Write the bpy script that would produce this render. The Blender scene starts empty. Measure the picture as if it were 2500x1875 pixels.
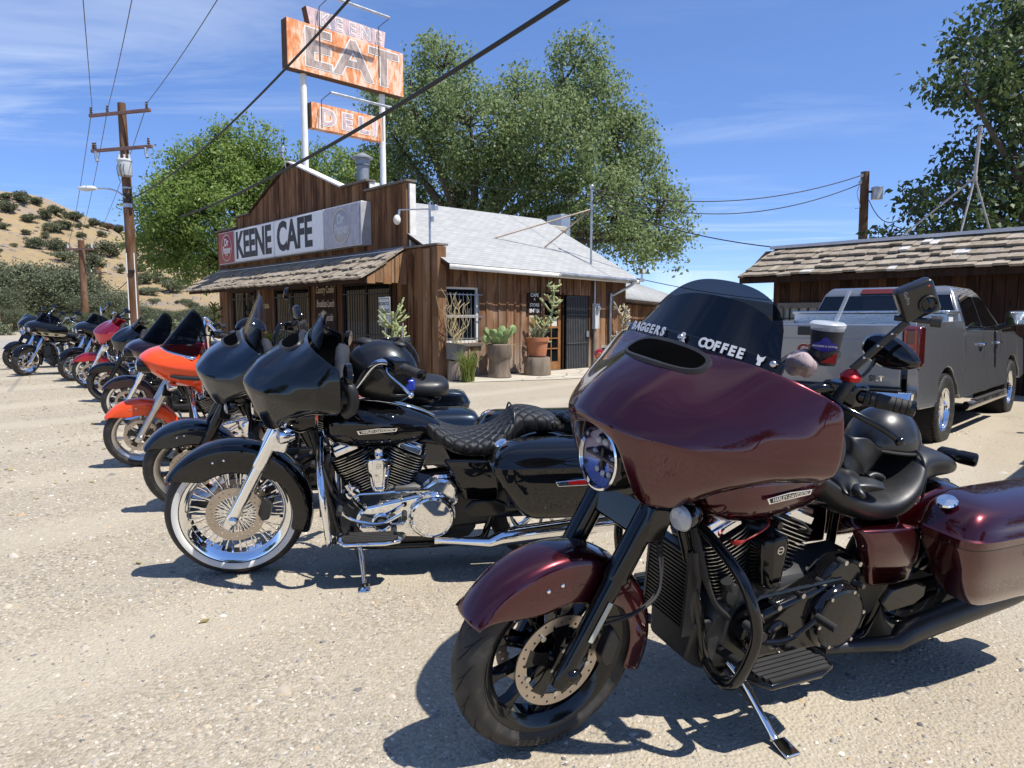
import bpy, bmesh, math, random
import numpy as np
from mathutils import Vector, Matrix, Quaternion
R = math.radians
rnd = random.Random(7)
scn = bpy.context.scene
COL = scn.collection
# ------------------------------------------------------------------ camera
cam_d = bpy.data.cameras.new('camera')
cam = bpy.data.objects.new('camera', cam_d); COL.objects.link(cam)
cam_d.sensor_width = 36.0
cam_d.lens = 36.0 * 1733.0 / 2500.0
cam_d.clip_start = 0.05; cam_d.clip_end = 4000
cam.location = (0, 0, 1.35)
cam.rotation_euler = (R(90 - 5.455), 0, 0)
scn.camera = cam
# ------------------------------------------------------------------ light
SUN_AZ = Vector((0.85, -0.42)).normalized(); SUN_EL = R(61)
SUN = Vector((SUN_AZ.x * math.cos(SUN_EL), SUN_AZ.y * math.cos(SUN_EL), math.sin(SUN_EL)))
wd = bpy.data.worlds.new('World'); scn.world = wd; wd.use_nodes = True
wn = wd.node_tree; wn.nodes.clear()
def wnode(t, **k):
    n = wn.nodes.new(t)
    for a, b in k.items(): setattr(n, a, b)
    return n
sky = wnode('ShaderNodeTexSky', sky_type='NISHITA', sun_disc=False)
sky.sun_elevation = SUN_EL; sky.sun_rotation = math.atan2(SUN_AZ.x, SUN_AZ.y)
sky.altitude = 2500; sky.air_density = 0.6; sky.dust_density = 0.0; sky.ozone_density = 6.0
bg = wnode('ShaderNodeBackground'); bg.inputs['Strength'].default_value = 0.15
out = wnode('ShaderNodeOutputWorld')
# thin cirrus over the whole dome: direction projected on a high flat layer
tc = wnode('ShaderNodeTexCoord'); sep = wnode('ShaderNodeSeparateXYZ')
wn.links.new(tc.outputs['Generated'], sep.inputs[0])
def wmath(op, a, b=None, clamp=False):
    n = wnode('ShaderNodeMath', operation=op, use_clamp=clamp)
    for i, q in enumerate((a, b)):
        if q is None: continue
        if isinstance(q, (int, float)): n.inputs[i].default_value = q
        else: wn.links.new(q, n.inputs[i])
    return n.outputs[0]
zz = wmath('MAXIMUM', sep.outputs['Z'], 0.06)
cx = wmath('DIVIDE', sep.outputs['X'], zz); cy = wmath('DIVIDE', sep.outputs['Y'], zz)
cmb = wnode('ShaderNodeCombineXYZ'); wn.links.new(cx, cmb.inputs[0]); wn.links.new(cy, cmb.inputs[1])
mp = wnode('ShaderNodeMapping'); mp.inputs['Scale'].default_value = (0.55, 1.5, 1); mp.inputs['Rotation'].default_value = (0, 0, R(28))
mp.inputs['Location'].default_value = (0.2, -1.4, 0)
wn.links.new(cmb.outputs[0], mp.inputs[0])
n1 = wnode('ShaderNodeTexNoise'); n1.inputs['Scale'].default_value = 0.62; n1.inputs['Detail'].default_value = 6; n1.inputs['Roughness'].default_value = 0.62; n1.inputs['Distortion'].default_value = 0.7
n2 = wnode('ShaderNodeTexNoise'); n2.inputs['Scale'].default_value = 0.30; n2.inputs['Detail'].default_value = 3
wn.links.new(mp.outputs[0], n1.inputs['Vector']); wn.links.new(mp.outputs[0], n2.inputs['Vector'])
r1 = wnode('ShaderNodeMapRange'); r1.inputs[1].default_value = 0.48; r1.inputs[2].default_value = 0.78
r2 = wnode('ShaderNodeMapRange'); r2.inputs[1].default_value = 0.44; r2.inputs[2].default_value = 0.66
wn.links.new(n1.outputs[0], r1.inputs[0]); wn.links.new(n2.outputs[0], r2.inputs[0])
cm = wmath('MULTIPLY', wmath('MULTIPLY', r1.outputs[0], r2.outputs[0]), 0.62, clamp=True)
hsv = wnode('ShaderNodeHueSaturation'); hsv.inputs['Saturation'].default_value = 1.35; hsv.inputs['Hue'].default_value = 0.513; hsv.inputs['Value'].default_value = 1.82
gam = wnode('ShaderNodeGamma'); gam.inputs[1].default_value = 0.58
wn.links.new(sky.outputs[0], gam.inputs[0]); wn.links.new(gam.outputs[0], hsv.inputs['Color'])
mx = wnode('ShaderNodeMix', data_type='RGBA'); mx.inputs[7].default_value = (4.6, 5.0, 5.5, 1)
wn.links.new(cm, mx.inputs[0]); wn.links.new(hsv.outputs[0], mx.inputs[6])
wn.links.new(mx.outputs[2], bg.inputs[0]); wn.links.new(bg.outputs[0], out.inputs[0])
sd = bpy.data.lights.new('sun', 'SUN'); sd.energy = 4.2; sd.angle = R(0.53); sd.color = (1.0, 0.955, 0.88)
so = bpy.data.objects.new('sun', sd); COL.objects.link(so)
so.rotation_euler = (-SUN).to_track_quat('-Z', 'Y').to_euler()
vs = scn.view_settings; vs.view_transform = 'Standard'; vs.look = 'None'; vs.exposure = 0.66; vs.gamma = 1; vs.use_curve_mapping = False
scn.cycles.max_bounces = 8; scn.cycles.transparent_max_bounces = 12; scn.cycles.use_denoising = True
scn.cycles.caustics_reflective = False; scn.cycles.caustics_refractive = False
scn.cycles.sample_clamp_indirect = 6
# ------------------------------------------------------------------ mesh helpers
V = Vector
def lerp(a, b, t): return a + (b - a) * t
def smooth(a, b, x):
    t = min(1, max(0, (x - a) / (b - a))); return t * t * (3 - 2 * t)
def spline(pts, k=6):
    P = [V(p) for p in pts]; P = [P[0] * 2 - P[1]] + P + [P[-1] * 2 - P[-2]]; o = []
    for i in range(1, len(P) - 2):
        a, b, c, d = P[i - 1:i + 3]
        for j in range(k):
            t = j / k
            o.append(0.5 * ((2 * b) + (c - a) * t + (2 * a - 5 * b + 4 * c - d) * t * t + (3 * b - a - 3 * c + d) * t ** 3))
    o.append(P[-2]); return o
class MB:
    def __init__(s): s.v = []; s.f = []; s.uv = None
    def add(s, vs, fs, M=None):
        b = len(s.v)
        s.v += [tuple(M @ V(p)) if M else tuple(p) for p in vs]
        s.f += [tuple(b + i for i in f) for f in fs]; return s
    def box(s, c, d, M=None):
        x, y, z = d[0] / 2, d[1] / 2, d[2] / 2
        vs = [(c[0] + i * x, c[1] + j * y, c[2] + k * z) for k in (-1, 1) for j in (-1, 1) for i in (-1, 1)]
        return s.add(vs, [(0, 2, 3, 1), (4, 5, 7, 6), (0, 1, 5, 4), (2, 6, 7, 3), (0, 4, 6, 2), (1, 3, 7, 5)], M)
    def loft(s, rings, caps=True, closed=True, M=None, loop=False):
        n = len(rings[0]); vs = [p for r in rings for p in r]; fs = []; m = len(rings)
        for i in range(m if loop else m - 1):
            for j in range(n if closed else n - 1):
                a = i * n + j; b = i * n + (j + 1) % n; i2 = (i + 1) % m
                fs.append((a, b, i2 * n + (j + 1) % n, i2 * n + j))
        if caps and closed and not loop:
            fs.append(tuple(range(n - 1, -1, -1))); fs.append(tuple(range((m - 1) * n, m * n)))
        return s.add(vs, fs, M)
    def tube(s, pts, r, n=10, caps=True, loop=False, M=None, flat=1.0, up=None):
        P = [V(p) for p in pts]; m = len(P); rr = r if isinstance(r, (list, tuple)) else [r] * m
        rings = []; nx = None
        for i in range(m):
            if loop: t = P[(i + 1) % m] - P[i - 1]
            else: t = P[min(i + 1, m - 1)] - P[max(i - 1, 0)]
            t = t.normalized() if t.length > 1e-9 else V((0, 0, 1))
            if nx is None:
                a = V(up) if up else (V((0, 0, 1)) if abs(t.z) < 0.9 else V((1, 0, 0)))
                nx = (a - t * a.dot(t)).normalized()
            else:
                nx = (nx - t * nx.dot(t)); nx = nx.normalized() if nx.length > 1e-6 else t.orthogonal().normalized()
            ny = t.cross(nx)
            rings.append([tuple(P[i] + rr[i] * (math.cos(2 * math.pi * j / n) * nx + flat * math.sin(2 * math.pi * j / n) * ny)) for j in range(n)])
        return s.loft(rings, caps, True, M, loop)
    def cyl(s, a, b, r, r2=None, n=16, M=None):
        return s.tube([a, b], [r, r if r2 is None else r2], n, True, False, M)
    def lathe(s, prof, o=(0, 0, 0), ax=(0, 0, 1), n=32, M=None, closed=False, arc=None):
        ax = V(ax).normalized(); u = ax.orthogonal().normalized()
        if abs(ax.y) > .9: u = V((1, 0, 0))
        w = ax.cross(u); o = V(o); rings = []
        for i in range(n):
            a = 2 * math.pi * i / n
            d = u * math.cos(a) + w * math.sin(a)
            rings.append([tuple(o + d * r + ax * h) for r, h in prof])
        m = len(prof); vs = [p for r in rings for p in r]; fs = []
        for i in range(n):
            for j in range(m if closed else m - 1):
                a = i * m + j; b = i * m + (j + 1) % m; i2 = (i + 1) % n
                fs.append((a, i2 * m + j, i2 * m + (j + 1) % m, b))
        return s.add(vs, fs, M)
    def ell(s, c, r, nu=16, nv=10, M=None, z0=-1, z1=1):
        vs = []; fs = []
        for i in range(nv + 1):
            z = math.sin(lerp(math.asin(z0), math.asin(z1), i / nv)); q = math.sqrt(max(0, 1 - z * z))
            for j in range(nu):
                a = 2 * math.pi * j / nu; vs.append((c[0] + r[0] * q * math.cos(a), c[1] + r[1] * q * math.sin(a), c[2] + r[2] * z))
        for i in range(nv):
            for j in range(nu): fs.append((i * nu + j, i * nu + (j + 1) % nu, (i + 1) * nu + (j + 1) % nu, (i + 1) * nu + j))
        return s.add(vs, fs, M)
    def grid(s, rows, M=None):
        n = len(rows[0]); vs = [p for r in rows for p in r]
        fs = [(i * n + j, i * n + j + 1, (i + 1) * n + j + 1, (i + 1) * n + j) for i in range(len(rows) - 1) for j in range(n - 1)]
        return s.add(vs, fs, M)
    def prism(s, poly, h0, h1, M=None, axes='xzy'):
        def mk(a, b, h):
            d = {axes[0]: a, axes[1]: b, axes[2]: h}; return (d['x'], d['y'], d['z'])
        n = len(poly)
        return s.add([mk(a, b, h0) for a, b in poly] + [mk(a, b, h1) for a, b in poly],
                     [tuple(range(n - 1, -1, -1)), tuple(range(n, 2 * n))] + [(i, (i + 1) % n, n + (i + 1) % n, n + i) for i in range(n)], M)
    def mirror_y(s):
        b = len(s.v); vs = [(x, -y, z) for x, y, z in s.v]; fs = [tuple(reversed(f)) for f in s.f]
        return s.add(vs, fs)
    def merge(s, o, M=None): return s.add(o.v, o.f, M)
def rot_to(d, up=(0, 0, 1)):
    d = V(d).normalized(); return d.to_track_quat('Z', 'Y').to_matrix().to_4x4()
def T(x, y=None, z=None): return Matrix.Translation(V(x) if y is None else V((x, y, z)))
def Rz(a): return Matrix.Rotation(a, 4, 'Z')
def Ry(a): return Matrix.Rotation(a, 4, 'Y')
def Rx(a): return Matrix.Rotation(a, 4, 'X')
def se_ring(x, cy, cz, w, hu, hd, n=20, e=2.4):
    o = []
    for i in range(n):
        a = 2 * math.pi * i / n; c, s = math.cos(a), math.sin(a)
        yy = math.copysign(abs(c) ** (2 / e), c) * w; h = hu if s > 0 else hd
        o.append((x, cy + yy, cz + math.copysign(abs(s) ** (2 / e), s) * h))
    return o
MESH = {}
def mesh(key, fn, angle=38, recalc=True):
    if key in MESH: return MESH[key]
    mb = fn() if callable(fn) else fn
    me = bpy.data.meshes.new(key)
    me.from_pydata(mb.v, [], mb.f)
    if recalc:
        bm = bmesh.new(); bm.from_mesh(me); bmesh.ops.recalc_face_normals(bm, faces=bm.faces); bm.to_mesh(me); bm.free()
    if angle:
        me.polygons.foreach_set('use_smooth', [True] * len(me.polygons))
        if angle < 170: me.set_sharp_from_angle(angle=R(angle))
    me.update(); MESH[key] = me; return me
def link(name, me, m=None, parent=None, sub=0, bevel=0, solid=0, seg=2, M=None):
    o = bpy.data.objects.new(name, me); COL.objects.link(o)
    if me is not None and m is not None:
        if len(me.materials) == 0: me.materials.append(m)
        if me.materials[0] is not m:
            o.material_slots[0].link = 'OBJECT'; o.material_slots[0].material = m
    if parent is not None: o.parent = parent
    if M is not None: o.matrix_basis = M
    if solid:
        q = o.modifiers.new('solid', 'SOLIDIFY'); q.thickness = solid; q.offset = -1
    if bevel:
        q = o.modifiers.new('bevel', 'BEVEL'); q.width = bevel; q.segments = seg; q.limit_method = 'ANGLE'; q.angle_limit = R(35)
    if sub:
        q = o.modifiers.new('sub', 'SUBSURF'); q.levels = sub; q.render_levels = sub
    return o
_k = [0]
def ob(name, mb, m, parent=None, angle=38, **k):
    _k[0] += 1
    return link(name, mesh('%s_%d' % (name, _k[0]), mb, angle), m, parent, **k)
def tag(o, label=None, cat=None, group=None, kind=None):
    if label: o['label'] = label
    if cat: o['category'] = cat
    if group: o['group'] = group
    if kind: o['kind'] = kind
    return o
def empty(name, loc=(0, 0, 0), rot=(0, 0, 0)):
    o = bpy.data.objects.new(name, None); COL.objects.link(o); o.empty_display_size = 0.1
    o.location = loc; o.rotation_euler = rot; return o
def copy_tree(o, parent=None):
    c = o.copy(); COL.objects.link(c); c.parent = parent
    for ch in list(o.children): copy_tree(ch, c)
    return c
def text_mb(s, size=1.0, ext=0.0, offset=0.0, sx=1.0, align='CENTER', spacing=1.0, shear=0.0, res=3):
    cu = bpy.data.curves.new('t', 'FONT'); cu.body = s; cu.size = size; cu.extrude = ext; cu.offset = offset
    cu.align_x = align; cu.align_y = 'CENTER'; cu.space_character = spacing; cu.shear = shear; cu.resolution_u = res
    o = bpy.data.objects.new('t', cu); COL.objects.link(o)
    bpy.context.view_layer.update()
    me = bpy.data.meshes.new_from_object(o.evaluated_get(bpy.context.evaluated_depsgraph_get()))
    mb = MB(); mb.add([(v.co.x * sx, v.co.y, v.co.z) for v in me.vertices], [tuple(p.vertices) for p in me.polygons])
    bpy.data.objects.remove(o); bpy.data.curves.remove(cu); bpy.data.meshes.remove(me)
    return mb
def frame(o, ex, ey):
    ex = V(ex).normalized(); ey = V(ey); ey = (ey - ex * ey.dot(ex)).normalized(); ez = ex.cross(ey)
    M = Matrix((ex, ey, ez)).transposed().to_4x4(); M.translation = V(o); return M
# ------------------------------------------------------------------ materials
class NT:
    def __init__(s, name):
        s.m = bpy.data.materials.new(name); s.m.use_nodes = True; s.t = s.m.node_tree
        s.b = s.t.nodes['Principled BSDF']; s.o = s.t.nodes['Material Output']; s._tc = None
    def n(s, t, **k):
        q = s.t.nodes.new(t)
        for a, b in k.items(): setattr(q, a, b)
        return q
    def l(s, a, b): s.t.links.new(a, b)
    def set(s, **k):
        for a, b in k.items():
            i = s.b.inputs[a.replace('_', ' ')]
            if hasattr(b, 'is_linked') or isinstance(b, bpy.types.NodeSocket): s.l(b, i)
            else: i.default_value = (*b, 1) if isinstance(b, tuple) and len(b) == 3 else b
        return s
    def co(s, kind='Object'):
        if not s._tc: s._tc = s.n('ShaderNodeTexCoord')
        return s._tc.outputs[kind]
    def pos(s): return s.n('ShaderNodeNewGeometry').outputs['Position']
    def map(s, v, sc=(1, 1, 1), loc=(0, 0, 0), rot=(0, 0, 0)):
        q = s.n('ShaderNodeMapping'); s.l(v, q.inputs[0]); q.inputs['Scale'].default_value = sc; q.inputs['Location'].default_value = loc; q.inputs['Rotation'].default_value = rot
        return q.outputs[0]
    def noise(s, v, sc, det=4, ro=0.55, dis=0.0, out=0):
        q = s.n('ShaderNodeTexNoise'); s.l(v, q.inputs['Vector']); q.inputs['Scale'].default_value = sc; q.inputs['Detail'].default_value = det; q.inputs['Roughness'].default_value = ro; q.inputs['Distortion'].default_value = dis
        return q.outputs[out]
    def vor(s, v, sc, feat='F1', out='Distance', rnd_=1.0):
        q = s.n('ShaderNodeTexVoronoi', feature=feat); s.l(v, q.inputs['Vector']); q.inputs['Scale'].default_value = sc; q.inputs['Randomness'].default_value = rnd_
        return q.outputs[out]
    def ramp(s, f, stops, interp='LINEAR'):
        q = s.n('ShaderNodeValToRGB'); s.l(f, q.inputs[0]); q.color_ramp.interpolation = interp; e = q.color_ramp.elements
        while len(e) < len(stops): e.new(0.5)
        for i, (p, c) in enumerate(stops):
            e[i].position = p; e[i].color = (c, c, c, 1) if isinstance(c, (int, float)) else (*c, 1)
        return q.outputs[0]
    def rng(s, f, a, b, c=0.0, d=1.0):
        q = s.n('ShaderNodeMapRange'); s.l(f, q.inputs[0])
        for i, x in enumerate((a, b, c, d)): q.inputs[i + 1].default_value = x
        return q.outputs[0]
    def mix(s, f, a, b, blend='MIX'):
        q = s.n('ShaderNodeMix', data_type='RGBA', blend_type=blend)
        for i, x in ((0, f), (6, a), (7, b)):
            if isinstance(x, bpy.types.NodeSocket): s.l(x, q.inputs[i])
            elif isinstance(x, tuple): q.inputs[i].default_value = (*x, 1)
            else: q.inputs[i].default_value = x if i == 0 else (x, x, x, 1)
        return q.outputs[2]
    def math(s, op, a, b=0.0, clamp=False):
        q = s.n('ShaderNodeMath', operation=op, use_clamp=clamp)
        for i, x in enumerate((a, b)):
            if isinstance(x, bpy.types.NodeSocket): s.l(x, q.inputs[i])
            else: q.inputs[i].default_value = x
        return q.outputs[0]
    def bump(s, h, st=0.3, d=0.01, nrm=None):
        q = s.n('ShaderNodeBump'); s.l(h, q.inputs['Height']); q.inputs['Strength'].default_value = st; q.inputs['Distance'].default_value = d
        if nrm is not None: s.l(nrm, q.inputs['Normal'])
        s.l(q.outputs[0], s.b.inputs['Normal']); return q.outputs[0]
    def rand(s): return s.n('ShaderNodeObjectInfo').outputs['Random']
MAT = {}
def plain(name, c, rough=0.5, metal=0.0, coat=0.0, spec=0.5, bump=None, vary=0.0, **k):
    if name in MAT: return MAT[name]
    t = NT(name); t.set(Base_Color=c, Roughness=rough, Metallic=metal, Coat_Weight=coat, Specular_IOR_Level=spec, Coat_Roughness=0.03)
    if vary:
        n = t.noise(t.co(), 6, 5, 0.6); t.set(Base_Color=t.mix(t.rng(n, .35, .7), tuple(q * (1 - vary) for q in c), tuple(min(1, q * (1 + vary)) for q in c)))
        t.set(Roughness=t.rng(n, .3, .7, max(0, rough - .08), min(1, rough + .1)))
    if bump: t.bump(t.noise(t.co(), bump[0], 4), bump[1], bump[2])
    t.set(**k); MAT[name] = t.m; return t.m
def paint(name, c, flake=0.0, rough=0.32):
    t = NT(name); n = t.noise(t.co(), 900, 2); d = t.noise(t.co(), 9, 5, .65)
    base = t.mix(t.rng(n, .35, .65, 0, flake), c, tuple(min(1, q * 2.4 + .001) for q in c)) if flake else c
    t.set(Base_Color=base, Metallic=0.75 if flake else 0.0, Roughness=rough, Specular_IOR_Level=.5 if flake else .0, Coat_Weight=1.0, Coat_IOR=1.55)
    t.set(Coat_Roughness=t.rng(d, .35, .75, 0.0, 0.03))
    # dust specks on the lacquer
    v = t.vor(t.co(), 130, out='Distance'); sp = t.math('LESS_THAN', v, 0.055); sp = t.math('MULTIPLY', sp, t.rng(d, .5, .62))
    if flake: t.set(Base_Color=t.mix(t.math('MULTIPLY', sp, .5), base, (.35, .32, .27)))
    MAT[name] = t.m; return t.m
M_MAROON = paint('maroon_paint', (0.034, 0.0014, 0.0037), 1.0, 0.26)
M_BLACK = paint('black_paint', (0.0035, 0.0038, 0.0045))
M_NAVY = paint('midnight_paint', (0.004, 0.007, 0.012), 1.0, .30)
M_ORANGE = paint('orange_paint', (0.78, 0.075, 0.012))
M_RED = paint('crimson_paint', (0.36, 0.006, 0.022), .6)
M_DKMAR = paint('dark_maroon_paint', (0.016, 0.002, 0.004), 1.0, .30)
M_CREAM = paint('cream_paint', (0.62, 0.57, 0.42))
M_CHROME = plain('chrome', (0.86, 0.87, 0.88), 0.045, 1.0)
M_STEEL = plain('brushed_steel', (0.58, 0.56, 0.53), 0.3, 1.0, vary=.12)
M_DISC = plain('brake_disc_steel', (0.50, 0.44, 0.38), 0.36, 1.0, vary=.15)
M_GBLK = plain('gloss_black_metal', (0.005, 0.005, 0.0055), 0.09, 0.0, 0.0)
M_SBLK = plain('satin_black_metal', (0.022, 0.022, 0.022), 0.40, 0.0, vary=.2)
M_CASE = plain('black_wrinkle_casting', (0.032, 0.032, 0.031), 0.5, 0.0, bump=(260, .25, .002))
M_PLAST = plain('black_plastic', (0.018, 0.018, 0.019), 0.5, vary=.2)
M_RUB = plain('rubber', (0.020, 0.019, 0.018), 0.72, vary=.25)
M_LENS = plain('clear_lens', (0.75, 0.76, 0.76), 0.08, 0.0, 1.0, Transmission_Weight=.5)
M_LED = plain('lamp_reflector', (0.20, 0.20, 0.33), 0.15, 1.0)  # blue-violet base colour paints a reflection into the lamp bowl
M_REDL = plain('red_lens', (0.35, 0.010, 0.010), 0.15, 0, 1.0)
M_AMB = plain('amber_lens', (0.65, 0.14, 0.01), 0.15, 0, 1.0)
M_MIRR = plain('mirror_glass', (0.9, 0.92, 0.95), 0.02, 1.0)
M_WHITE = plain('white_print', (0.75, 0.75, 0.73), 0.5)
M_ALU = plain('fin_edge_aluminium', (0.66, 0.65, 0.62), 0.28, 1.0)
def leather(name, quilt=False):
    t = NT(name); n = t.vor(t.co(), 420); g = t.noise(t.co(), 14, 4)
    t.set(Base_Color=(0.0115, 0.0115, 0.0122), Roughness=t.rng(g, .3, .7, .34, .5), Specular_IOR_Level=.55)
    h = t.math('MULTIPLY', n, 0.12)
    if quilt:
        c = t.map(t.co(), (1, 1, 0), rot=(0, 0, R(45)))
        s1 = t.n('ShaderNodeTexWave', wave_type='BANDS', bands_direction='X', wave_profile='SIN'); s2 = t.n('ShaderNodeTexWave', wave_type='BANDS', bands_direction='Y', wave_profile='SIN')
        for s in (s1, s2): t.l(c, s.inputs[0]); s.inputs['Scale'].default_value = 6.6
        a = t.math('POWER', s1.outputs['Fac'], .32); b = t.math('POWER', s2.outputs['Fac'], .32)
        h = t.math('ADD', h, t.math('MINIMUM', a, b)); t.bump(h, 0.9, 0.012)
    else: t.bump(h, .25, .002)
    MAT[name] = t.m; return t.m
M_LEATH = leather('black_leather'); M_QUILT = leather('quilted_leather', True)
def screen(name, tint, op, ior=1.5):
    t = NT(name); t.m.use_nodes = True
    tr = t.n('ShaderNodeBsdfTransparent'); tr.inputs[0].default_value = (*tint, 1)
    gl = t.n('ShaderNodeBsdfPrincipled'); gl.inputs['Base Color'].default_value = (tint[0] * .02, tint[1] * .022, tint[2] * .03, 1); gl.inputs['Roughness'].default_value = .03
    fr = t.n('ShaderNodeLayerWeight'); fr.inputs[0].default_value = .5
    f = t.math('ADD', t.math('MULTIPLY', t.math('POWER', fr.outputs['Facing'], 5.0), .9), op + .04 * (ior - 1) / .5, clamp=True)
    mx = t.n('ShaderNodeMixShader'); t.l(f, mx.inputs[0]); t.l(tr.outputs[0], mx.inputs[1]); t.l(gl.outputs[0], mx.inputs[2]); t.l(mx.outputs[0], t.o.inputs[0])
    MAT[name] = t.m; return t.m
M_SMOKE = screen('smoked_acrylic', (.50, .55, .64), .05)
M_DSMOKE = screen('dark_smoked_acrylic', (.34, .37, .44), .06)
M_B1SCR = screen('grey_smoked_acrylic', (.25, .275, .33), .08)
M_CLEAR = screen('clear_acrylic', (.90, .915, .93), .02)
def tyre_mat(name):
    t = NT(name); g = t.noise(t.co(), 18, 5, .65)
    t.set(Base_Color=t.mix(t.rng(g, .45, .75), (.016, .0155, .015), (.055, .049, .042)), Roughness=t.rng(g, .3, .7, .55, .8))
    t.bump(t.noise(t.co(), 300, 3), .15, .001); MAT[name] = t.m; return t.m
M_TYRE = tyre_mat('tyre_rubber')
M_GROOVE_SHADE = plain('groove_shade_strip', (.004, .004, .004), .9)
M_WW = plain('whitewall_rubber', (.72, .71, .67), .6, vary=.06)
M_TGREY = plain('tyre_print_grey', (.07, .068, .065), .7)
# ------------------------------------------------------------------ terrain
def gz(x, y):
    return -0.10 * smooth(3.2, 7.5, y) - 0.05 * smooth(7.5, 16, y) + .24 * smooth(4.5, 9.5, -x) * smooth(8.5, 14, y)
def sand_mat():
    t = NT('gravel_lot'); p = t.pos()
    big = t.noise(p, .35, 4, .6); med = t.noise(p, 2.2, 6, .62, .4); fine = t.noise(p, 60, 4, .7); v = t.vor(p, 75, out='Color'); vd = t.vor(p, 75)
    grav = t.mix(t.n('ShaderNodeSeparateColor').outputs[0], (.30, .27, .225), (.30, .27, .225))
    sc = t.n('ShaderNodeSeparateColor'); t.l(v, sc.inputs[0])
    grav = t.ramp(sc.outputs[0], [(0, (.17, .148, .122)), (.3, (.31, .265, .20)), (.62, (.43, .375, .29)), (.86, (.34, .31, .265)), (1, (.62, .56, .46))])
    dust = t.mix(t.rng(fine, .3, .7), (.33, .282, .212), (.46, .40, .305))
    # sandier on the right of the lot, greyer gravel on the left
    sx = t.n('ShaderNodeSeparateXYZ'); t.l(p, sx.inputs[0])
    side = t.math('ADD', t.rng(sx.outputs[0], -2.6, 2.0, .30, .80), t.rng(med, .3, .7, -.28, .30), clamp=True)
    col = t.mix(side, grav, dust)
    grey = t.rng(t.noise(p, .9, 5, .6, .6), .52, .70, 0, .45)
    col = t.mix(grey, col, (.30, .275, .235))
    col = t.mix(t.rng(big, .45, .75, 0, .35), col, (.44, .385, .30))
    tw = t.n('ShaderNodeTexWave', wave_type='BANDS', bands_direction='X'); t.l(t.map(p, rot=(0, 0, R(38))), tw.inputs[0]); tw.inputs['Scale'].default_value = .16; tw.inputs['Distortion'].default_value = 3.5; tw.inputs['Detail'].default_value = 3; tw.inputs['Detail Scale'].default_value = .6
    lane = t.rng(tw.outputs['Fac'], .62, .95, 0, .6); col = t.mix(lane, col, (.45, .40, .315))
    mud = t.rng(t.noise(t.map(p, loc=(7, 3, 0)), 1.3, 6, .65), .62, .75, 0, .5); col = t.mix(mud, col, (.22, .18, .135))
    col = t.mix(1.0, col, (.97, .965, .95), 'MULTIPLY')
    t.set(Base_Color=col, Roughness=.95, Specular_IOR_Level=.2)
    h = t.math('ADD', t.math('MULTIPLY', med, 1.6), t.math('ADD', t.math('MULTIPLY', fine, .22), t.math('MULTIPLY', vd, -.35)))
    t.bump(h, .9, .016); return t.m
M_SAND = sand_mat()
ys = [-80, -30, -10, -4] + [i * .5 for i in range(-4, 40)] + [20, 22, 25, 30, 40, 60, 90, 150, 300, 700, 1800]
xs = [-1500, -400, -150, -60, -30] + list(range(-20, 21, 1)) + [30, 60, 150, 400, 1500]
g = ob('ground', MB().grid([[(x, y, gz(x, y)) for x in xs] for y in ys]), M_SAND, angle=180)
tag(g, kind='structure')
# asphalt road far left
def asphalt():
    t = NT('asphalt'); p = t.pos(); n = t.noise(p, 30, 4, .7); b = t.noise(p, .5, 5, .6)
    t.set(Base_Color=t.mix(t.rng(b, .35, .7), t.mix(n, (.22, .21, .192), (.31, .295, .265)), (.37, .335, .275)), Roughness=.92); t.bump(n, .3, .005); return t.m
M_ASPH = asphalt()
rd = ob('road', MB().add([(-130, 45, .096), (-130, 58, .096), (-20, 36, .096), (-19, 27.5, .096), (-40, 30, .096)], [(0, 4, 3, 2, 1)]), M_ASPH); tag(rd, kind='structure')
# worn asphalt driveway strip in front of the cafe side
def poly_sheet(name, pts, z, m):
    o = ob(name, MB().add([(x, y, gz(x, y) + z) for x, y in pts], [tuple(range(len(pts)))]), m, angle=0); tag(o, kind='structure'); return o
def conc():
    t = NT('concrete_slab'); p = t.pos(); n = t.noise(p, 3, 6, .65); f = t.noise(p, 50, 3); cr = t.vor(t.map(p, (.8, .8, .8)), 1.0, 'DISTANCE_TO_EDGE')
    c = t.mix(t.rng(n, .3, .7), (.40, .36, .29), (.52, .475, .39)); c = t.mix(t.math('LESS_THAN', cr, .012), c, (.2, .18, .15))
    t.set(Base_Color=c, Roughness=.9); t.bump(t.math('ADD', n, t.math('MULTIPLY', f, .3)), .3, .006); return t.m
M_CONC = conc()

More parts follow.
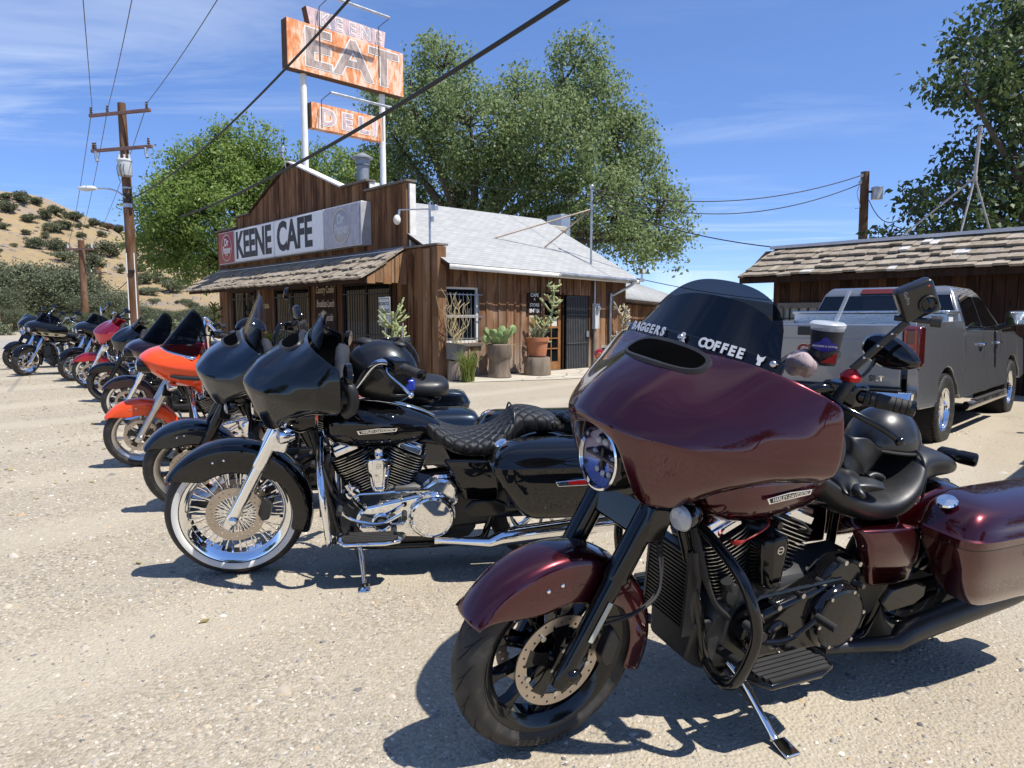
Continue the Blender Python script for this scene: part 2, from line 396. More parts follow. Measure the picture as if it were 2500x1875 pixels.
# dry hill with oaks
HP = [(-330, 56), (-230, 50), (-151, 37.5), (-138, 34.5), (-127, 28.0), (-115, 23.6), (-94.5, 17.0), (-67, 10.0), (-40, 5.5), (-10, 3.0), (60, 1.5), (200, 1.0)]
def hill_h(x, y):
    for (a, ha), (b, hb) in zip(HP, HP[1:]):
        if a <= x <= b: h = lerp(ha, hb, (x - a) / (b - a)); break
    else: h = HP[0][1] if x < HP[0][0] else HP[-1][1]
    q = smooth(62, 215, y) if y < 215 else 1 - .25 * smooth(215, 340, y)
    q = .35 * ((y - 62) / 153 if y < 215 else q) + .65 * q
    n = math.sin(x * .11 + y * .05) * .7 + math.sin(x * .043 - y * .09 + 1.3) * 1.1 + math.sin(x * .23 + 2 + y * .21) * .35
    return -.15 + max(0, h * q) + n * smooth(70, 120, y) * min(1, h / 12)
def hillmat():
    t = NT('dry_grass_hill'); p = t.pos(); n = t.noise(p, .06, 6, .62); f = t.noise(p, .9, 6, .7); r = t.noise(t.map(p, (1, 1, 1.6)), .10, 6, .65)
    c = t.mix(t.rng(n, .35, .68), (.33, .245, .135), (.235, .18, .11)); c = t.mix(t.rng(f, .4, .7, 0, .5), c, (.41, .305, .165))
    rk = t.rng(t.math('ADD', r, t.math('MULTIPLY', f, .35)), .70, .80); c = t.mix(t.math('MULTIPLY', rk, .8), c, (.27, .22, .18))
    t.set(Base_Color=c, Roughness=.95, Specular_IOR_Level=.1); t.bump(f, .6, .5); return t.m
hx = [-330 + i * 6 for i in range(90)]; hy = [60 + i * 5 for i in range(58)]
h = ob('hill', MB().grid([[(x, y, hill_h(x, y)) for x in hx] for y in hy]), hillmat(), angle=180); tag(h, kind='structure')
mt = ob('distant_mountain', MB().grid([[(x, 1700, -2), (x, 1900, 20 + 45 * (.5 + .5 * math.sin(x * .0042 + 1.0)) + 16 * math.sin(x * .013)), (x, 2300, -2)] for x in range(-2200, 2300, 90)]), plain('far_mountain_scrub', (.16, .17, .17), .95)); tag(mt, kind='structure')
# ------------------------------------------------------------------ timber
def wood(name, dark, mid_, light, grey=0.0, greyc=(.30, .26, .22), scale=1.0, zgrey=None, rough=.85):
    t = NT(name); p = t.co('Object'); o = t.rand()
    add = t.n('ShaderNodeCombineXYZ'); t.l(t.math('MULTIPLY', o, 37.0), add.inputs[0]); t.l(t.math('MULTIPLY', o, 91.0), add.inputs[2])
    va = t.n('ShaderNodeVectorMath', operation='ADD'); t.l(p, va.inputs[0]); t.l(add.outputs[0], va.inputs[1]); q = va.outputs[0]
    gr = t.noise(t.map(q, (26 * scale, 26 * scale, .9)), 1.0, 5, .6, .5); bl = t.noise(t.map(q, (1.6, 1.6, .5)), 1.6, 5, .62, .8); fi = t.noise(t.map(q, (90, 90, 3)), 1.0, 3)
    c = t.ramp(t.math('ADD', t.math('MULTIPLY', gr, .55), t.math('MULTIPLY', bl, .45)), [(.33, dark), (.50, mid_), (.68, light)])
    o2 = t.math('FRACT', t.math('MULTIPLY', o, 7.13)); c = t.mix(t.rng(o, 0, 1, 0, .72), c, dark); c = t.mix(t.rng(o2, .6, 1, 0, .45), c, light)
    if grey:
        if zgrey:
            s = t.n('ShaderNodeSeparateXYZ'); t.l(p, s.inputs[0])
            g_ = t.math('MULTIPLY', t.math('ADD', t.rng(s.outputs[2], zgrey[0], zgrey[1], 1, 0), t.rng(bl, .35, .65, -.45, .45), clamp=True), grey)
        else: g_ = t.rng(bl, .4, .62, 0, grey)
        c = t.mix(g_, c, t.mix(gr, tuple(x * .55 for x in greyc), tuple(min(1, x * 1.3) for x in greyc)))
    kn = t.vor(t.map(q, (3.2, 3.2, .75)), 1.6); c = t.mix(t.rng(kn, .05, .12, .75, 0), c, tuple(x * .4 for x in dark))
    t.set(Base_Color=c, Roughness=rough, Specular_IOR_Level=.2)
    t.bump(t.math('ADD', gr, t.math('MULTIPLY', fi, .4)), .5, .008); MAT[name] = t.m; return t.m
M_WF = wood('facade_timber', (.036, .017, .009), (.175, .080, .036), (.45, .245, .115))
M_WS = wood('side_wall_timber', (.058, .028, .015), (.23, .112, .056), (.46, .265, .14), .9, (.36, .285, .22), zgrey=(.25, 1.15))
M_WD = wood('dark_timber', (.016, .009, .006), (.040, .022, .014), (.085, .048, .03))
M_WP = wood('corner_post_timber', (.11, .050, .022), (.26, .125, .055), (.42, .235, .11), .3, (.4, .3, .2))
M_WSHED = wood('shed_timber', (.018, .010, .007), (.055, .026, .016), (.17, .085, .045))
M_SHAKE = wood('weathered_shake', (.17, .138, .10), (.33, .275, .205), (.48, .41, .32), .5, (.36, .32, .27), scale=.6)
M_POLE = wood('pole_timber', (.085, .040, .020), (.21, .105, .052), (.34, .19, .10), .3, (.25, .2, .16), scale=.5)
M_GREYW = wood('grey_timber', (.10, .09, .078), (.20, .178, .15), (.33, .295, .25))
M_PW = plain('old_white_paint', (.72, .70, .65), .6, vary=.12)
M_GALV = plain('galvanised_steel', (.50, .52, .54), .38, .85, vary=.12)
M_DGLASS = plain('dark_window_glass', (.006, .008, .010), .04, 0, 0, .28)
M_IRON = plain('black_iron', (.012, .012, .012), .5)
M_DARK = plain('unlit_interior', (.010, .009, .008), .9)
def shingle():
    t = NT('pale_asphalt_shingle'); p = t.co('Object'); br = t.n('ShaderNodeTexBrick'); t.l(p, br.inputs['Vector'])
    br.inputs['Scale'].default_value = 1.0; br.inputs['Brick Width'].default_value = .30; br.inputs['Row Height'].default_value = .14; br.inputs['Mortar Size'].default_value = .008; br.inputs['Mortar Smooth'].default_value = .3
    br.inputs['Color1'].default_value = (.33, .335, .33, 1); br.inputs['Color2'].default_value = (.41, .415, .405, 1); br.inputs['Mortar'].default_value = (.20, .205, .205, 1)
    n = t.noise(p, 90, 3); b = t.noise(p, .8, 5, .6)
    c = t.mix(t.rng(n, .3, .7, 0, .25), br.outputs[0], (.22, .22, .215)); c = t.mix(t.rng(b, .5, .75, 0, .3), c, (.27, .26, .235))
    t.set(Base_Color=c, Roughness=.92); t.bump(t.math('ADD', br.outputs['Fac'], t.math('MULTIPLY', n, -.2)), .5, -.012); return t.m
M_SHING = shingle()
# ------------------------------------------------------------------ cafe (local x: along the side wall, y: along the front to the left, z up)
CA = R(42.1)
cafe = empty('cafe_building', (-1.75, 16.8, -.15), (0, 0, CA))
tag(cafe, 'brown timber roadside cafe with stepped false front and pale shingle roof', 'building')
CM = T(-1.75, 16.8, -.15) @ Rz(CA)
def cp(name, mb, m, parent=cafe, **k): return ob(name, mb, m, parent, **k)
def prof(y):
    if y < 1.2: return 3.13
    if y < 3.08: return 4.75
    if y < 4.40: return 5.01
    if y < 7.55: return lerp(5.03, 6.18, (y - 4.4) / 3.15)
    if y < 10.7: return lerp(6.18, 5.0, (y - 7.55) / 3.15)
    if y < 12.0: return 4.96
    return 4.60
# core body behind the boards
cp('wall', MB().box((3.4, 7.0, 1.35), (6.70, 13.6, 2.68)), M_WD)
fb = cp('wall', MB().prism([(1.21, 2.6), (1.21, 4.72), (3.08, 4.72), (3.08, 4.98), (4.4, 4.98), (7.55, 6.14), (10.7, 4.96), (12.0, 4.93), (12.0, 4.57), (13.88, 4.57), (13.88, 2.6)], .02, .12, axes='yzx'), M_WD)
y = 1.2; i = 0
while y < 13.85:
    w = rnd.uniform(.15, .235); y2 = min(13.9, y + w)
    for brk in (3.08, 12.0):
        if y < brk < y2: y2 = brk
    ya, yb = y + .005, y2 - .005; d = rnd.uniform(-.034, -.018)
    za, zb = prof(ya + .001) + rnd.uniform(-.02, .02), prof(yb - .001) + rnd.uniform(-.02, .02)
    cp('board', MB().prism([(ya, 2.9), (yb, 2.9), (yb, zb), (ya, za)], d, .019, axes='yzx'), M_WF)
    y = y2
# lower front wall boards (below the awning), leaving window openings
WINS = [(2.0, 4.35), (6.5, 8.9), (10.6, 12.5)]
y = .16
while y < 13.85:
    w = rnd.uniform(.17, .25); y2 = min(13.9, y + w)
    for a, b in WINS:
        for e in (a - .09, b + .09):
            if y < e < y2: y2 = e
    ym = (y + y2) / 2; inw = any(a - .09 < ym < b + .09 for a, b in WINS); d = rnd.uniform(-.034, -.018)
    top = 3.13 if y < 1.2 else 2.9
    for z0, z1 in (((0, .80), (2.32, top)) if inw else ((0, top),)):
        cp('board', MB().prism([(y + .005, z0), (y2 - .005, z0), (y2 - .005, z1), (y + .005, z1)], d, .019, axes='yzx'), M_WF)
    y = y2
for a, b in WINS:
    wn_ = cp('window', MB().box((.0, (a + b) / 2, 1.56), (.02, b - a, 1.5)), M_DGLASS)
    cp('frame', MB().box((-.03, a - .045, 1.56), (.06, .09, 1.68)).box((-.03, b + .045, 1.56), (.06, .09, 1.68)).box((-.03, (a + b) / 2, 2.37), (.07, b - a + .18, .10)).box((-.045, (a + b) / 2, .77), (.10, b - a + .22, .07)).box((-.02, (a + b) / 2, 1.56), (.03, .06, 1.5)), M_WD, wn_)
    n = int((b - a) / .125)
    for k in range(1, n): cp('bar', MB().cyl((-.09, a + (b - a) * k / n, .82), (-.09, a + (b - a) * k / n, 2.28), .009, n=6), M_IRON, wn_)
    cp('bar_rail', MB().box((-.09, (a + b) / 2, 2.1), (.012, b - a, .03)).box((-.09, (a + b) / 2, 1.0), (.012, b - a, .03)), M_IRON, wn_)
# coping along the stepped top
def cope(pts, m, w=.30, th=.045):
    for (ya, za), (yb, zb) in zip(pts, pts[1:]):
        L = math.hypot(yb - ya, zb - za); a = math.atan2(zb - za, yb - ya)
        cp('coping', MB().box((0, L / 2, th / 2), (w, L + .02, th), T(.06, ya, za + .012) @ Rx(a)), m)
cope([(1.12, 4.755), (3.10, 4.755)], M_GREYW); cope([(3.0, 5.02), (4.42, 5.02)], M_GREYW)
cope([(4.38, 5.03), (7.58, 6.195)], M_PW, .34); cope([(7.53, 6.195), (10.75, 4.99)], M_WD); cope([(10.7, 4.97), (12.08, 4.97)], M_GREYW); cope([(11.98, 4.61), (14.0, 4.61)], M_GREYW)
cope([(-.12, 3.135), (1.25, 3.135)], M_GREYW, .34)
cp('parapet_return', MB().box((.115, 1.165, 3.85), (.17, .06, 1.74)), M_PW)
cp('parapet_return', MB().box((.20, 3.05, 4.90), (.30, .05, .24)), M_PW)
# illuminated sign box
sg = cp('sign_cabinet', MB().box((-.19, 7.86, 3.91), (.30, 10.06, 1.12)), plain('sign_cabinet_metal', (.55, .56, .57), .4, .3, vary=.1), bevel=.01)
def pan(y0, y1, m, tilt=0.0): return cp('sign_panel', MB().box((-.350, (y0 + y1) / 2, 3.91), (.02, y1 - y0 - .03, 1.06)), m, sg, bevel=.006)
M_SIGNW = plain('sign_white_acrylic', (.80, .81, .80), .35, vary=.04)
pan(11.33, 12.87, plain('sign_red_acrylic', (.30, .022, .030), .35, vary=.15)); pan(8.12, 11.33, M_SIGNW); pan(4.84, 8.12, M_SIGNW); pan(2.88, 4.84, plain('sign_grey_acrylic', (.40, .39, .43), .4, vary=.18))
for yv in (11.33, 8.12, 4.84): cp('sign_divider', MB().box((-.358, yv, 3.91), (.03, .05, 1.10)), plain('sign_trim', (.62, .63, .63), .4), sg)
def stext(s, yc, zc, size, m, sx=1.0, off=0.0, sp=1.0, xx=-.362, par=None, ext=.002, shear=0.0, name='lettering'):
    return cp(name, MB().merge(text_mb(s, size, ext, off, sx, spacing=sp, shear=shear), frame((xx, yc, zc), (0, -1, 0), (0, 0, 1))), m, par or sg, angle=0)
M_SBLACK = plain('sign_black_letter', (.012, .012, .013), .5)
stext('KEENE', 9.78, 3.88, 1.22, M_SBLACK, .84, .042, .96); stext('CAFE', 6.72, 3.90, 1.20, M_SBLACK, .86, .042, .98)
def ring(yc, zc, r, m, w=.03):
    return cp('logo_ring', MB().lathe([(r, 0), (r, .012), (r - w, .012), (r - w, 0)], (-.362, yc, zc), (-1, 0, 0), 40, closed=True), m, sg)
for yc, c1, c2 in ((12.08, (.70, .66, .62), (.62, .55, .45)), (3.84, (.52, .53, .55), (.60, .52, .44))):
    m1 = plain('logo_%.1f' % yc, c1, .5); m2 = plain('logoring_%.1f' % yc, c2, .4)
    cp('logo_disc', MB().lathe([(.0, .006), (.43, .006), (.44, 0)], (-.361, yc, 3.91), (-1, 0, 0), 40), plain('logo_field_%.1f' % yc, (.34, .02, .03) if yc > 8 else (.36, .365, .39), .4), sg)
    ring(yc, 3.91, .47, m2); stext('Dr', yc + .02, 4.09, .36, m1, .95, .014, .9, xx=-.370); stext('Pepper', yc + .0, 3.83, .36, m1, .80, .014, .88, xx=-.370)
# awning
AW = V((-1.2, 0, 2.40)); top = V((0.0, 0, 3.20))
sl = (AW - top); SLn = V((sl.z, 0, -sl.x)).normalized(); SLn = SLn if SLn.z > 0 else -SLn
aw = cp('awning', MB().prism([(0, 3.17), (-1.16, 2.40), (-1.16, 2.36), (0, 3.10)], 1.30, 13.75, axes='xzy'), M_WD)
cp('fascia', MB().box((-1.15, 7.5, 2.36), (.04, 12.5, .13)), M_WD, aw)
cp('flashing', MB().prism([(-.037, 3.20), (-.20, 3.115), (-.20, 3.13), (-.037, 3.225)], 1.25, 13.75, axes='xzy'), M_GALV, aw)
for row in range(4):
    y = 1.22 - rnd.uniform(0, .05)
    while y < 13.85:
        w = rnd.uniform(.14, .225); t0 = row / 4.0 + .10; t1 = t0 + .40 if row < 3 else 1.06; t1 = min(1.07, t0 + .36 + rnd.uniform(-.03, .035))
        lift0, lift1 = .008 + .010 * (row % 2), .092 + rnd.uniform(-.02, .025)
        p0, p1 = top + sl * (t0 - .1), top + sl * t1
        a0, a1 = p0 + SLn * lift0, p1 + SLn * lift1; b0, b1 = p0 + SLn * (lift0 - .008), p1 + SLn * (lift1 - .05)
        r_ = rnd.uniform(-.012, .012)
        mb = MB().add([(q.x, yy, q.z) for yy in (y + .004, y + w - .004) for q in (a0, a1, b1, b0)], [(0, 1, 2, 3), (7, 6, 5, 4), (0, 4, 5, 1), (1, 5, 6, 2), (2, 6, 7, 3), (3, 7, 4, 0)])
        cp('shake', mb, M_SHAKE, aw, angle=0, M=T(0, r_, 0)); y += w
for k in range(5):
    x0, x1 = -1.14 + k * .226, -1.14 + (k + 1) * .226 - .01
    f = lambda x: 3.14 + x * (3.14 - 2.42) / 1.16
    cp('end_board', MB().prism([(x0, 2.28 + .03 * (k % 2)), (x1, 2.28 + .03 * (k % 2)), (x1, f(x1)), (x0, f(x0))], 1.235, 1.262, axes='xzy'), M_WP, aw)
# corner post and board
cp('corner_post', MB().box((.02, -.04, 1.56), (.25, .24, 3.12)), M_WP, bevel=.012)
cp('corner_post', MB().box((-.045, .36, 1.55), (.05, .30, 3.1)), M_WP, bevel=.008)
cp('corner_post', MB().box((-.05, 1.02, 1.5), (.05, .16, 3.0)), M_WF, bevel=.008)
# side wall, boards with battens
SW = [(.20, 1.24, .85, 2.2), (3.40, 5.30, 0, 2.08)]
x = .15; k = 0
while x < 6.86:
    w = rnd.uniform(.20, .29); x2 = min(6.88, x + w)
    for a, b, z0, z1 in SW:
        for e in (a, b):
            if x < e < x2: x2 = e
    xm = (x + x2) / 2; op = [q for q in SW if q[0] < xm < q[1]]; d = rnd.uniform(-.03, -.016)
    segs = [(0, 2.66)] if not op else ([(0, op[0][2])] if op[0][2] > 0 else []) + [(op[0][3], 2.66)]
    for z0, z1 in segs:
        b0 = rnd.uniform(0, .07) if z0 == 0 else z0
        cp('board', MB().prism([(x + .005, b0), (x2 - .005, b0 + rnd.uniform(-.01, .03) if z0 == 0 else z0), (x2 - .005, z1), (x + .005, z1)], d, .05, axes='xzy'), M_WS)
        if rnd.random() < .75: cp('batten', MB().box((x2, d - .012, (b0 + z1) / 2 + (.05 if z0 == 0 else 0)), (rnd.uniform(.04, .06), .022, z1 - b0 - (.1 if z0 == 0 else 0))), M_WS)
    x = x2
# side window with bars
wn_ = cp('window', MB().box((.72, .06, 1.52), (1.04, .02, 1.35)), M_DGLASS)
cp('sash', MB().box((.24, .035, 1.52), (.06, .05, 1.35)).box((1.20, .035, 1.52), (.06, .05, 1.35)).box((.72, .035, 2.18), (1.04, .05, .06)).box((.72, .035, .88), (1.04, .05, .07)).box((.72, .03, 1.5), (1.04, .05, .06)), M_PW, wn_)
for k in range(9): cp('bar', MB().cyl((.24 + k * .12, -.06, .90), (.24 + k * .12, -.06, 2.06), .007, n=6), M_GALV, wn_)
cp('bar_rail', MB().box((.74, -.065, 2.02), (1.16, .012, .025)).box((.74, -.065, .96), (1.16, .012, .025)).box((.74, -.065, 1.5), (1.16, .012, .02)), M_GALV, wn_)
cp('sill', MB().box((.72, -.03, .80), (1.2, .12, .06)), M_GREYW, wn_)
# glazed door
dr = cp('door', MB().box((3.50, .04, 1.03), (.11, .045, 2.02)).box((4.14, .04, 1.03), (.11, .045, 2.02)).box((3.82, .04, 1.98), (.55, .045, .12)).box((3.82, .04, .13), (.55, .045, .26)).box((3.82, .04, 1.20), (.55, .04, .05)).box((3.82, .038, .95), (.028, .035, 1.5)).box((3.82, .038, .62), (.55, .035, .03)).box((3.82, .038, .90), (.55, .035, .03)), plain('door_varnished_wood', (.30, .135, .045), .45, vary=.25))
for ix in (0, 1):
    for iz, (z0, z1) in enumerate(((.27, .60), (.64, .88), (.92, 1.17), (1.23, 1.90))):
        cp('pane', MB().box((3.685 + ix * .275, .055, (z0 + z1) / 2), (.24, .01, z1 - z0)), M_DGLASS, dr)
cp('notice', MB().box((3.70, .045, 1.38), (.22, .004, .30)), plain('yellow_notice', (.55, .47, .20), .7), dr); cp('notice', MB().box((3.96, .045, 1.34), (.20, .004, .22)), plain('paper_notice', (.62, .60, .52), .7), dr)
cp('door_frame', MB().box((3.42, .0, 1.05), (.05, .08, 2.1)).box((4.225, .0, 1.05), (.05, .08, 2.1)).box((3.82, .0, 2.10), (.86, .08, .06)), M_WD, dr); cp('threshold', MB().box((3.82, -.02, .02), (.9, .16, .04)), M_GREYW, dr)
# steel security gate leaning open beside the door
gt = cp('security_gate', MB().box((4.83, .02, 1.04), (.86, .03, 2.04)), plain('grey_painted_steel', (.075, .078, .082), .5, .2, vary=.15))
for k in range(13): cp('gate_bar', MB().box((4.43 + k * .068, -.005, 1.04), (.02, .018, 2.0)), MAT['grey_painted_steel'], gt)
cp('gate_rail', MB().box((4.83, -.02, 1.55), (.86, .014, .03)).box((4.83, -.02, .75), (.86, .014, .03)), MAT['grey_painted_steel'], gt); cp('lock', MB().box((5.22, -.03, 1.0), (.09, .05, .16)), M_GALV, gt)
# entrance boards
eb = cp('entrance_sign', MB().box((3.09, -.055, 1.99), (.50, .03, .24)).box((3.09, -.06, 1.79), (.50, .03, .15)).box((3.09, -.058, 1.64), (.50, .03, .15)), M_WD)
for s_, z_, q in (('CAFE', 2.05, .125), ('&', 1.945, .08), ('STORE', 1.79, .115), ('ENTER', 1.64, .125)):
    cp('lettering', MB().merge(text_mb(s_, q, .002, .004, 1.0), frame((3.09, -.078, z_), (1, 0, 0), (0, 0, 1))), M_WHITE, eb, angle=0)
ps = cp('poster', MB().box((3.06, -.05, 1.26), (.26, .012, .52)), plain('poster_paper', (.55, .50, .36), .6))
cp('poster_picture', MB().box((3.06, -.058, 1.33), (.20, .004, .28)), plain('poster_print', (.30, .20, .06), .6, vary=.5), ps); cp('poster_picture', MB().box((3.06, -.058, 1.08), (.20, .004, .10)), MAT['poster_print'], ps)
# roof
rk = cp('roof', MB().add([(-.0, -.45, 2.70), (7.0, -.45, 2.56), (7.0, 3.7, 4.73), (.0, 3.7, 4.73), (7.0, 8.0, 2.7), (.0, 8.0, 2.7)], [(0, 1, 2, 3), (3, 2, 4, 5)]), M_WD, solid=.10)
def slope_sheet(a, b, c_, d, m, name='shingles'):
    # sheet with its own local axes so shingle courses follow the eave
    a, b, c_, d = map(V, (a, b, c_, d)); Mx = frame(a, b - a, d - a); inv = Mx.inverted()
    o = ob(name, MB().add([tuple(inv @ q) for q in (a, b, c_, d)], [(0, 1, 2, 3)]), m, rk, angle=0); o.matrix_basis = Mx; return o
slope_sheet((-.02, -.47, 2.716), (7.04, -.47, 2.576), (7.04, 3.7, 4.748), (-.02, 3.7, 4.748), M_SHING); slope_sheet((7.04, 8.04, 2.7), (-.02, 8.04, 2.7), (-.02, 3.7, 4.746), (7.04, 3.7, 4.746), M_SHING)
cp('fascia', MB().add([(.0, -.475, 2.70), (7.0, -.475, 2.56), (7.0, -.475, 2.44), (.0, -.475, 2.58)], [(0, 1, 2, 3)]), M_PW, rk, solid=.02)
cp('gutter', MB().tube([(3.6, -.53, 2.60), (6.75, -.53, 2.53)], .055, 8), M_GALV, rk); cp('gable_wall', MB().prism([(.0, 2.55), (7.9, 2.55), (3.7, 4.66)], 6.84, 6.9, axes='yzx'), M_WS)
cp('downspout', MB().tube(spline([(6.62, -.53, 2.50), (6.60, -.50, 2.40), (6.25, -.12, 2.12), (6.18, -.075, 1.98), (6.18, -.075, .05)], 5), .04, 10), M_GALV, rk)
# roof over the left part behind the front
cp('roof', MB().add([(.1, 4.4, 4.6), (6.9, 4.4, 4.6), (6.9, 9.5, 5.3), (.1, 9.5, 5.3), (6.9, 14.0, 3.2), (.1, 14.0, 3.2)], [(0, 1, 2, 3), (3, 2, 4, 5)]), M_SHING, solid=.08)
# lean-to at the back right
cp('rear_wing_wall', MB().box((9.4, 3.0, .95), (5.0, 4.0, 1.9)), M_WD)
x = 6.95
while x < 11.9:
    w = rnd.uniform(.16, .24); cp('board', MB().box((x + w / 2, .985 + rnd.uniform(-.01, .01), .98), (w - .012, .03, 1.9)), M_WS); x += w
rw = cp('rear_wing_roof', MB().add([(6.9, .7, 2.12), (12.4, .7, 1.86), (12.2, 4.5, 3.0), (7.4, 4.5, 3.9)], [(0, 1, 2, 3)]), M_SHING, solid=.08)
cp('fascia', MB().add([(6.92, .69, 2.06), (12.4, .69, 1.80), (12.4, .69, 1.66), (6.92, .69, 1.92)], [(0, 1, 2, 3)]), M_WD, rw, solid=.03)
# handwritten board, number
hb_ = cp('menu_board', MB().box((-.05, 5.42, 1.62), (.03, 1.30, 1.72)), M_WD)
for s_, z_ in (("Country Cookin'", 2.26), ('Breakfast-Lunch', 1.86), ('Daily Specials', 1.46), ('Take Out', 1.06)):
    cp('lettering', MB().merge(text_mb(s_, .30, .001, .002, .55, shear=.2), frame((-.067, 5.42, z_), (0, -1, 0), (0, 0, 1))), plain('cream_brush_letter', (.62, .50, .36), .7), hb_, angle=0)
nb = cp('house_number', MB().merge(text_mb('30256', .20, .004, .004, .9), frame((-.04, 9.62, 1.83), (0, -1, 0), (0, 0, 1))), plain('brass_number', (.55, .42, .18), .5), angle=0)
# things on the cafe
def onc(o, M=None): o.matrix_world = CM @ (M or Matrix.Identity(4)); return o
def cthing(name, label, cat, loc, rz=0, group=None):
    e = empty(name); e.matrix_world = CM @ T(*loc) @ Rz(rz); tag(e, label, cat, group); return e
t_ = cthing('parking_sign', 'small white MOTORCYCLE PARKING ONLY sign on a steel post by the cafe front', 'sign', (-.55, 1.45, 0))
cp('sign_plate', MB().box((0, 0, 1.62), (.012, .52, .70)), plain('street_sign_white', (.62, .64, .62), .45, vary=.08), t_, bevel=.005)
cp('border', MB().box((-.008, .235, 1.62), (.002, .012, .62)).box((-.008, -.235, 1.62), (.002, .012, .62)).box((-.008, 0, 1.925), (.002, .48, .012)).box((-.008, 0, 1.315), (.002, .48, .012)), M_SBLACK, t_)
cp('post', MB().cyl((.03, 0, 0), (.03, 0, 1.9), .025), M_GALV, t_)
for s_, z_, q, sx in (('MOTORCYCLE', 1.80, .105, .72), ('PARKING', 1.62, .15, .72), ('ONLY', 1.43, .15, .72)):
    cp('lettering', MB().merge(text_mb(s_, q, .0005, .002, sx), frame((-.0085, 0, z_), (0, -1, 0), (0, 0, 1))), M_SBLACK, t_, angle=0)
t_ = cthing('electric_meter', 'grey electric meter box with round dial beside the steel gate', 'meter', (5.50, -.06, 1.30))
cp('box', MB().box((0, -.05, .2), (.20, .12, .72)), plain('meter_grey', (.55, .56, .56), .45, vary=.08), t_, bevel=.01); cp('dial', MB().lathe([(.075, 0), (.075, .05), (.06, .075), (0, .08)], (0, -.11, .42), (0, -1, 0), 20), M_GALV, t_)
cp('conduit', MB().cyl((-.03, -.02, .55), (-.03, -.02, 1.2), .03), M_GALV, t_); cp('conduit', MB().cyl((-.03, -.02, -1.25), (-.03, -.02, -.15), .05), M_GREYW, t_)
t_ = cthing('service_mast', 'tall galvanised electric mast with two pipe braces above the pale roof', 'mast', (5.72, .3, 2.85))
cp('pipe', MB().cyl((0, 0, .15), (0, 0, 2.34), .032), M_GALV, t_); cp('weatherhead', MB().ell((0, 0, 2.36), (.07, .07, .06), 12, 8), M_GALV, t_)
M_RPIPE = plain('rusty_pipe', (.38, .30, .24), .6, .4, vary=.25)
for q in ((-2.88, 1.20, .74), (-1.38, 1.2, .25)): cp('brace', MB().cyl((0, 0, 1.72), q, .022), M_RPIPE, t_)
cp('clamp', MB().cyl((0, 0, 1.70), (0, 0, 1.78), .05), M_GALV, t_); cp('cable', MB().tube(spline([(0, -.05, 2.30), (.15, -.1, 2.05), (0, -.06, 1.85)], 5), .008, 6), M_RUB, t_)
t_ = cthing('flue_pipe', 'grey metal chimney pipe with a cone cap behind the false front', 'chimney', (1.6, 6.0, 4.7))
cp('pipe', MB().cyl((0, 0, 0), (0, 0, 1.42), .19, n=20), plain('flue_grey', (.28, .30, .32), .5, .5, vary=.1), t_); cp('cap', MB().lathe([(0, 1.80), (.05, 1.78), (.32, 1.64), (.32, 1.60), (.22, 1.58), (.22, 1.42), (.24, 1.40)], n=20), MAT['flue_grey'], t_)
t_ = cthing('roof_cooler', 'beige evaporative cooler box standing behind the pale roof', 'cooler', (7.55, 3.9, 3.6))
cp('cabinet', MB().box((0, 0, .45), (.9, .95, 1.0)), plain('cooler_beige', (.50, .46, .37), .6, vary=.1), t_, bevel=.02)
for k in range(8): cp('louvre', MB().box((-.36 + k * .103, -.485, .45), (.06, .03, .72)), plain('cooler_pad', (.20, .18, .15), .8), t_)
cp('duct', MB().box((.62, .1, .65), (.45, .7, 1.5)), M_GALV, t_, bevel=.01)
t_ = cthing('flood_lamp', 'white bulb floodlight on a pipe arm at the corner of the false front', 'lamp', (.0, .28, 3.15))
cp('pipe', MB().cyl((0, 0, 0), (0, 0, 1.0), .028).cyl((0, 0, .86), (-.3, .82, .90), .016), M_GALV, t_); cp('bulb', MB().ell((-.36, .84, .66), (.09, .09, .12), 12, 10), plain('bulb_white', (.72, .70, .62), .4), t_); cp('socket', MB().cyl((-.32, .83, .75), (-.3, .82, .9), .03), M_GALV, t_)
cp('floodlight', MB().box((.06, -.12, .88), (.10, .16, .12)).box((.02, -.08, .62), (.05, .08, .12)), M_GALV, t_, bevel=.008)
t_ = cthing('floodlight', 'small square floodlight bracketed at the far end of the side eave', 'lamp', (7.05, -.5, 2.6))
cp('housing', MB().box((.02, -.05, .22), (.16, .08, .14)), plain('flood_bronze', (.14, .12, .09), .4), t_, bevel=.006); cp('face', MB().box((.0, -.095, .22), (.13, .01, .11)), plain('flood_face', (.6, .58, .45), .2), t_); cp('bracket', MB().box((.02, 0, .08), (.03, .05, .2)).box((.0, .0, -.04), (.14, .12, .10)), M_GALV, t_)
t_ = cthing('floodlight', 'grey floodlight at the peak of the false front', 'lamp', (-.08, 7.72, 6.2))
cp('housing', MB().box((-.25, 0, .32), (.10, .26, .18), Ry(R(20))), M_GALV, t_, bevel=.01); cp('arm', MB().tube(spline([(0, 0, -.15), (-.05, 0, .12), (-.2, 0, .22)], 4), .018, 8), M_GALV, t_)
# concrete apron along the side wall
ap = ob('apron', MB().add([tuple(CM @ V(q)) for q in ((.2, 0, .03), (7.5, 0, .03), (7.8, -2.1, .012), (2.3, -2.0, .012), (.1, -1.1, .012))], [(0, 4, 3, 2, 1)]), M_CONC, angle=0); tag(ap, kind='structure')
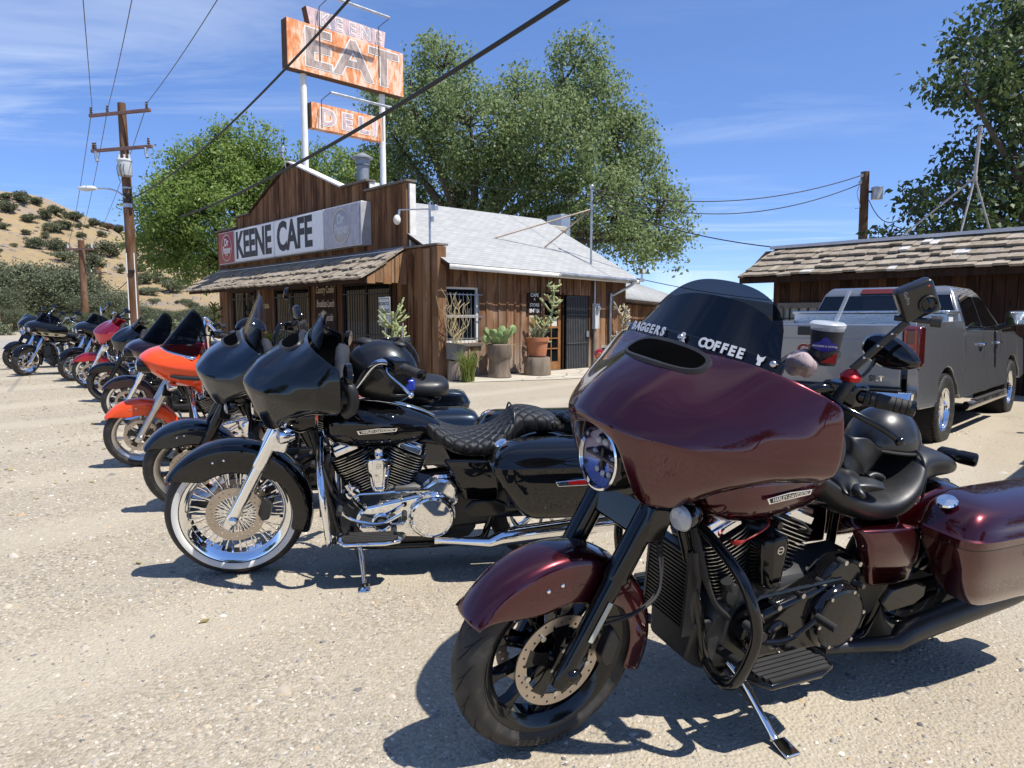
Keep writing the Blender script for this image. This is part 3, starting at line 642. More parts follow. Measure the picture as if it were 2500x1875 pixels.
# ------------------------------------------------------------------ shed on the right (local x along the front to the left/back, y into the building)
QA = R(41.3); QE = V((-math.sin(QA), math.cos(QA), 0))
shed = empty('timber_shed', (9.53, 13.24, -.15)); SM = frame((9.53, 13.24, -.15), QE, (QE.y, -QE.x, 0) if False else (math.cos(QA), math.sin(QA), 0))
if SM.determinant() < 0 or SM.to_3x3().col[2].z < 0:
    SM = frame((9.53, 13.24, -.15), -QE, (math.cos(QA), math.sin(QA), 0))
shed.matrix_world = SM; SX = -1 if (SM.to_3x3() @ V((1, 0, 0))).dot(QE) < 0 else 1
tag(shed, 'dark timber shed with a weathered shake pent roof behind the grey pickup', 'shed')
def sp_(name, mb, m, parent=shed, **k): return ob(name, mb, m, parent, **k)
XL, XR = 5.02 * SX, -4.2 * SX
sp_('wall', MB().box(((XL + XR) / 2, 1.8, 1.32), (abs(XL - XR) - .04, 3.5, 2.6)), M_WD)
x = min(XL, XR)
while x < max(XL, XR):
    w = rnd.uniform(.18, .27); x2 = min(max(XL, XR), x + w)
    a, b = sorted((4.8 * SX, 3.5 * SX)); z1 = 2.45
    if a < (x + x2) / 2 < b:
        for q0, q1 in ((.02, .75), (1.78, 2.45)): sp_('board', MB().box(((x + x2) / 2, .02 + rnd.uniform(-.012, .008), (q0 + q1) / 2), (x2 - x - .010, .035, q1 - q0)), M_WSHED)
    else: sp_('board', MB().box(((x + x2) / 2, .02 + rnd.uniform(-.012, .008), 1.23), (x2 - x - .010, .035, 2.42)), M_WSHED)
    x = x2
w_ = sp_('window', MB().box((4.15 * SX, .03, 1.27), (1.26, .02, 1.0)), plain('pale_window_glass', (.30, .30, .25), .2, vary=.3))
sp_('frame', MB().box((4.15 * SX, -.02, 1.75), (1.45, .06, .12)).box((4.15 * SX, -.02, .76), (1.45, .06, .1)).box((4.80 * SX, -.02, 1.25), (.11, .06, 1.0)).box((3.50 * SX, -.02, 1.25), (.11, .06, 1.0)), M_GREYW, w_)
for k in range(5): sp_('muntin', MB().box(((3.72 + k * .22) * SX, .0, 1.25), (.02, .03, .95)), M_IRON, w_)
sp_('muntin', MB().box((4.15 * SX, .0, 1.45), (1.2, .03, .02)).box((4.15 * SX, .0, 1.1), (1.2, .03, .02)), M_IRON, w_)
# pent roof of shakes
st, sbm = V((0, .62, 3.12)), V((0, -.55, 2.42)); sl = sbm - st; sn = V((0, sl.z, -sl.y)).normalized(); sn = sn if sn.z > 0 else -sn
X0, X1 = sorted((5.66 * SX, -4.4 * SX))
rf_ = sp_('roof', MB().prism([(st.y, st.z - .02), (sbm.y + .05, sbm.z - .03), (sbm.y + .05, sbm.z - .10), (st.y, 2.55)], X0 + .06, X1 - .06, axes='yzx'), M_WD)
sp_('fascia', MB().box(((X0 + X1) / 2, sbm.y + .035, 2.34), (X1 - X0 - .1, .035, .14)), M_WD, rf_)
sp_('ridge_flashing', MB().box(((X0 + X1) / 2, .66, 3.17), (X1 - X0 - .45, .30, .07)), plain('white_roof_flashing', (.62, .63, .64), .45, vary=.08), rf_)
sp_('flat_roof', MB().box(((X0 + X1) / 2, 2.1, 3.05), (X1 - X0 - .5, 2.8, .10)), M_GALV, rf_)
pale = plain('new_pale_shake', (.52, .50, .46), .8, vary=.1); skew = .10 * SX
for row in range(5):
    x = X0 - rnd.uniform(0, .05)
    while x < X1 - .05:
        w = rnd.uniform(.15, .29); t0 = row / 5.0; t1 = min(1.05, t0 + .275 + rnd.uniform(-.035, .04)); l0, l1 = .006 + .012 * (row % 2), .082 + rnd.uniform(-.022, .03)
        p0, p1 = st + sl * (t0 - .02), st + sl * t1; inset = .30 * (1 - t0); 
        if SX < 0: xa, xb = max(x, X0 + inset), x + w
        else: xa, xb = x, min(x + w, X1 - inset)
        if xb - xa > .05:
            A, B, Cc, D = p0 + sn * l0, p1 + sn * l1, p1 + sn * (l1 - .05), p0 + sn * (l0 - .008)
            sp_('shake', MB().add([(xx, q.y, q.z) for xx in (xa + .004, xb - .004) for q in (A, B, Cc, D)], [(0, 1, 2, 3), (7, 6, 5, 4), (0, 4, 5, 1), (1, 5, 6, 2), (2, 6, 7, 3), (3, 7, 4, 0)]), pale if rnd.random() < .04 else M_SHAKE, rf_, angle=0)
        x += w
# tripod antenna mast standing on the shed
t_ = empty('antenna_tripod'); t_.matrix_world = SM @ T(1.35 * SX, 1.35, 3.1); tag(t_, 'thin pipe tripod mast standing on the shake roofed shed', 'mast')
M_PIPE = plain('weathered_pipe', (.42, .38, .34), .6, .3, vary=.2)
ob('mast_pipe', MB().cyl((0, 0, 1.25), (.04, 0, 2.25), .035).cyl((0, 0, 1.2), (0, 0, 1.3), .05).cyl((.04, 0, 2.2), (.045, 0, 2.3), .045), M_PIPE, t_)
for q in ((.12 * SX, -.35, 0), (1.35 * SX, -.5, 0), (-.32 * SX, .25, 0)): ob('leg', MB().cyl(q, (0, 0, 1.28), .02), M_PIPE, t_)
ob('cable', MB().tube(spline([(.05, 0, 2.1), (.22 * SX, 0, 2.12), (.25 * SX, 0, 2.0), (.02, 0, 1.9)], 5), .008, 6), M_RUB, t_)
# ------------------------------------------------------------------ pickup truck (local x forward, y left)
TP = (4.34, 8.93, -.15)
tr = empty('pickup_truck', TP, (0, 0, R(45.5)))
tag(tr, 'grey crew cab pickup truck parked with its tailgate towards the motorcycles', 'pickup truck')
M_TGRAY = plain('grey_truck_paint', (.25, .258, .272), .24, .55, 1.0); M_TRIM = plain('truck_black_trim', (.015, .015, .016), .5); M_TGL = plain('truck_tinted_glass', (.004, .005, .006), .02, 0, .5)
def tp(name, mb, m, parent=tr, **k): return ob(name, mb, m, parent, **k)
WB = 3.74; TRr = .415
def arch(cx, r, n=12, z0=.42): return [(cx + r * math.cos(a), TRr + r * math.sin(a)) for a in [math.pi * (1 - i / n) for i in range(n + 1)]]
def side_poly():
    low = .50
    p = [(-1.16, .62), (-1.12, .52), (-.56, low)]; p += [(a, max(b, low)) for a, b in [(-.50, .55)] + arch(0, .50)[1:-1] + [(.50, .55)]]
    p += [(.56, low), (WB - .58, low)] + [(a, max(b, low)) for a, b in [(WB - .52, .55)] + arch(WB, .52)[1:-1] + [(WB + .52, .55)]] + [(WB + .6, .52), (WB + .86, .56)]
    p += [(WB + .90, .80), (WB + .86, 1.14), (WB + .35, 1.22), (WB - .55, 1.255), (WB - .85, 1.27), (.86, 1.33), (.78, 1.44), (-1.12, 1.44), (-1.16, 1.38)]
    return p
SP = side_poly()
for s in (-1, 1):
    rings = [[(x, s * (yo + (0 if z < .75 else -.02 - .05 * smooth(1.0, 1.45, z))), z) for x, z in SP] for yo in (1.03,)]
    inn = [[(x, s * .90, z) for x, z in SP]]
    sd_ = tp('body_side', MB().loft(rings + inn), M_TGRAY, bevel=.018, seg=3)
    for cx in (0, WB): tp('wheel_well', MB().lathe([(.49, 0), (.49, .36), (0, .36)], (cx, s * .98 if s < 0 else .62, TRr), (0, 1, 0), 24), M_DARK)
    # doors: seams and handles
    for xx in (.88, 1.86, 2.92): tp('door_seam', MB().add([(xx, s * 1.0115, .58), (xx + .012, s * 1.0115, .58), (xx + .012, s * .996, 1.30), (xx, s * .996, 1.30)], [(0, 1, 2, 3)]), M_DARK, sd_)
    for xx in (1.66, 2.62): tp('door_handle', MB().tube([(xx - .10, s * 1.005, 1.13), (xx - .06, s * 1.035, 1.135), (xx + .06, s * 1.035, 1.135), (xx + .10, s * 1.005, 1.13)], .016, 8), M_CHROME, sd_)
    tp('running_board', MB().tube([(.72, s * 1.06, .40), (.78, s * 1.08, .395), (2.95, s * 1.08, .395), (3.0, s * 1.06, .40)], .055, 10, flat=.8), M_STEEL)
    tp('step_pad', MB().box((1.86, s * 1.085, .452), (1.7, .07, .012)), M_RUB)
    tl_ = tp('tail_light', MB().prism([(-1.205, .98), (-1.16, .95), (-1.02, 1.0), (-1.02, 1.39), (-1.17, 1.40), (-1.21, 1.36)], s * .86 if s > 0 else -1.025, s * .86 if s < 0 else 1.025, axes='xzy'), plain('truck_tail_red', (.075, .004, .004), .12, 0, 1.0), bevel=.015)
    tp('lamp_bar', MB().box((-1.212, s * .93, 1.19), (.012, .10, .03)).box((-1.212, s * .885, 1.19), (.012, .02, .34)).box((-1.212, s * .985, 1.19), (.012, .02, .34)), M_REDL, tl_)
tp('tailgate', MB().loft([[(-1.17, yy, z) for yy, z in ((-.86, .72), (.86, .72), (.86, 1.42), (-.86, 1.42))], [(-1.21, yy, z) for yy, z in ((-.855, .74), (.855, .74), (.855, 1.405), (-.855, 1.405))]]), M_TGRAY, bevel=.015, seg=3)
tg = tp('tailgate_panel', MB().box((-1.213, 0, 1.12), (.012, 1.5, .26)), M_TGRAY, bevel=.02, seg=3)
tp('tailgate_handle', MB().box((-1.222, .0, 1.335), (.012, .5, .10)), M_TRIM, bevel=.01)
for s_, yy, sz, m in (('GMC', .06, .15, plain('truck_red_badge', (.16, .010, .010), .3)),):
    tp('badge', MB().merge(text_mb(s_, sz, .006, .008, 1.1), frame((-1.225, yy, 1.12), (0, -1, 0), (0, 0, 1))), m, tg, angle=0); tp('badge', MB().merge(text_mb(s_, sz, .004, .010, 1.1), frame((-1.223, yy, 1.12), (0, -1, 0), (0, 0, 1))), M_CHROME, tg, angle=0)
tp('badge', MB().merge(text_mb('SLT', .085, .004, .003, 1.2), frame((-1.214, -.62, .83), (0, -1, 0), (0, 0, 1))), M_CHROME, tg, angle=0)
tp('bumper', MB().loft([[(x, yy, z) for x, z in ((-1.20, .52), (-1.34, .54), (-1.37, .62), (-1.34, .71), (-1.18, .72))] for yy in (-1.0, -.9, -.4, .4, .9, 1.0)]), M_CHROME, bevel=.02, seg=3)
tp('bumper_pad', MB().box((-1.27, 0, .725), (.16, 1.75, .015)), M_TRIM); tp('number_plate', MB().box((-1.375, 0, .62), (.01, .31, .155)), M_WHITE)
tp('bed_floor', MB().box((-.2, 0, .86), (1.9, 1.8, .05)), M_TRIM); tp('underbody', MB().box((1.7, 0, .50), (5.6, 1.3, .22)), M_DARK)
# cab
def cab_ring(z, x0, x1, hw): return [(x0, -hw, z), (x1, -hw, z), (x1, hw, z), (x0, hw, z)]
cab = tp('cab', MB().loft([cab_ring(1.22, .80, 3.15, .985), cab_ring(1.34, .82, 3.05, .965), cab_ring(1.80, .98, 2.30, .80), cab_ring(1.885, 1.08, 2.10, .74), cab_ring(1.90, 1.25, 1.95, .62)]), M_TGRAY, bevel=.03, seg=3)
tp('cab_front', MB().box((2.6, 0, .95), (3.6, 1.86, .62)), M_TGRAY, cab, bevel=.03)
tp('hood', MB().loft([[(x, yy, z) for yy, z in ((-.93, 1.1), (-.88, zt - .03), (-.4, zt), (.4, zt), (.88, zt - .03), (.93, 1.1))] for x, zt in ((2.95, 1.32), (3.6, 1.30), (WB + .6, 1.24), (WB + .86, 1.16))]), M_TGRAY, bevel=.02)
tp('grille', MB().box((WB + .91, 0, .88), (.05, 1.6, .46)), M_CHROME)
gl = tp('rear_window', MB().loft([[(.815, -.90, 1.40), (.815, .90, 1.40), (.955, .775, 1.775), (.955, -.775, 1.775)], [(.803, -.90, 1.40), (.803, .90, 1.40), (.943, .775, 1.775), (.943, -.775, 1.775)]]), M_TGL)
tp('window_slider', MB().add([(.80, -.26, 1.42), (.80, .26, 1.42), (.925, .25, 1.74), (.925, -.25, 1.74)], [(0, 1, 2, 3)]), plain('slider_glass', (.008, .010, .013), .02, 0, .5), gl)
tp('high_brake_light', MB().loft([[(.975, -.32, 1.80), (.975, .32, 1.80), (1.02, .30, 1.865), (1.02, -.30, 1.865)], [(.955, -.32, 1.80), (.955, .32, 1.80), (1.0, .30, 1.87), (1.0, -.30, 1.87)]]), plain('dull_red_lens', (.16, .03, .03), .3), cab, bevel=.008)
tp('windscreen', MB().add([(3.04, -.84, 1.36), (3.04, .84, 1.36), (2.33, .70, 1.80), (2.33, -.70, 1.80)], [(0, 1, 2, 3)]), M_TGL, cab)
for s in (-1, 1):
    def sw(pts): return MB().loft([[(x, s * (lerp(.965, .80, (z - 1.34) / .46) + o), z) for x, z in pts] for o in (.004, .012)])
    tp('side_window', sw([(.99, 1.38), (1.80, 1.37), (1.80, 1.76), (1.18, 1.77), (1.08, 1.72)]), M_TGL, cab); tp('side_window', sw([(1.88, 1.37), (2.80, 1.36), (2.36, 1.70), (2.22, 1.76), (1.88, 1.76)]), M_TGL, cab)
    tp('window_trim', MB().tube([(.95, s * .975, 1.36), (2.9, s * .985, 1.34)], .010, 6), M_CHROME, cab)
    mi = tp('door_mirror', MB().loft([[(x, s * yy, z) for yy, z in ((1.10, 1.36), (1.34, 1.38), (1.36, 1.50), (1.33, 1.58), (1.12, 1.57), (1.09, 1.50))] for x in (2.56, 2.68)]), M_TRIM, bevel=.025, seg=3)
    tp('mirror_glass', MB().box((2.555, s * 1.225, 1.475), (.01, .20, .17)), M_MIRR, mi); tp('mirror_arm', MB().tube([(2.65, s * .94, 1.32), (2.63, s * 1.15, 1.38)], .045, 8), M_TRIM, mi)
# tool box across the bed
tb = tp('tool_box', MB().box((.50, 0, 1.46), (.50, 1.84, .16)), plain('diamond_plate', (.66, .67, .68), .28, 1.0, bump=(38, .8, .01)), bevel=.012); tp('tool_box_lid', MB().box((.50, 0, 1.55), (.54, 1.88, .035)), MAT['diamond_plate'], tb, bevel=.01); tp('side_label', MB().box((.36, -.925, 1.46), (.20, .01, .06)), M_WHITE, tb)
def tyre_w(): return MB().lathe([(.255, -.115), (.30, -.13), (.36, -.137), (.395, -.130), (.413, -.105), (.416, 0), (.413, .105), (.395, .130), (.36, .137), (.30, .13), (.255, .115)], ax=(0, 1, 0), n=56)
def tread():
    mb = MB()
    for k in range(60):
        a = 2 * math.pi * k / 60
        for j, yy in enumerate((-.10, -.05, 0, .05, .10)):
            mb.box((0, yy, .417), (.030, .040, .008), Matrix.Rotation(a + .03 * (j % 2), 4, 'Y'))
    return mb
def rimm():
    mb = MB().lathe([(.265, -.11), (.262, -.08), (.24, -.05), (.24, .09), (.262, .11)], ax=(0, 1, 0), n=40).cyl((0, -.09, 0), (0, .05, 0), .075, n=20)
    for k in range(6):
        for d in (-.10, .10):
            mb.loft([[(q * math.cos(d * .2), yy, q * d * .55 + zz) for yy, zz in ((-.085, -.020), (-.085, .020), (-.04, .022), (-.04, -.022))] for q in (.06, .15, .25)], M=Matrix.Rotation(2 * math.pi * k / 6, 4, 'Y'))
    return mb
def axle_wheel(x, s):
    w = link('wheel', mesh('truck_rim', rimm), M_CHROME, tr, M=T(x, s * .885, TRr) @ Rz(0 if s < 0 else math.pi))
    link('tyre', mesh('truck_tyre', tyre_w, 50), M_TYRE, w); link('tread', mesh('truck_tread', tread, 0), M_TYRE, w); link('brake_drum', mesh('truck_drum', lambda: MB().cyl((0, .02, 0), (0, .06, 0), .19, n=24)), M_DARK, w)
for x in (0, WB):
    for s in (-1, 1): axle_wheel(x, s)
# ------------------------------------------------------------------ small dark hatchback by the cafe
ca = empty('dark_car', (2.12, 12.45, -.15), (0, 0, R(52))); tag(ca, 'dark compact car parked near the cafe side wall, mostly hidden by the maroon fairing', 'car')
M_CARP = paint('car_blue_black', (.010, .013, .020), .5)
def car_ring(x, hw, zb, zt, e=4): return se_ring(x, 0, (zb + zt) / 2, hw, (zt - zb) / 2, (zt - zb) / 2, 28, e)
ob('body', MB().loft([car_ring(x, w, a, b) for x, w, a, b in ((-.02, .70, .34, .88), (.04, .80, .28, .98), (.25, .86, .24, 1.02), (.9, .88, .22, 1.0), (2.6, .88, .22, .98), (3.6, .86, .24, .90), (4.2, .78, .28, .80), (4.35, .68, .34, .70))]), M_CARP, ca, sub=1)
ob('cabin', MB().loft([se_ring(x, 0, .95, w, h, .2, 24, 3) for x, w, h in ((.75, .60, .06), (1.20, .66, .40), (1.6, .68, .48), (2.3, .68, .47), (2.8, .64, .34), (3.3, .58, .03))]), M_TGL, ca, sub=1)
ob('roof_panel', MB().loft([se_ring(x, 0, 1.40, w, .055, .02, 20, 3) for x, w in ((1.25, .50), (1.45, .57), (2.2, .58), (2.55, .50))]), M_CARP, ca, sub=1)
for s in (1, -1):
    tl_ = ob('tail_light', MB().ell((.05, s * .70, .80), (.06, .13, .11), 16, 10), M_REDL, ca); ob('indicator', MB().ell((.0, s * .68, .80), (.03, .05, .05), 12, 8), M_AMB, tl_)
    ob('reflector', MB().box((.0, s * .68, .38), (.03, .12, .05)), M_REDL, ca)
    for x in (.85, 3.45):
        w = ob('wheel', MB().lathe([(.0, .02), (.12, .03), (.19, .06), (.21, .09)], (x, s * .78 if s > 0 else -.78, .31), (0, s, 0), 24), M_STEEL, ca); ob('tyre', MB().lathe([(.2, -.10), (.30, -.10), (.315, 0), (.30, .10), (.2, .10)], (x, s * .78, .31), (0, 1, 0), 32), M_TYRE, w)
ob('number_plate', MB().box((-.03, 0, .72), (.015, .31, .155)), M_WHITE, ca); ob('bumper', MB().loft([se_ring(x, 0, .42, w, .13, .13, 20, 4) for x, w in ((-.06, .66), (-.02, .76), (.10, .84), (.3, .86))]), M_CARP, ca, sub=1)
ob('badge', MB().merge(text_mb('COROLLA', .06, .002, .002, 1.1), frame((-.005, .48, .955), (0, -1, 0), (0, 0, 1))), M_CHROME, ca, angle=0)
# ------------------------------------------------------------------ tall roadside sign
SD = V((.7071, .7071, 0)); so_ = V((-5.98, 24.73, 0)); SN = V((.7071, -.7071, 0))
sgn = empty('roadside_sign'); SGM = frame(so_, SD, (0, 0, 1)); sgn.matrix_world = SGM   # local x along, y up, z towards the viewer
tag(sgn, 'tall rusty orange sign reading KEENE EAT DELI on two white pipe posts', 'sign')
def rust(name, c1, c2, c3, sc=2.2):
    t = NT(name); p = t.co('Object'); n = t.noise(t.map(p, (1.2, .6, 1)), sc, 8, .68, .5); f = t.noise(t.map(p, (6, 1.4, 1)), 2, 5, .6)
    q = t.math('ADD', t.math('MULTIPLY', n, .65), t.math('MULTIPLY', f, .35)); t.set(Base_Color=t.ramp(q, [(.40, c1), (.49, c2), (.56, c3)]), Roughness=.75); t.bump(n, .3, .01); MAT[name] = t.m; return t.m
M_RUST = rust('rusty_orange_enamel', (.60, .16, .045), (.72, .31, .13), (.80, .56, .42)); M_PINK = rust('faded_pink_enamel', (.22, .20, .19), (.36, .27, .235), (.48, .38, .33)); M_LILAC = rust('faded_lilac_enamel', (.30, .29, .36), (.58, .40, .40), (.68, .52, .50)); M_OLD = plain('sign_side_rust', (.10, .050, .028), .8, vary=.3)  # side material is mottled dark brown, for sign edges and rods
M_POST = rust('chipped_white_pipe', (.70, .70, .68), (.76, .76, .74), (.80, .80, .78), 6)
def gp_(name, mb, m, parent=sgn, **k): return ob(name, mb, m, parent, **k)
for x, zt in ((-1.08, 9.4), (2.0, 9.4)): gp_('post', MB().cyl((x, -.15, -.12), (x, zt, -.12), .105, n=18), M_POST)
eat = gp_('eat_panel', MB().box((.485, 9.99, 0), (4.51, 1.52, .34)), M_RUST, bevel=.01); gp_('edge', MB().box((-1.775, 9.99, -.0), (.012, 1.50, .33)), M_OLD, eat); gp_('edge', MB().box((.485, 9.228, 0), (4.5, .012, .33)), M_OLD, eat)
ken = gp_('keene_panel', MB().prism([(-.92, 10.755), (1.95, 10.755), (2.02, 11.30), (-1.05, 11.30)], -.15, .13, axes='xyz'), M_LILAC); gp_('edge', MB().prism([(-1.06, 11.30), (-1.05, 11.30), (-.92, 10.755), (-.93, 10.755)], -.15, .13, axes='xyz'), M_OLD, ken)
dl = gp_('deli_panel', MB().box((.455, 7.945, -.08), (2.72, .83, .28)), M_RUST, bevel=.01); gp_('edge', MB().box((-.912, 7.945, -.08), (.012, .81, .27)), M_OLD, dl)
M_WLINE = plain('sign_white_line', (.76, .73, .68), .6, vary=.08)
def lt(s, x, y, size, sx, z, par, off, inn, m):
    gp_('lettering', MB().merge(text_mb(s, size, .002, off, sx), T(x, y, z)), M_WLINE, par, angle=0); gp_('lettering', MB().merge(text_mb(s, size, .002, inn, sx), T(x, y, z + .006)), m, par, angle=0)
for ch, x, q in (('E', -.70, 1.3), ('A', .66, 1.3), ('T', 1.90, 1.22)): lt(ch, x, 9.97, 1.66, q, .176, eat, .066, .030, M_PINK)
for k, ch in enumerate('KEENE'): lt(ch, -.38 + k * .52, 11.02, .56, 1.0, .136, ken, .030, -.004, M_LILAC)
for k, ch in enumerate('DELI'): lt(ch, (-.30, .42, 1.08, 1.55)[k], 7.93, .72, 1.15, .066, dl, .055, .016, M_LILAC)
for (xa, xb, y, o) in ((-.62, 1.69, 11.42, .85), (-.62, 1.80, 8.48, .75)):
    lb = gp_('light_bar', MB().cyl((xa + .02, y + .08, o), (xb, y + .08, o), .045, n=12), M_GALV)
    for x in (xa, xb): gp_('rod', MB().tube([(x, y - 1.75 if y > 10 else y - .95, .20), (x, y - .05, .20), (x + .02, y + .08, o)], .014, 6), M_OLD, lb)
# ------------------------------------------------------------------ utility pole with transformer and street lamp
up = empty('utility_pole', (-14.55, 27.5, -.15), (0, R(-.3), R(0))); tag(up, 'tall wooden utility pole with two crossarms, transformer can and street lamp', 'utility pole')
def pp(name, mb, m, parent=up, **k): return ob(name, mb, m, parent, **k)
pp('pole', MB().tube([(0, 0, 0), (0, 0, 5), (-.05, 0, 9.45)], [.20, .175, .14], 16), M_POLE)
M_ARM = plain('crossarm_brown', (.20, .115, .095), .7, vary=.2); M_INS = plain('brown_insulator', (.10, .075, .065), .3, vary=.1); M_PORC = plain('pale_insulator', (.60, .60, .58), .3)
AD = V((.965, -.26, 0)).normalized()
for z, L in ((9.05, 1.38), (7.75, 1.38)):
    ar = pp('crossarm', MB().box((0, 0, 0), (2 * L, .10, .12), T(-.05, -.17, z) @ Rz(math.atan2(AD.y, AD.x))), M_ARM, bevel=.01)
    for s in (-1.3, -.55 if z > 8 else -1.2, 1.22):
        b = V((-.05, -.17, z)) + AD * s
        pp('insulator', MB().tube([b + V((0, 0, .06)), b + V((0, 0, .12)), b + V((0, 0, .16)), b + V((0, 0, .20)), b + V((0, 0, .24)), b + V((0, 0, .30))], [.02, .06, .03, .06, .03, .045], 10), M_INS, ar)
    if z < 8:
        for s in (-1.15, 1.12):
            b = V((-.05, -.19, z)) + AD * s; pp('cutout_switch', MB().tube([b + V((0, -.05, -.05)), b + V((.03, -.1, -.28)), b + V((.08, -.1, -.42))], [.06, .05, .07], 8), M_GALV, ar)
tf = pp('transformer', MB().lathe([(0, 6.72), (.24, 6.72), (.25, 6.74), (.25, 7.24), (.27, 7.25), (.27, 7.29), (.22, 7.33), (0, 7.36)], (.12, -.34, 0), n=24), plain('transformer_grey', (.52, .55, .55), .45, vary=.08))
for k in (-.18, .02, .20): pp('bushing', MB().tube([(.12 + k, -.36, 7.3), (.12 + k, -.36, 7.42), (.12 + k, -.36, 7.5)], [.05, .035, .05], 8), M_PORC, tf)
for k in (-.12, 0, .12): pp('lead_wire', MB().tube(spline([(.12 + k, -.60, 7.1), (.10 + k, -.63, 6.9), (.14 + k, -.55, 6.5)], 4), .012, 6), M_RUB, tf)
lamp = pp('street_lamp', MB().tube(spline([(0, -.15, 5.95), (-.30, -.2, 6.18), (-.62, -.25, 6.27), (-.95, -.3, 6.28)], 5), .03, 8), M_GALV); pp('lamp_head', MB().loft([se_ring(-1.0 - q, -.3, 6.27, w, h, h2, 16) for q, w, h, h2 in ((0, .05, .05, .05), (.12, .13, .10, .06), (.40, .15, .11, .10), (.62, .11, .07, .06), (.70, .03, .02, .02))]), plain('lamp_head_grey', (.60, .61, .60), .4), lamp)
pp('conduit', MB().cyl((-.10, -.19, 0), (-.10, -.17, 3.9), .022, n=8), M_WHITE); pp('conduit', MB().cyl((.16, -.10, 0), (.16, -.10, 3.9), .022, n=8), M_WHITE); pp('pole_band', MB().cyl((0, 0, 5.6), (0, 0, 5.75), .185).cyl((-.01, 0, 6.3), (-.01, 0, 6.36), .18), M_GALV)
for z in (6.05, 5.85, 3.2): pp('bracket', MB().box((.08, -.18, z), (.2, .1, .1)), M_IRON)
# two farther poles
for (x, y, h_, lab) in ((-35.9, 60, 7.7, 'distant wooden pole with a crossarm below the hill'), (-57.5, 100, 8.2, 'most distant wooden pole behind the oaks'), (-38, 52.5, 3.6, 'short bare wooden pole at the left edge by the road')):
    p_ = empty('utility_pole', (x, y, -.15)); tag(p_, lab, 'utility pole')
    ob('pole', MB().tube([(0, 0, 0), (0, 0, h_ + .1)], [.30, .24], 12), M_POLE, p_)
    if h_ > 7: ob('crossarm', MB().box((0, -.25, h_ - .65), (2.6, .14, .16), Rz(R(-10))), M_ARM, p_); ob('insulators', MB().cyl((-1.1, -.05, h_ - .55), (-1.1, -.05, h_ - .25), .08).cyl((1.1, -.4, h_ - .55), (1.1, -.4, h_ - .25), .08), M_PORC, p_)
# service pole behind the shed
p_ = empty('service_pole', (10.75, 22, -.15)); tag(p_, 'wooden service pole with a small meter box behind the shake roofed shed', 'utility pole')
ob('pole', MB().tube([(0, 0, 0), (-.06, 0, 5.85)], [.15, .12], 12), M_POLE, p_); ob('meter_box', MB().box((.28, -.1, 5.2), (.28, .2, .38)), M_PORC, p_, bevel=.02); ob('bracket', MB().box((.12, -.05, 5.25), (.16, .06, .06)), M_IRON, p_)
ob('insulators', MB().ell((-.2, -.1, 5.72), (.06,) * 3, 8, 6).ell((-.24, -.1, 5.52), (.06,) * 3, 8, 6).tube(spline([(-.2, -.1, 5.6), (-.32, -.1, 5.2), (-.22, -.12, 4.8), (-.36, -.1, 4.75)], 4), .012, 5), M_PORC, p_)
# ------------------------------------------------------------------ wires
M_WIRE = plain('wire_black', (.012, .012, .012), .6); M_WIRE2 = plain('wire_bronze', (.10, .085, .08), .5)
def wire(a, b, sag, r, label, m=M_WIRE, name='overhead_wire', n=24):
    a, b = V(a), V(b); pts = []
    for i in range(n + 1):
        t = i / n; p = a.lerp(b, t); p.z -= sag * 4 * t * (1 - t); pts.append(p)
    o = ob(name, MB().tube(pts, r, 8), m, angle=60); tag(o, label, 'wire', 'overhead wires'); return o
pb = V((-14.6, 27.33, -.15))
def armpt(s, z): return pb + AD * s + V((0, 0, z + .3))
wire(armpt(-1.3, 9.05), (-6.3, 10.8, 8.6), .25, .011, 'leftmost of three thin wires rising from the upper crossarm', M_WIRE2); wire(armpt(-.55, 9.05), (-4.5, 10.2, 8.6), .25, .011, 'middle of three thin wires rising from the upper crossarm', M_WIRE2); wire(armpt(1.22, 9.05), (-1.6, 9.2, 8.4), .25, .011, 'rightmost of three thin wires rising from the upper crossarm', M_WIRE2)
for s, k in ((-1.3, -1.1), (-.55, -.3), (1.22, .9)): wire(armpt(s, 9.05), (-35.9 + k, 60, 7.2), .5, .014, {-1.3: 'left thin wire running down to the distant pole', -.55: 'middle thin wire running down to the distant pole', 1.22: 'right thin wire running down to the distant pole'}[s], M_WIRE2)
wire((-14.4, 27.3, 5.75), (-.55, 9.0, 6.7), .55, .022, 'black twisted cable from the lamp bracket passing beside the orange sign')
wire((-12.0, 26.2, 4.95), (2.1, 7.6, 5.55), .35, .036, 'thick black cable crossing in front of the sign and the big tree')
wire((-14.4, 27.4, 3.0), (-35.9, 60, 3.4), .8, .018, 'low cable sagging from the near pole towards the hill')
mt_ = CM @ V((5.72, .3, 5.15))
wire(mt_, (10.6, 22, 5.6), .55, .014, 'upper of two slack wires to the service pole'); wire(mt_ - V((0, 0, .1)), (10.58, 22, 5.35), .75, .014, 'lower of two slack wires to the service pole'); wire(mt_ - V((0, 0, .35)), (7.1, 17.4, 2.95), .25, .014, 'black wire from the roof mast to the shed corner')
wire((10.85, 22, 4.85), (SM @ V((2.4 * SX, 1.2, 4.0))), .55, .012, 'short slack wire from the service pole to the shed'); wire(mt_ - V((0, 0, .2)), (-9.0, 33, 9.0), .4, .012, 'thin wire from the roof mast into the big tree'); wire(CM @ V((7.0, .2, 2.75)), (9.0, 24.5, 1.9), .1, .012, 'thin wire sloping down over the rear wing roof')
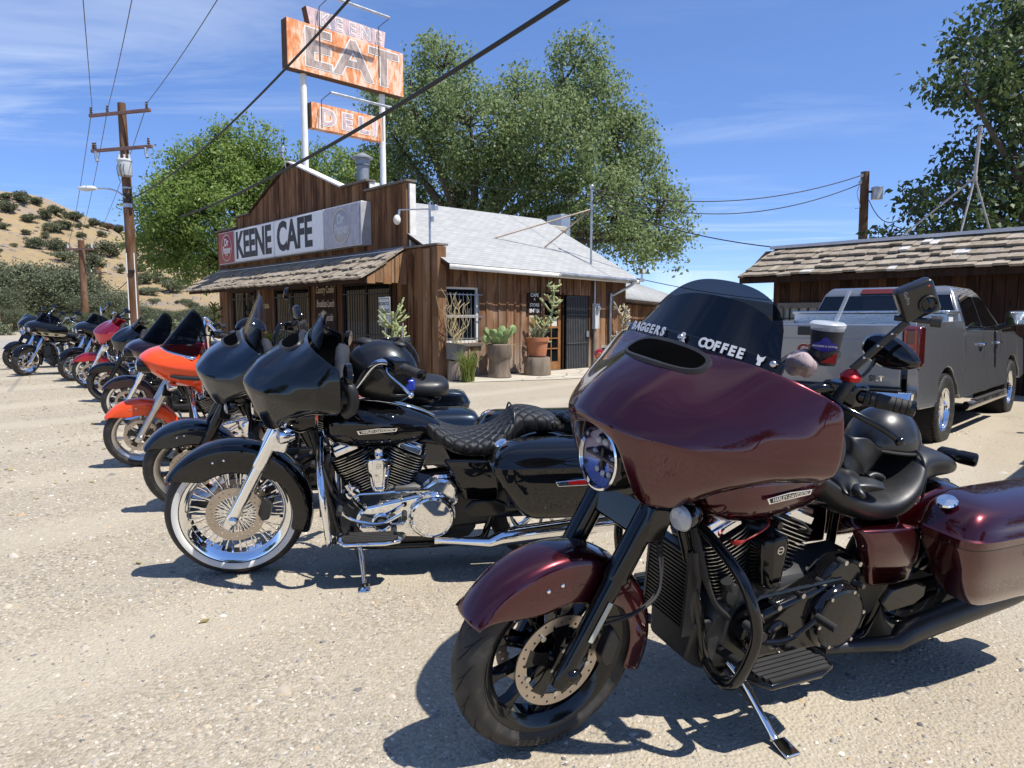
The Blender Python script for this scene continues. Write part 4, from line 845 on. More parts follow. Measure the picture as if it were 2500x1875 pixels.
# ------------------------------------------------------------------ trees and plants
def leafmat(name, a, b, c, trans=.45):
    t = NT(name); r = t.n('ShaderNodeNewGeometry').outputs['Random Per Island']; col = t.ramp(r, [(0, a), (.55, b), (1, c)])
    t.set(Base_Color=col, Roughness=.5, Specular_IOR_Level=.35)
    tl = t.n('ShaderNodeBsdfTranslucent'); t.l(t.mix(.5, col, tuple(min(1, q * 1.6) for q in c)), tl.inputs[0]); mx = t.n('ShaderNodeMixShader'); mx.inputs[0].default_value = trans
    t.l(t.b.outputs[0], mx.inputs[1]); t.l(tl.outputs[0], mx.inputs[2]); t.l(mx.outputs[0], t.o.inputs[0]); MAT[name] = t.m; return t.m
M_LBIG = leafmat('cottonwood_leaf', (.100, .150, .050), (.160, .225, .082), (.26, .32, .15)); M_LBRI = leafmat('bright_leaf', (.095, .165, .030), (.165, .255, .055), (.27, .35, .10)); M_LDRK = leafmat('dark_glossy_leaf', (.028, .055, .016), (.050, .090, .027), (.11, .15, .05), .25)
M_LOAK = leafmat('oak_leaf', (.070, .085, .042), (.110, .125, .066), (.165, .175, .10), .2); M_LGRY = leafmat('grey_green_leaf', (.11, .13, .068), (.16, .178, .10), (.22, .235, .14), .2); M_LOLD = leafmat('brown_oak_leaf', (.11, .06, .03), (.16, .09, .045), (.2, .13, .07), .2)
M_BARK = wood('bark', (.035, .028, .022), (.085, .068, .052), (.16, .135, .11), scale=.4)
M_BARKP = wood('pale_bark', (.10, .085, .07), (.20, .175, .15), (.30, .27, .24), scale=.4)
def leaves_mesh(key, pts, nrm, L, W, seed, droop=0.0):
    rg = np.random.default_rng(seed); n = len(pts)
    d = rg.normal(size=(n, 3)); d[:, 2] -= droop; d /= np.linalg.norm(d, axis=1)[:, None]
    m = nrm + rg.normal(size=(n, 3)) * .7; m[:, 2] += .25; s = np.cross(d, m); s /= np.linalg.norm(s, axis=1)[:, None] + 1e-9
    k = rg.uniform(.7, 1.3, (n, 1)); a = pts; b = pts + d * L * k; mid = pts + d * L * k * .45; up = np.cross(s, d) * W * .25
    v = np.stack([a, mid + s * W * k * .5 + up, b, mid - s * W * k * .5 + up], 1).reshape(-1, 3)
    me = bpy.data.meshes.new(key); me.vertices.add(4 * n); me.vertices.foreach_set('co', v.astype('f').ravel())
    me.loops.add(4 * n); me.loops.foreach_set('vertex_index', np.arange(4 * n, dtype='i')); me.polygons.add(n); me.polygons.foreach_set('loop_start', np.arange(0, 4 * n, 4, dtype='i')); me.polygons.foreach_set('loop_total', np.full(n, 4, 'i')); me.update(calc_edges=True); return me
def crown_pts(lobes, ncl, per, rc, seed, shell=.55, strand=0.0, cull=None):
    rg = np.random.default_rng(seed); vol = np.array([l[3] * l[3] * l[4] for l in lobes]); pr = vol ** .75 / (vol ** .75).sum()
    C = []; N = []
    for _ in range(ncl):
        l = lobes[rg.choice(len(lobes), p=pr)]; u = rg.normal(size=3); u /= np.linalg.norm(u)
        q = shell + (1 - shell) * rg.random() ** .6; q *= rg.uniform(.9, 1.12)
        C.append((l[0] + u[0] * l[3] * q, l[1] + u[1] * l[3] * q, l[2] + u[2] * l[4] * q)); N.append(u)
    C = np.array(C); N = np.array(N); m = rg.poisson(per, ncl) + 4
    idx = np.repeat(np.arange(ncl), m); off = rg.normal(size=(len(idx), 3)) * rc * np.array([1, 1, .75])
    if strand: off[:, 2] -= np.abs(rg.normal(size=len(idx))) * strand
    return C, C[idx] + off, N[idx]
def limbs_mb(base, fork, lobes, C, seed, r0, twigs=160, bend=.25):
    rg = random.Random(seed); mb = MB(); b, f = V(base), V(fork)
    mid = b.lerp(f, .5) + V((rg.uniform(-.2, .2), 0, 0)); mb.tube(spline([b, mid, f], 5), [lerp(r0, r0 * .72, i / 10) for i in range(11)], 12)
    ends = []
    for l in lobes:
        e = V(l[:3]); m = f.lerp(e, .5) + V((rg.uniform(-.5, .5), rg.uniform(-.5, .5), rg.uniform(-.3, .7))) * bend * 2
        pts = spline([f, m, e], 5); mb.tube(pts, [lerp(r0 * .5, r0 * .10, i / (len(pts) - 1)) for i in range(len(pts))], 7); ends.append(pts)
    for _ in range(twigs):
        c = V(C[rg.randrange(len(C))]); best = min((p for pts in ends for p in pts[3:]), key=lambda p: (p - c).length)
        m = best.lerp(c, .5) + V((rg.uniform(-.2, .2), rg.uniform(-.2, .2), rg.uniform(-.1, .3)))
        mb.tube([best, m, c], [r0 * .075, r0 * .05, r0 * .02], 5)
    return mb
def tree(name, label, base, fork, lobes, ncl, per, rc, L, W, m, bark, seed, r0, twigs=200, strand=0.0, shell=.5, group=None, droop=0.0):
    e = empty(name, base); tag(e, label, 'tree', group); b = np.array(base); lo = [(l[0] - b[0], l[1] - b[1], l[2] - b[2], l[3], l[4]) for l in lobes]
    C, P, N = crown_pts(lo, ncl, per, rc, seed, shell, strand)
    ob('trunk', limbs_mb((0, 0, 0), V(fork) - V(base), lo, C, seed, r0, twigs), bark, e, angle=60)
    link('crown', leaves_mesh(name + '_crown%d' % seed, P, N, L, W, seed + 5, droop), m, e); return e
BIG = [(-3.5, 37, 13.7, 2.0, 1.8), (-5.0, 36, 11.8, 2.3, 1.9), (3.2, 38, 14.2, 1.8, 1.9), (4.1, 37, 12.5, 2.0, 1.9), (0.2, 37, 12.1, 1.9, 1.7), (-2.0, 35, 10.4, 2.8, 2.2), (1.8, 35, 9.8, 3.0, 2.4), (5.3, 38, 10.5, 2.3, 2.4), (6.5, 37, 8.0, 2.0, 2.3), (7.3, 36, 6.5, 1.6, 2.0), (4.0, 35, 6.7, 2.6, 2.2), (0.0, 36, 7.9, 2.9, 2.3), (-3.6, 38, 8.9, 2.4, 2.2), (-6.2, 38, 10.7, 1.9, 1.8), (-6.8, 39, 9.1, 1.4, 1.8), (7.8, 35, 5.0, 1.0, 1.4), (5.6, 34, 4.9, 1.2, 1.1), (2.7, 37, 5.2, 1.9, 1.3), (-5.5, 39, 6.9, 2.0, 1.4)]
tree('cottonwood_tree', 'huge spreading green tree rising behind the cafe roof', (-1.5, 37, -.15), (-2.2, 37, 5.2), BIG, 1330, 52, .30, .19, .11, M_LBIG, M_BARK, 11, .62, 560, .28, .45, droop=.5)
LEFT = [(-12.4, 32, 7.4, 1.8, 1.7), (-14.1, 32, 7.2, 1.6, 1.5), (-11.3, 33, 7.4, 1.8, 1.5), (-14.6, 31, 5.7, 1.7, 1.4), (-12.6, 31, 5.6, 2.1, 1.8), (-15.4, 32, 4.5, 1.5, 1.3), (-13.7, 32, 3.9, 1.6, 1.3), (-12.4, 32, 8.6, 1.0, 1.1), (-11.0, 32, 8.6, .9, 1.1), (-9.8, 33, 7.9, 1.4, 1.1), (-8.4, 34, 8.1, 1.5, 1.2), (-7.0, 35, 8.2, 1.3, 1.0), (-13.7, 32, 8.3, .8, .9), (-15.6, 32, 6.2, 1.0, .9)]
tree('elm_tree', 'bright green bushy tree at the left end of the false front', (-12.4, 32.5, -.15), (-12.4, 32.4, 3.0), LEFT, 950, 50, .25, .17, .078, M_LBRI, M_BARK, 23, .34, 220, -.0, .4)
# upright whips on top of the elm
RIGHT = [(13.2, 20, 8.9, 1.3, .8), (12.4, 19.5, 7.8, 1.2, .8), (11.7, 19, 7.3, 1.0, .45), (13.9, 20, 7.2, 1.0, .8), (13.4, 20, 6.5, 1.1, .6), (13.3, 21, 5.8, .9, .6), (14.1, 20, 5.3, 1.0, .9), (12.3, 20, 5.0, 1.1, .45), (11.2, 19.5, 4.6, .8, .32), (12.8, 20, 4.2, 1.6, .6), (11.2, 20, 3.7, 1.1, .4), (10.2, 19.5, 3.5, .7, .25), (14.2, 20, 4.0, 1.0, .7), (15.3, 21, 8.6, 1.8, 1.8), (15.5, 21, 5.5, 1.8, 1.8), (14.3, 20.5, 9.9, 1.0, .7)]
tree('mulberry_tree', 'dark leaved tree with pale branches behind the shed at the right edge', (17.2, 21.5, -.15), (16.6, 21.3, 3.2), RIGHT, 430, 30, .20, .19, .105, M_LDRK, M_BARKP, 37, .36, 300, .05, .7, droop=.8)
# trees behind the photographer and to the sides of the lot (their reflections show in the paint)
for k, (x, y, s, sd_) in enumerate(((-16, -20, 1.0, 3), (3, -26, 1.2, 4), (20, -17, 1.1, 5), (30, 2, 1.1, 6), (-30, -2, .9, 7))):
    lo = [(x + dx * s, y + dy * s, z * s, r * s, r * .8 * s) for dx, dy, z, r in ((0, 0, 6.5, 3.2), (2.6, .5, 5, 2.4), (-2.7, -.4, 5.2, 2.5), (.6, 2, 4.2, 2.4), (-.8, -2, 4.4, 2.4), (1, .2, 8.4, 2))]
    tree('roadside_tree', ['roadside tree far behind the camera to the left', 'roadside tree straight behind the camera', 'roadside tree behind the camera to the right', 'roadside tree beyond the right edge of the lot', 'roadside tree beyond the left edge of the lot'][k], (x, y, -.15), (x, y, 2.6 * s), lo, 260, 16, .55, .42, .26, M_LDRK, M_BARK, 50 + sd_, .35, 30, group='trees around the lot')
# oak prototypes, copied over the hill
def proto(seed, m, n=210, per=11, flat=1.0, L=.30):
    rg = random.Random(seed); lo = [(rg.uniform(-.55, .55), rg.uniform(-.55, .55), rg.uniform(.42, .85) * flat, rg.uniform(.30, .48), rg.uniform(.24, .36) * flat) for _ in range(8)]
    C, P, N = crown_pts(lo, n, per, .07, seed, .5); me = leaves_mesh('oak_crown%d' % seed, P, N, L * .33, L * .24, seed)
    if m: me.materials.append(m)
    tm = mesh('oak_trunk%d' % seed, limbs_mb((0, 0, -.1), (.03, 0, .25), lo, C, seed, .05, 12), 60); return me, tm
PR = [proto(101, M_LOAK), proto(102, M_LOAK), proto(103, M_LGRY), proto(104, M_LOAK, flat=1.25), proto(105, M_LOLD), proto(106, M_LOAK, 900, 22, 1.0, .11), proto(107, M_LGRY, 900, 22, 1.0, .11), proto(108, M_LOAK, 900, 22, 1.15, .11)]
def oak(x, y, s, k, label, sz=1.0, name='oak_tree', z=None):
    e = empty(name, (x, y, (hill_h(x, y) if y > 62 else -.15) if z is None else z), (0, 0, rnd.uniform(0, 6.3))); e.scale = (s * rnd.uniform(.85, 1.35), s * rnd.uniform(.85, 1.2), s * sz * rnd.uniform(.75, 1.1)); tag(e, label, 'tree', 'oaks and bushes on the hill')
    link('crown', PR[k][0], None, e); link('trunk', PR[k][1], M_BARK, e); return e
OAKS = [(-138.2, 197.0, 1.66, 0), (-133.0, 191.5, 1.98, 1), (-136.1, 193.5, 1.09, 0), (-135.1, 200.0, 2.06, 0), (-134.1, 204.0, 1.34, 3), (-128.4, 192.0, 1.71, 1), (-123.0, 182.5, 1.03, 0), (-127.9, 198.0, 1.49, 3), (-129.5, 205.5, 1.93, 0), (-123.4, 199.0, 1.87, 1), (-128.0, 210.5, 2.17, 0), (-123.4, 205.5, 0.96, 3), (-122.5, 191.5, 1.62, 2), (-121.7, 194.5, 1.46, 1), (-123.9, 215.0, 1.82, 0), (-122.3, 218.5, 1.85, 4), (-135.1, 247.5, 2.09, 1), (-118.0, 207.5, 1.17, 0), (-132.2, 257.0, 1.93, 1), (-111.1, 167.0, 1.41, 3), (-111.1, 169.5, 1.75, 0), (-104.5, 165.0, 2.01, 3), (-99.0, 159.0, 1.79, 2), (-104.5, 178.5, 2.51, 1), (-107.0, 191.0, 2.69, 0), (-90.3, 155.0, 2.18, 3), (-110.7, 204.0, 0.96, 1), (-89.3, 172.0, 1.45, 2), (-99.5, 198.5, 1.49, 1), (-80.2, 156.0, 1.61, 0), (-78.6, 159.0, 0.9, 3), (-72.5, 152.5, 1.86, 2), (-74.5, 147.5, 1.25, 2), (-77.5, 160.5, 1.05, 1), (-75.6, 146.0, 1.1, 2), (-127.7, 181.0, 1.19, 1), (-118.5, 198.0, 1.11, 3), (-103.2, 202.0, 0.57, 1), (-90.8, 194.5, 0.46, 1), (-119.5, 184.5, 1.04, 2), (-73.0, 157.5, 1.63, 2)]
ORD = ['first', 'second', 'third', 'fourth', 'fifth', 'sixth', 'seventh', 'eighth', 'ninth', 'tenth', 'eleventh', 'twelfth', 'thirteenth', 'fourteenth', 'fifteenth', 'sixteenth', 'seventeenth', 'eighteenth', 'nineteenth', 'twentieth'] + ['twenty-' + q for q in ('first', 'second', 'third', 'fourth', 'fifth', 'sixth', 'seventh', 'eighth', 'ninth')] + ['thirtieth'] + ['thirty-' + q for q in ('first', 'second', 'third', 'fourth', 'fifth', 'sixth', 'seventh', 'eighth', 'ninth')]
HS = [(x, y, s * 1.22, k, 'brown leaved oak on the crest of the dry hill' if k == 4 else ('dark oak on the crest of the dry hill' if y > 204 else ('grey green bush on the dry hillside' if k == 2 else ('small dark scrub oak on the dry hillside' if s < 1.2 else 'large dark oak on the dry hillside')))) for x, y, s, k in OAKS]
while len(HS) < 72:
    y = rnd.uniform(105, 212); u = rnd.uniform(.44, .74); HS.append((-u * y, y, rnd.uniform(.5, 1.25), rnd.choice((0, 1, 2, 3)), 'low scrub bush on the dry hillside'))
def place(L, name='oak_tree', zf=None):
    cnt = {}
    for x, y, s, k, lab in sorted(L, key=lambda q: q[0] / q[1]):
        n = cnt[lab] = cnt.get(lab, -1) + 1
        oak(x, y, s, k, '%s, %s from the left' % (lab, ORD[n]), 1.0 if zf is None else rnd.uniform(.95, 1.2), name, z=None if zf is None else zf(x, y))
place([(x, y, s * 1.2, k, l) for x, y, s, k, l in HS])
def boulders():
    rg = random.Random(15); mb = MB()
    for _ in range(420):
        y = rg.uniform(120, 205); u = rg.uniform(.55, .76); u = u if rg.random() < .75 else rg.uniform(.4, .6); x = -u * y + 6 * math.sin(y * .2); s = rg.uniform(.2, .6) * rg.choice((1, 1, 1.7))
        c = V((x, y, hill_h(x, y))); vs = [tuple(c + V((a * s * rg.uniform(.7, 1.4), b * s * rg.uniform(.7, 1.4), d * s * rg.uniform(.5, .9)))) for a, b, d in ((1, 0, -.2), (0, 1, -.2), (-1, 0, -.2), (0, -1, -.2), (.5, .4, .7), (-.5, .3, .8), (0, -.5, .7))]
        mb.add(vs, [(0, 1, 4), (1, 5, 4), (1, 2, 5), (2, 3, 6), (2, 6, 5), (3, 0, 6), (0, 4, 6), (4, 5, 6)])
    return mb
rk_ = ob('hill_rocks', boulders(), plain('hill_rock', (.22, .185, .15), .9, vary=.3), angle=0); tag(rk_, 'grey rocks scattered over the upper left of the dry hill', 'rocks', kind='stuff')
# trees at the foot of the hill
FOOT = [(-50.5, 70, 6.4, 1), (-46.5, 72, 6.9, 0), (-54, 73, 6.0, 2), (-43.5, 69, 5.2, 2), (-40.5, 70, 4.2, 1), (-47.5, 63, 4.0, 2), (-44, 61, 2.6, 2), (-38.5, 66, 2.9, 2), (-36.0, 67, 2.5, 1), (-33.5, 66, 2.2, 2), (-31.5, 64, 1.9, 2), (-29.5, 63, 2.0, 2), (-26.8, 60, 1.8, 2), (-40, 57, 1.9, 2), (-36, 58, 1.7, 0), (-33, 56, 1.6, 2), (-24.8, 58, 1.6, 2), (-44, 54, 1.6, 2), (-30, 53, 1.3, 2), (-27, 52, 1.3, 2), (-37, 50, 1.3, 2), (-41, 49, 1.3, 2), (-24, 48, 1.2, 2), (-21, 45, 1.4, 2), (-34, 47, 1.1, 2), (-29, 46, 1.0, 2)]
fz = lambda x, y: -.3 if y <= 62 else hill_h(x, y) - .3
place([(x, y, s, k + 5, 'big rounded oak at the foot of the hill') for x, y, s, k in FOOT if s > 2.4], 'oak_tree', fz)
place([(x, y, s, k + 5 if s > 1.5 else k, 'medium bush in the scrub beyond the road' if s > 1.5 else 'low bush in the scrub beyond the road') for x, y, s, k in FOOT if s <= 2.4], 'bush', fz)
# ------------------------------------------------------------------ cafe plants (cafe local coordinates)
M_PEAR = plain('cactus_green', (.17, .24, .085), .55, vary=.25, bump=(60, .3, .01)); M_CHOL = plain('cholla_green', (.30, .33, .15), .7, vary=.3, bump=(90, .5, .01)); M_STUMP = wood('stump_bark', (.13, .10, .075), (.27, .22, .17), (.42, .36, .29), scale=.35); M_TERRA = plain('terracotta', (.42, .16, .075), .75, vary=.12); M_STRAW = plain('dry_straw', (.45, .36, .20), .8, vary=.3)
def pad(mb, base, d, L, W, tw, thick=.03):
    d = V(d).normalized(); s = d.cross(V((math.cos(tw), math.sin(tw), .1))).normalized(); n = d.cross(s); c = V(base) + d * L * .5
    Mx = Matrix((s, d, n)).transposed().to_4x4(); Mx.translation = c; mb.ell((0, 0, 0), (W / 2, L / 2, thick), 14, 10, Mx); return V(base) + d * L * .92
def spiky(key, n, L, w, spread, seed):
    rg = random.Random(seed); mb = MB()
    for _ in range(n):
        a = rg.uniform(0, 6.28); q = rg.uniform(.1, spread); l = L * rg.uniform(.6, 1.1); b = (rg.uniform(-.12, .12), rg.uniform(-.12, .12), 0)
        m = V(b) + V((math.cos(a) * q * .4, math.sin(a) * q * .4, l * .7)); e = V(b) + V((math.cos(a) * q, math.sin(a) * q, l * rg.uniform(.75, 1)))
        mb.tube([b, m, e], [w, w * .8, w * .1], 4)
    return mb
t_ = cthing('stump_planter', 'shaggy tree stump planter under the prickly pear', 'planter', (1.38, -.62, .03)); cp('stump', MB().loft([[(q * math.cos(a) * (1 + .08 * math.sin(5 * a + z * 9)), q * math.sin(a), z) for a in [6.283 * i / 24 for i in range(24)]] for q, z in ((.30, 0), (.26, .15), (.25, .40), (.27, .45), (.30, .50), (.29, .78), (.26, .80))]), M_STUMP, t_)
cp('dry_roots', MB().merge(spiky('r', 60, .28, .006, .42, 3), T(.05, -.05, .62)), M_STRAW, t_)
t_ = cthing('prickly_pear', 'pale green prickly pear cactus growing from the tree stump', 'cactus', (1.38, -.62, .80)); rg_ = random.Random(5)
def pearpads():
    mb = MB(); tips = []
    for k in range(7):
        a = 6.28 * k / 7 + rg_.uniform(-.3, .3); tips.append((pad(mb, (math.cos(a) * .10, math.sin(a) * .08, -.02), (math.cos(a) * .9, math.sin(a) * .5, 1.0), .30, .22, a), a))
    tips.append((pad(mb, (0, 0, 0), (.05, 0, 1), .34, .22, .5), .4))
    for p, a in tips[:]:
        for j in range(rg_.choice((1, 2))): tips.append((pad(mb, p - V((0, 0, .04)), (math.cos(a + j * 1.6) * .8, math.sin(a + j) * .4, 1.1), rg_.uniform(.22, .3), rg_.uniform(.17, .22), a + j), a))
    pad(mb, (.36, 0, .30), (.9, 0, .8), .24, .22, 1.2); pad(mb, (-.30, 0, .1), (-1, 0, .4), .24, .20, 1.6); return mb
cp('pads', pearpads(), M_PEAR, t_, angle=180)
t_ = cthing('log_stump', 'grey upright log stump carrying the terracotta pot', 'stump', (2.58, -.72, .03)); cp('log', MB().loft([[(q * math.cos(a) * (1 + .03 * math.sin(9 * a)), q * math.sin(a) * (1 + .03 * math.cos(7 * a)), z) for a in [6.283 * i / 30 for i in range(30)]] for q, z in ((.345, 0), (.33, .2), (.325, .42), (.31, .44))]), M_STUMP, t_); cp('cut_face', MB().cyl((0, 0, .435), (0, 0, .445), .30, n=24), M_GREYW, t_)
t_ = cthing('terracotta_pot', 'terracotta flower pot with spiky grass standing on the log stump', 'pot', (2.58, -.72, .48)); cp('pot', MB().lathe([(.17, 0), (.22, .02), (.265, .38), (.295, .39), (.30, .48), (.27, .485), (.26, .42), (0, .42)], n=32), M_TERRA, t_); cp('grass', MB().merge(spiky('g', 90, .36, .008, .36, 8), T(0, 0, .42)), M_LGRY, t_)
def cholla(seed, h, n, base=(0, 0, 0), lean=(.2, 0)):
    rg = random.Random(seed); mb = MB(); b = V(base); trunk = spline([b, b + V((lean[0] * .2, 0, h * .35)), b + V((lean[0] * .9, lean[1], h * .7)), b + V((lean[0], lean[1], h))], 6); mb.tube(trunk, .034, 8)
    for k in range(n):
        p = trunk[rg.randrange(len(trunk) // 3, len(trunk))]; a = rg.uniform(0, 6.28); e = p + V((math.cos(a) * rg.uniform(.14, .36), math.sin(a) * .18, rg.uniform(.0, .28))); mb.tube([p, p.lerp(e, .5) + V((0, 0, -.03)), e], [.022, .026, .024], 7)
        for j in range(2):
            c_ = e + V((rg.uniform(-.14, .14), rg.uniform(-.08, .08), rg.uniform(-.02, .16))); mb.tube([p.lerp(e, .75), c_], [.02, .022], 6); mb.ell(tuple(c_), (.026,) * 3, 6, 5)
    return mb
t_ = cthing('cholla_cactus', 'tall branching cholla cactus rising behind the terracotta pot', 'cactus', (2.80, -.52, .03)); cp('stems', cholla(4, 2.25, 22, (0, 0, 0), (.55, .0)), M_CHOL, t_, angle=180)
t_ = cthing('cholla_cactus', 'pale cholla cactus at the downspout corner of the side wall', 'cactus', (6.15, -.45, .03)); cp('stems', cholla(9, 1.55, 26, (0, 0, 0), (.1, 0)), plain('pale_cholla', (.40, .35, .24), .8, vary=.3), t_, angle=180)
t_ = cthing('barrel_planter', 'half barrel planter of dry straw in front of the corner post', 'planter', (-.85, .45, 0)); cp('barrel', MB().lathe([(.27, 0), (.33, .2), (.34, .40), (.31, .41), (.30, .36), (0, .36)], n=24), M_GREYW, t_); cp('straw', MB().merge(spiky('s', 120, .34, .006, .30, 12), T(0, 0, .34)), M_STRAW, t_); cp('stake', MB().cyl((-.05, -.22, .3), (-.02, -.30, 1.35), .018), M_GALV, t_)
t_ = cthing('cholla_cactus', 'branching cholla cactus growing from the half barrel planter', 'cactus', (-.85, .50, .36)); cp('stems', cholla(14, 1.25, 24, (0, 0, 0), (.0, .12)), M_CHOL, t_, angle=180)
t_ = cthing('grey_planter', 'tipped grey plastic planter with bare twining stems under the barred window', 'planter', (.20, -.42, .72)); cp('tub', MB().lathe([(.16, -.26), (.18, -.25), (.25, .10), (.27, .12), (.24, .12), (.23, .05), (0, .05)], n=24, M=Ry(R(12))), plain('grey_tub', (.14, .145, .15), .5), t_); cp('stand', MB().cyl((0, 0, -.70), (0, 0, -.26), .20, .17, n=16), M_STUMP, t_)
def vines():
    rg = random.Random(21); mb = MB()
    for k in range(16):
        p = V((rg.uniform(-.15, .15), 0, .1)); pts = [p]
        for j in range(6): p = p + V((rg.uniform(-.17, .17), rg.uniform(-.03, .03), rg.uniform(.10, .26))); pts.append(p)
        mb.tube(spline(pts, 3), .008, 5)
    return mb
cp('stems', vines(), plain('bare_stem', (.40, .32, .17), .7, vary=.2), t_)
t_ = cthing('feathery_weed', 'light green feathery weed at the foot of the corner post', 'plant', (.12, -.95, .02)); cp('foliage', spiky('w', 170, .75, .009, .36, 31), leafmat('weed_leaf', (.16, .22, .04), (.26, .32, .08), (.38, .40, .14)), t_)
t_ = cthing('window_planter', 'dark tub with yellow green succulents under the front windows', 'planter', (-.75, 7.6, 0)); cp('tub', MB().lathe([(.3, 0), (.36, .5), (.33, .5), (.3, .45), (0, .45)], n=20), M_PLAST, t_); cp('leaves', MB().merge(spiky('x', 60, .6, .03, .4, 41), T(0, 0, .45)), leafmat('yellow_succulent', (.25, .27, .06), (.36, .36, .10), (.5, .48, .15)), t_)
t_ = cthing('window_planter', 'tall yellow flowering cactus tub near the left end of the front', 'planter', (-.9, 12.6, 0)); cp('tub', MB().lathe([(.3, 0), (.36, .5), (.33, .5), (.3, .45), (0, .45)], n=20), M_STUMP, t_); cp('stems', MB().merge(cholla(44, 1.3, 12), T(0, 0, .45)), MAT['yellow_succulent'], t_, angle=180)
# upright whips along the top of the elm are part of its crown
def whips():
    rg = np.random.default_rng(77); P = []; N = []
    for x, y, z, h in ((-13.9, 32, 8.6, 1.2), (-13.2, 31.8, 8.9, 1.3), (-12.6, 32, 9.4, 1.1), (-12.0, 32.2, 9.2, 1.6), (-11.5, 32, 9.0, 1.7), (-11.0, 32.3, 9.2, 1.3), (-10.3, 32.5, 8.6, 1.3), (-9.4, 33, 8.6, .9), (-8.2, 34, 9.0, .8), (-7.4, 34.5, 9.0, .7), (-14.6, 31.8, 8.2, .9), (-12.9, 31.5, 8.8, 1.2)):
        for k in range(80):
            t = rg.random(); P.append((x + rg.normal() * .09 + 12.4 + .15 * t, y - 32.5 + rg.normal() * .09, z + .15 - .6 + h * t)); N.append((0, -.3, .6))
    return leaves_mesh('elm_whips', np.array(P), np.array(N), .20, .085, 78)
link('crown_shoots', whips(), M_LBRI, bpy.data.objects['elm_tree'])
# ------------------------------------------------------------------ motorcycle
def tyre_prof(r, w, rim):
    pts = []
    for i in range(17):
        a = lerp(-100, 100, i / 16.0); a = R(a)
        y = math.sin(a) * w / 2; h = math.cos(a)
        rr = (r - w * .36) + (w * .36) * h if h > 0 else (r - w * .36) + w * .3 * h
        pts.append((rr, y * (1.0 if abs(a) < 1.5 else .99)))
    return [(rim, -w * .40), (rim + .012, -w * .44)] + pts + [(rim + .012, w * .44), (rim, w * .40)]
def tyre_mb(r, w, rim): return MB().lathe(tyre_prof(r, w, rim), ax=(0, 1, 0), n=72)
def groove_mb(r, w):  # dark strips laid proud of the tread, painting the shade of cut grooves
    mb = MB()
    def P(th, a, lift=.0007):
        y = math.sin(a) * w / 2; rr = (r - w * .36) + (w * .36) * math.cos(a) + lift
        return (rr * math.cos(th), y, rr * math.sin(th))
    N = 20
    for s in (-1, 1):
        for k in range(N):
            t0 = 2 * math.pi * (k + (0.5 if s > 0 else 0)) / N
            for (a0, a1, sp, wd) in ((.10, .95, .34, .010), (.35, 1.15, .22, .006)):
                off = 0 if sp > .3 else .16; L = []; Rr = []
                for i in range(7):
                    q = i / 6; a = s * lerp(a0, a1, q); th = t0 + off + sp * q ** 1.3; ww = wd * math.sin(math.pi * min(.93, max(.08, q))) * 1.2 + .003
                    L.append(P(th - ww, a)); Rr.append(P(th + ww, a))
                mb.grid([L, Rr])
    return mb
def disc_mb(ro, ri, nh, y, th=.005):
    mb = MB()
    for k in range(nh):
        a0 = 2 * math.pi * k / nh; a1 = 2 * math.pi * (k + 1) / nh; am = (a0 + a1) / 2; rm = lerp(ri, ro, .3 + .4 * ((k * 7) % 3) / 2)
        oc = []
        for i in range(8):
            b = math.pi * 2 * i / 8; oc.append((rm * math.cos(am) + .0042 * math.cos(b + am), rm * math.sin(am) + .0042 * math.sin(b + am)))
        cr = [(ri, a0), (ri, am), (ri, a1), ((ri + ro) / 2, a1), (ro, a1), (ro, am), (ro, a0), ((ri + ro) / 2, a0)]
        cr = [(q * math.cos(a), q * math.sin(a)) for q, a in cr]
        # match: octagon vertex i (angle b+am) to outer points, starting at +radial (ro, am)
        order = [5, 4, 3, 2, 1, 0, 7, 6]; idx = [order[(-i) % 8] for i in range(8)]
        out_ = [cr[[5, 4, 3, 2, 1, 0, 7, 6][i]] for i in (0, 1, 2, 3, 4, 5, 6, 7)]
        out_ = [out_[0], out_[7], out_[6], out_[5], out_[4], out_[3], out_[2], out_[1]] if False else [cr[5], cr[4], cr[3], cr[2], cr[1], cr[0], cr[7], cr[6]]
        for yy in (y - th / 2, y + th / 2):
            vs = [(a, yy, b) for a, b in out_] + [(a, yy, b) for a, b in oc]
            mb.add(vs, [(i, (i + 1) % 8, 8 + (i + 1) % 8, 8 + i) for i in range(8)])
        vs = [(a, y + s, b) for s in (-th / 2, th / 2) for a, b in oc]
        mb.add(vs, [(i, 8 + i, 8 + (i + 1) % 8, (i + 1) % 8) for i in range(8)])
    mb.lathe([(ro, y - th / 2), (ro, y + th / 2)], ax=(0, 1, 0), n=nh * 2); mb.lathe([(ri, y - th / 2), (ri, y + th / 2)], ax=(0, 1, 0), n=nh * 2)
    return mb
def carrier_mb(ri, y, arms=5):
    mb = MB()
    for k in range(arms):
        a = 2 * math.pi * k / arms + .3
        M = Matrix.Rotation(-a, 4, 'Y')
        mb.prism([(.03, -.022), (ri * .7, -.018), (ri + .006, -.03), (ri + .006, .03), (ri * .7, .018), (.03, .022)], y - .003, y + .003, M)
    mb.cyl((0, y - .006, 0), (0, y + .006, 0), .045, n=24)
    return mb
def bolts_mb(ri, y, n=5, r=.008, ph=.3, sgn=1):
    mb = MB()
    for k in range(n):
        a = 2 * math.pi * k / n + ph
        mb.cyl((ri * math.cos(a), y, -ri * math.sin(a)), (ri * math.cos(a), y + .005 * sgn, -ri * math.sin(a)), r, n=10)
    return mb
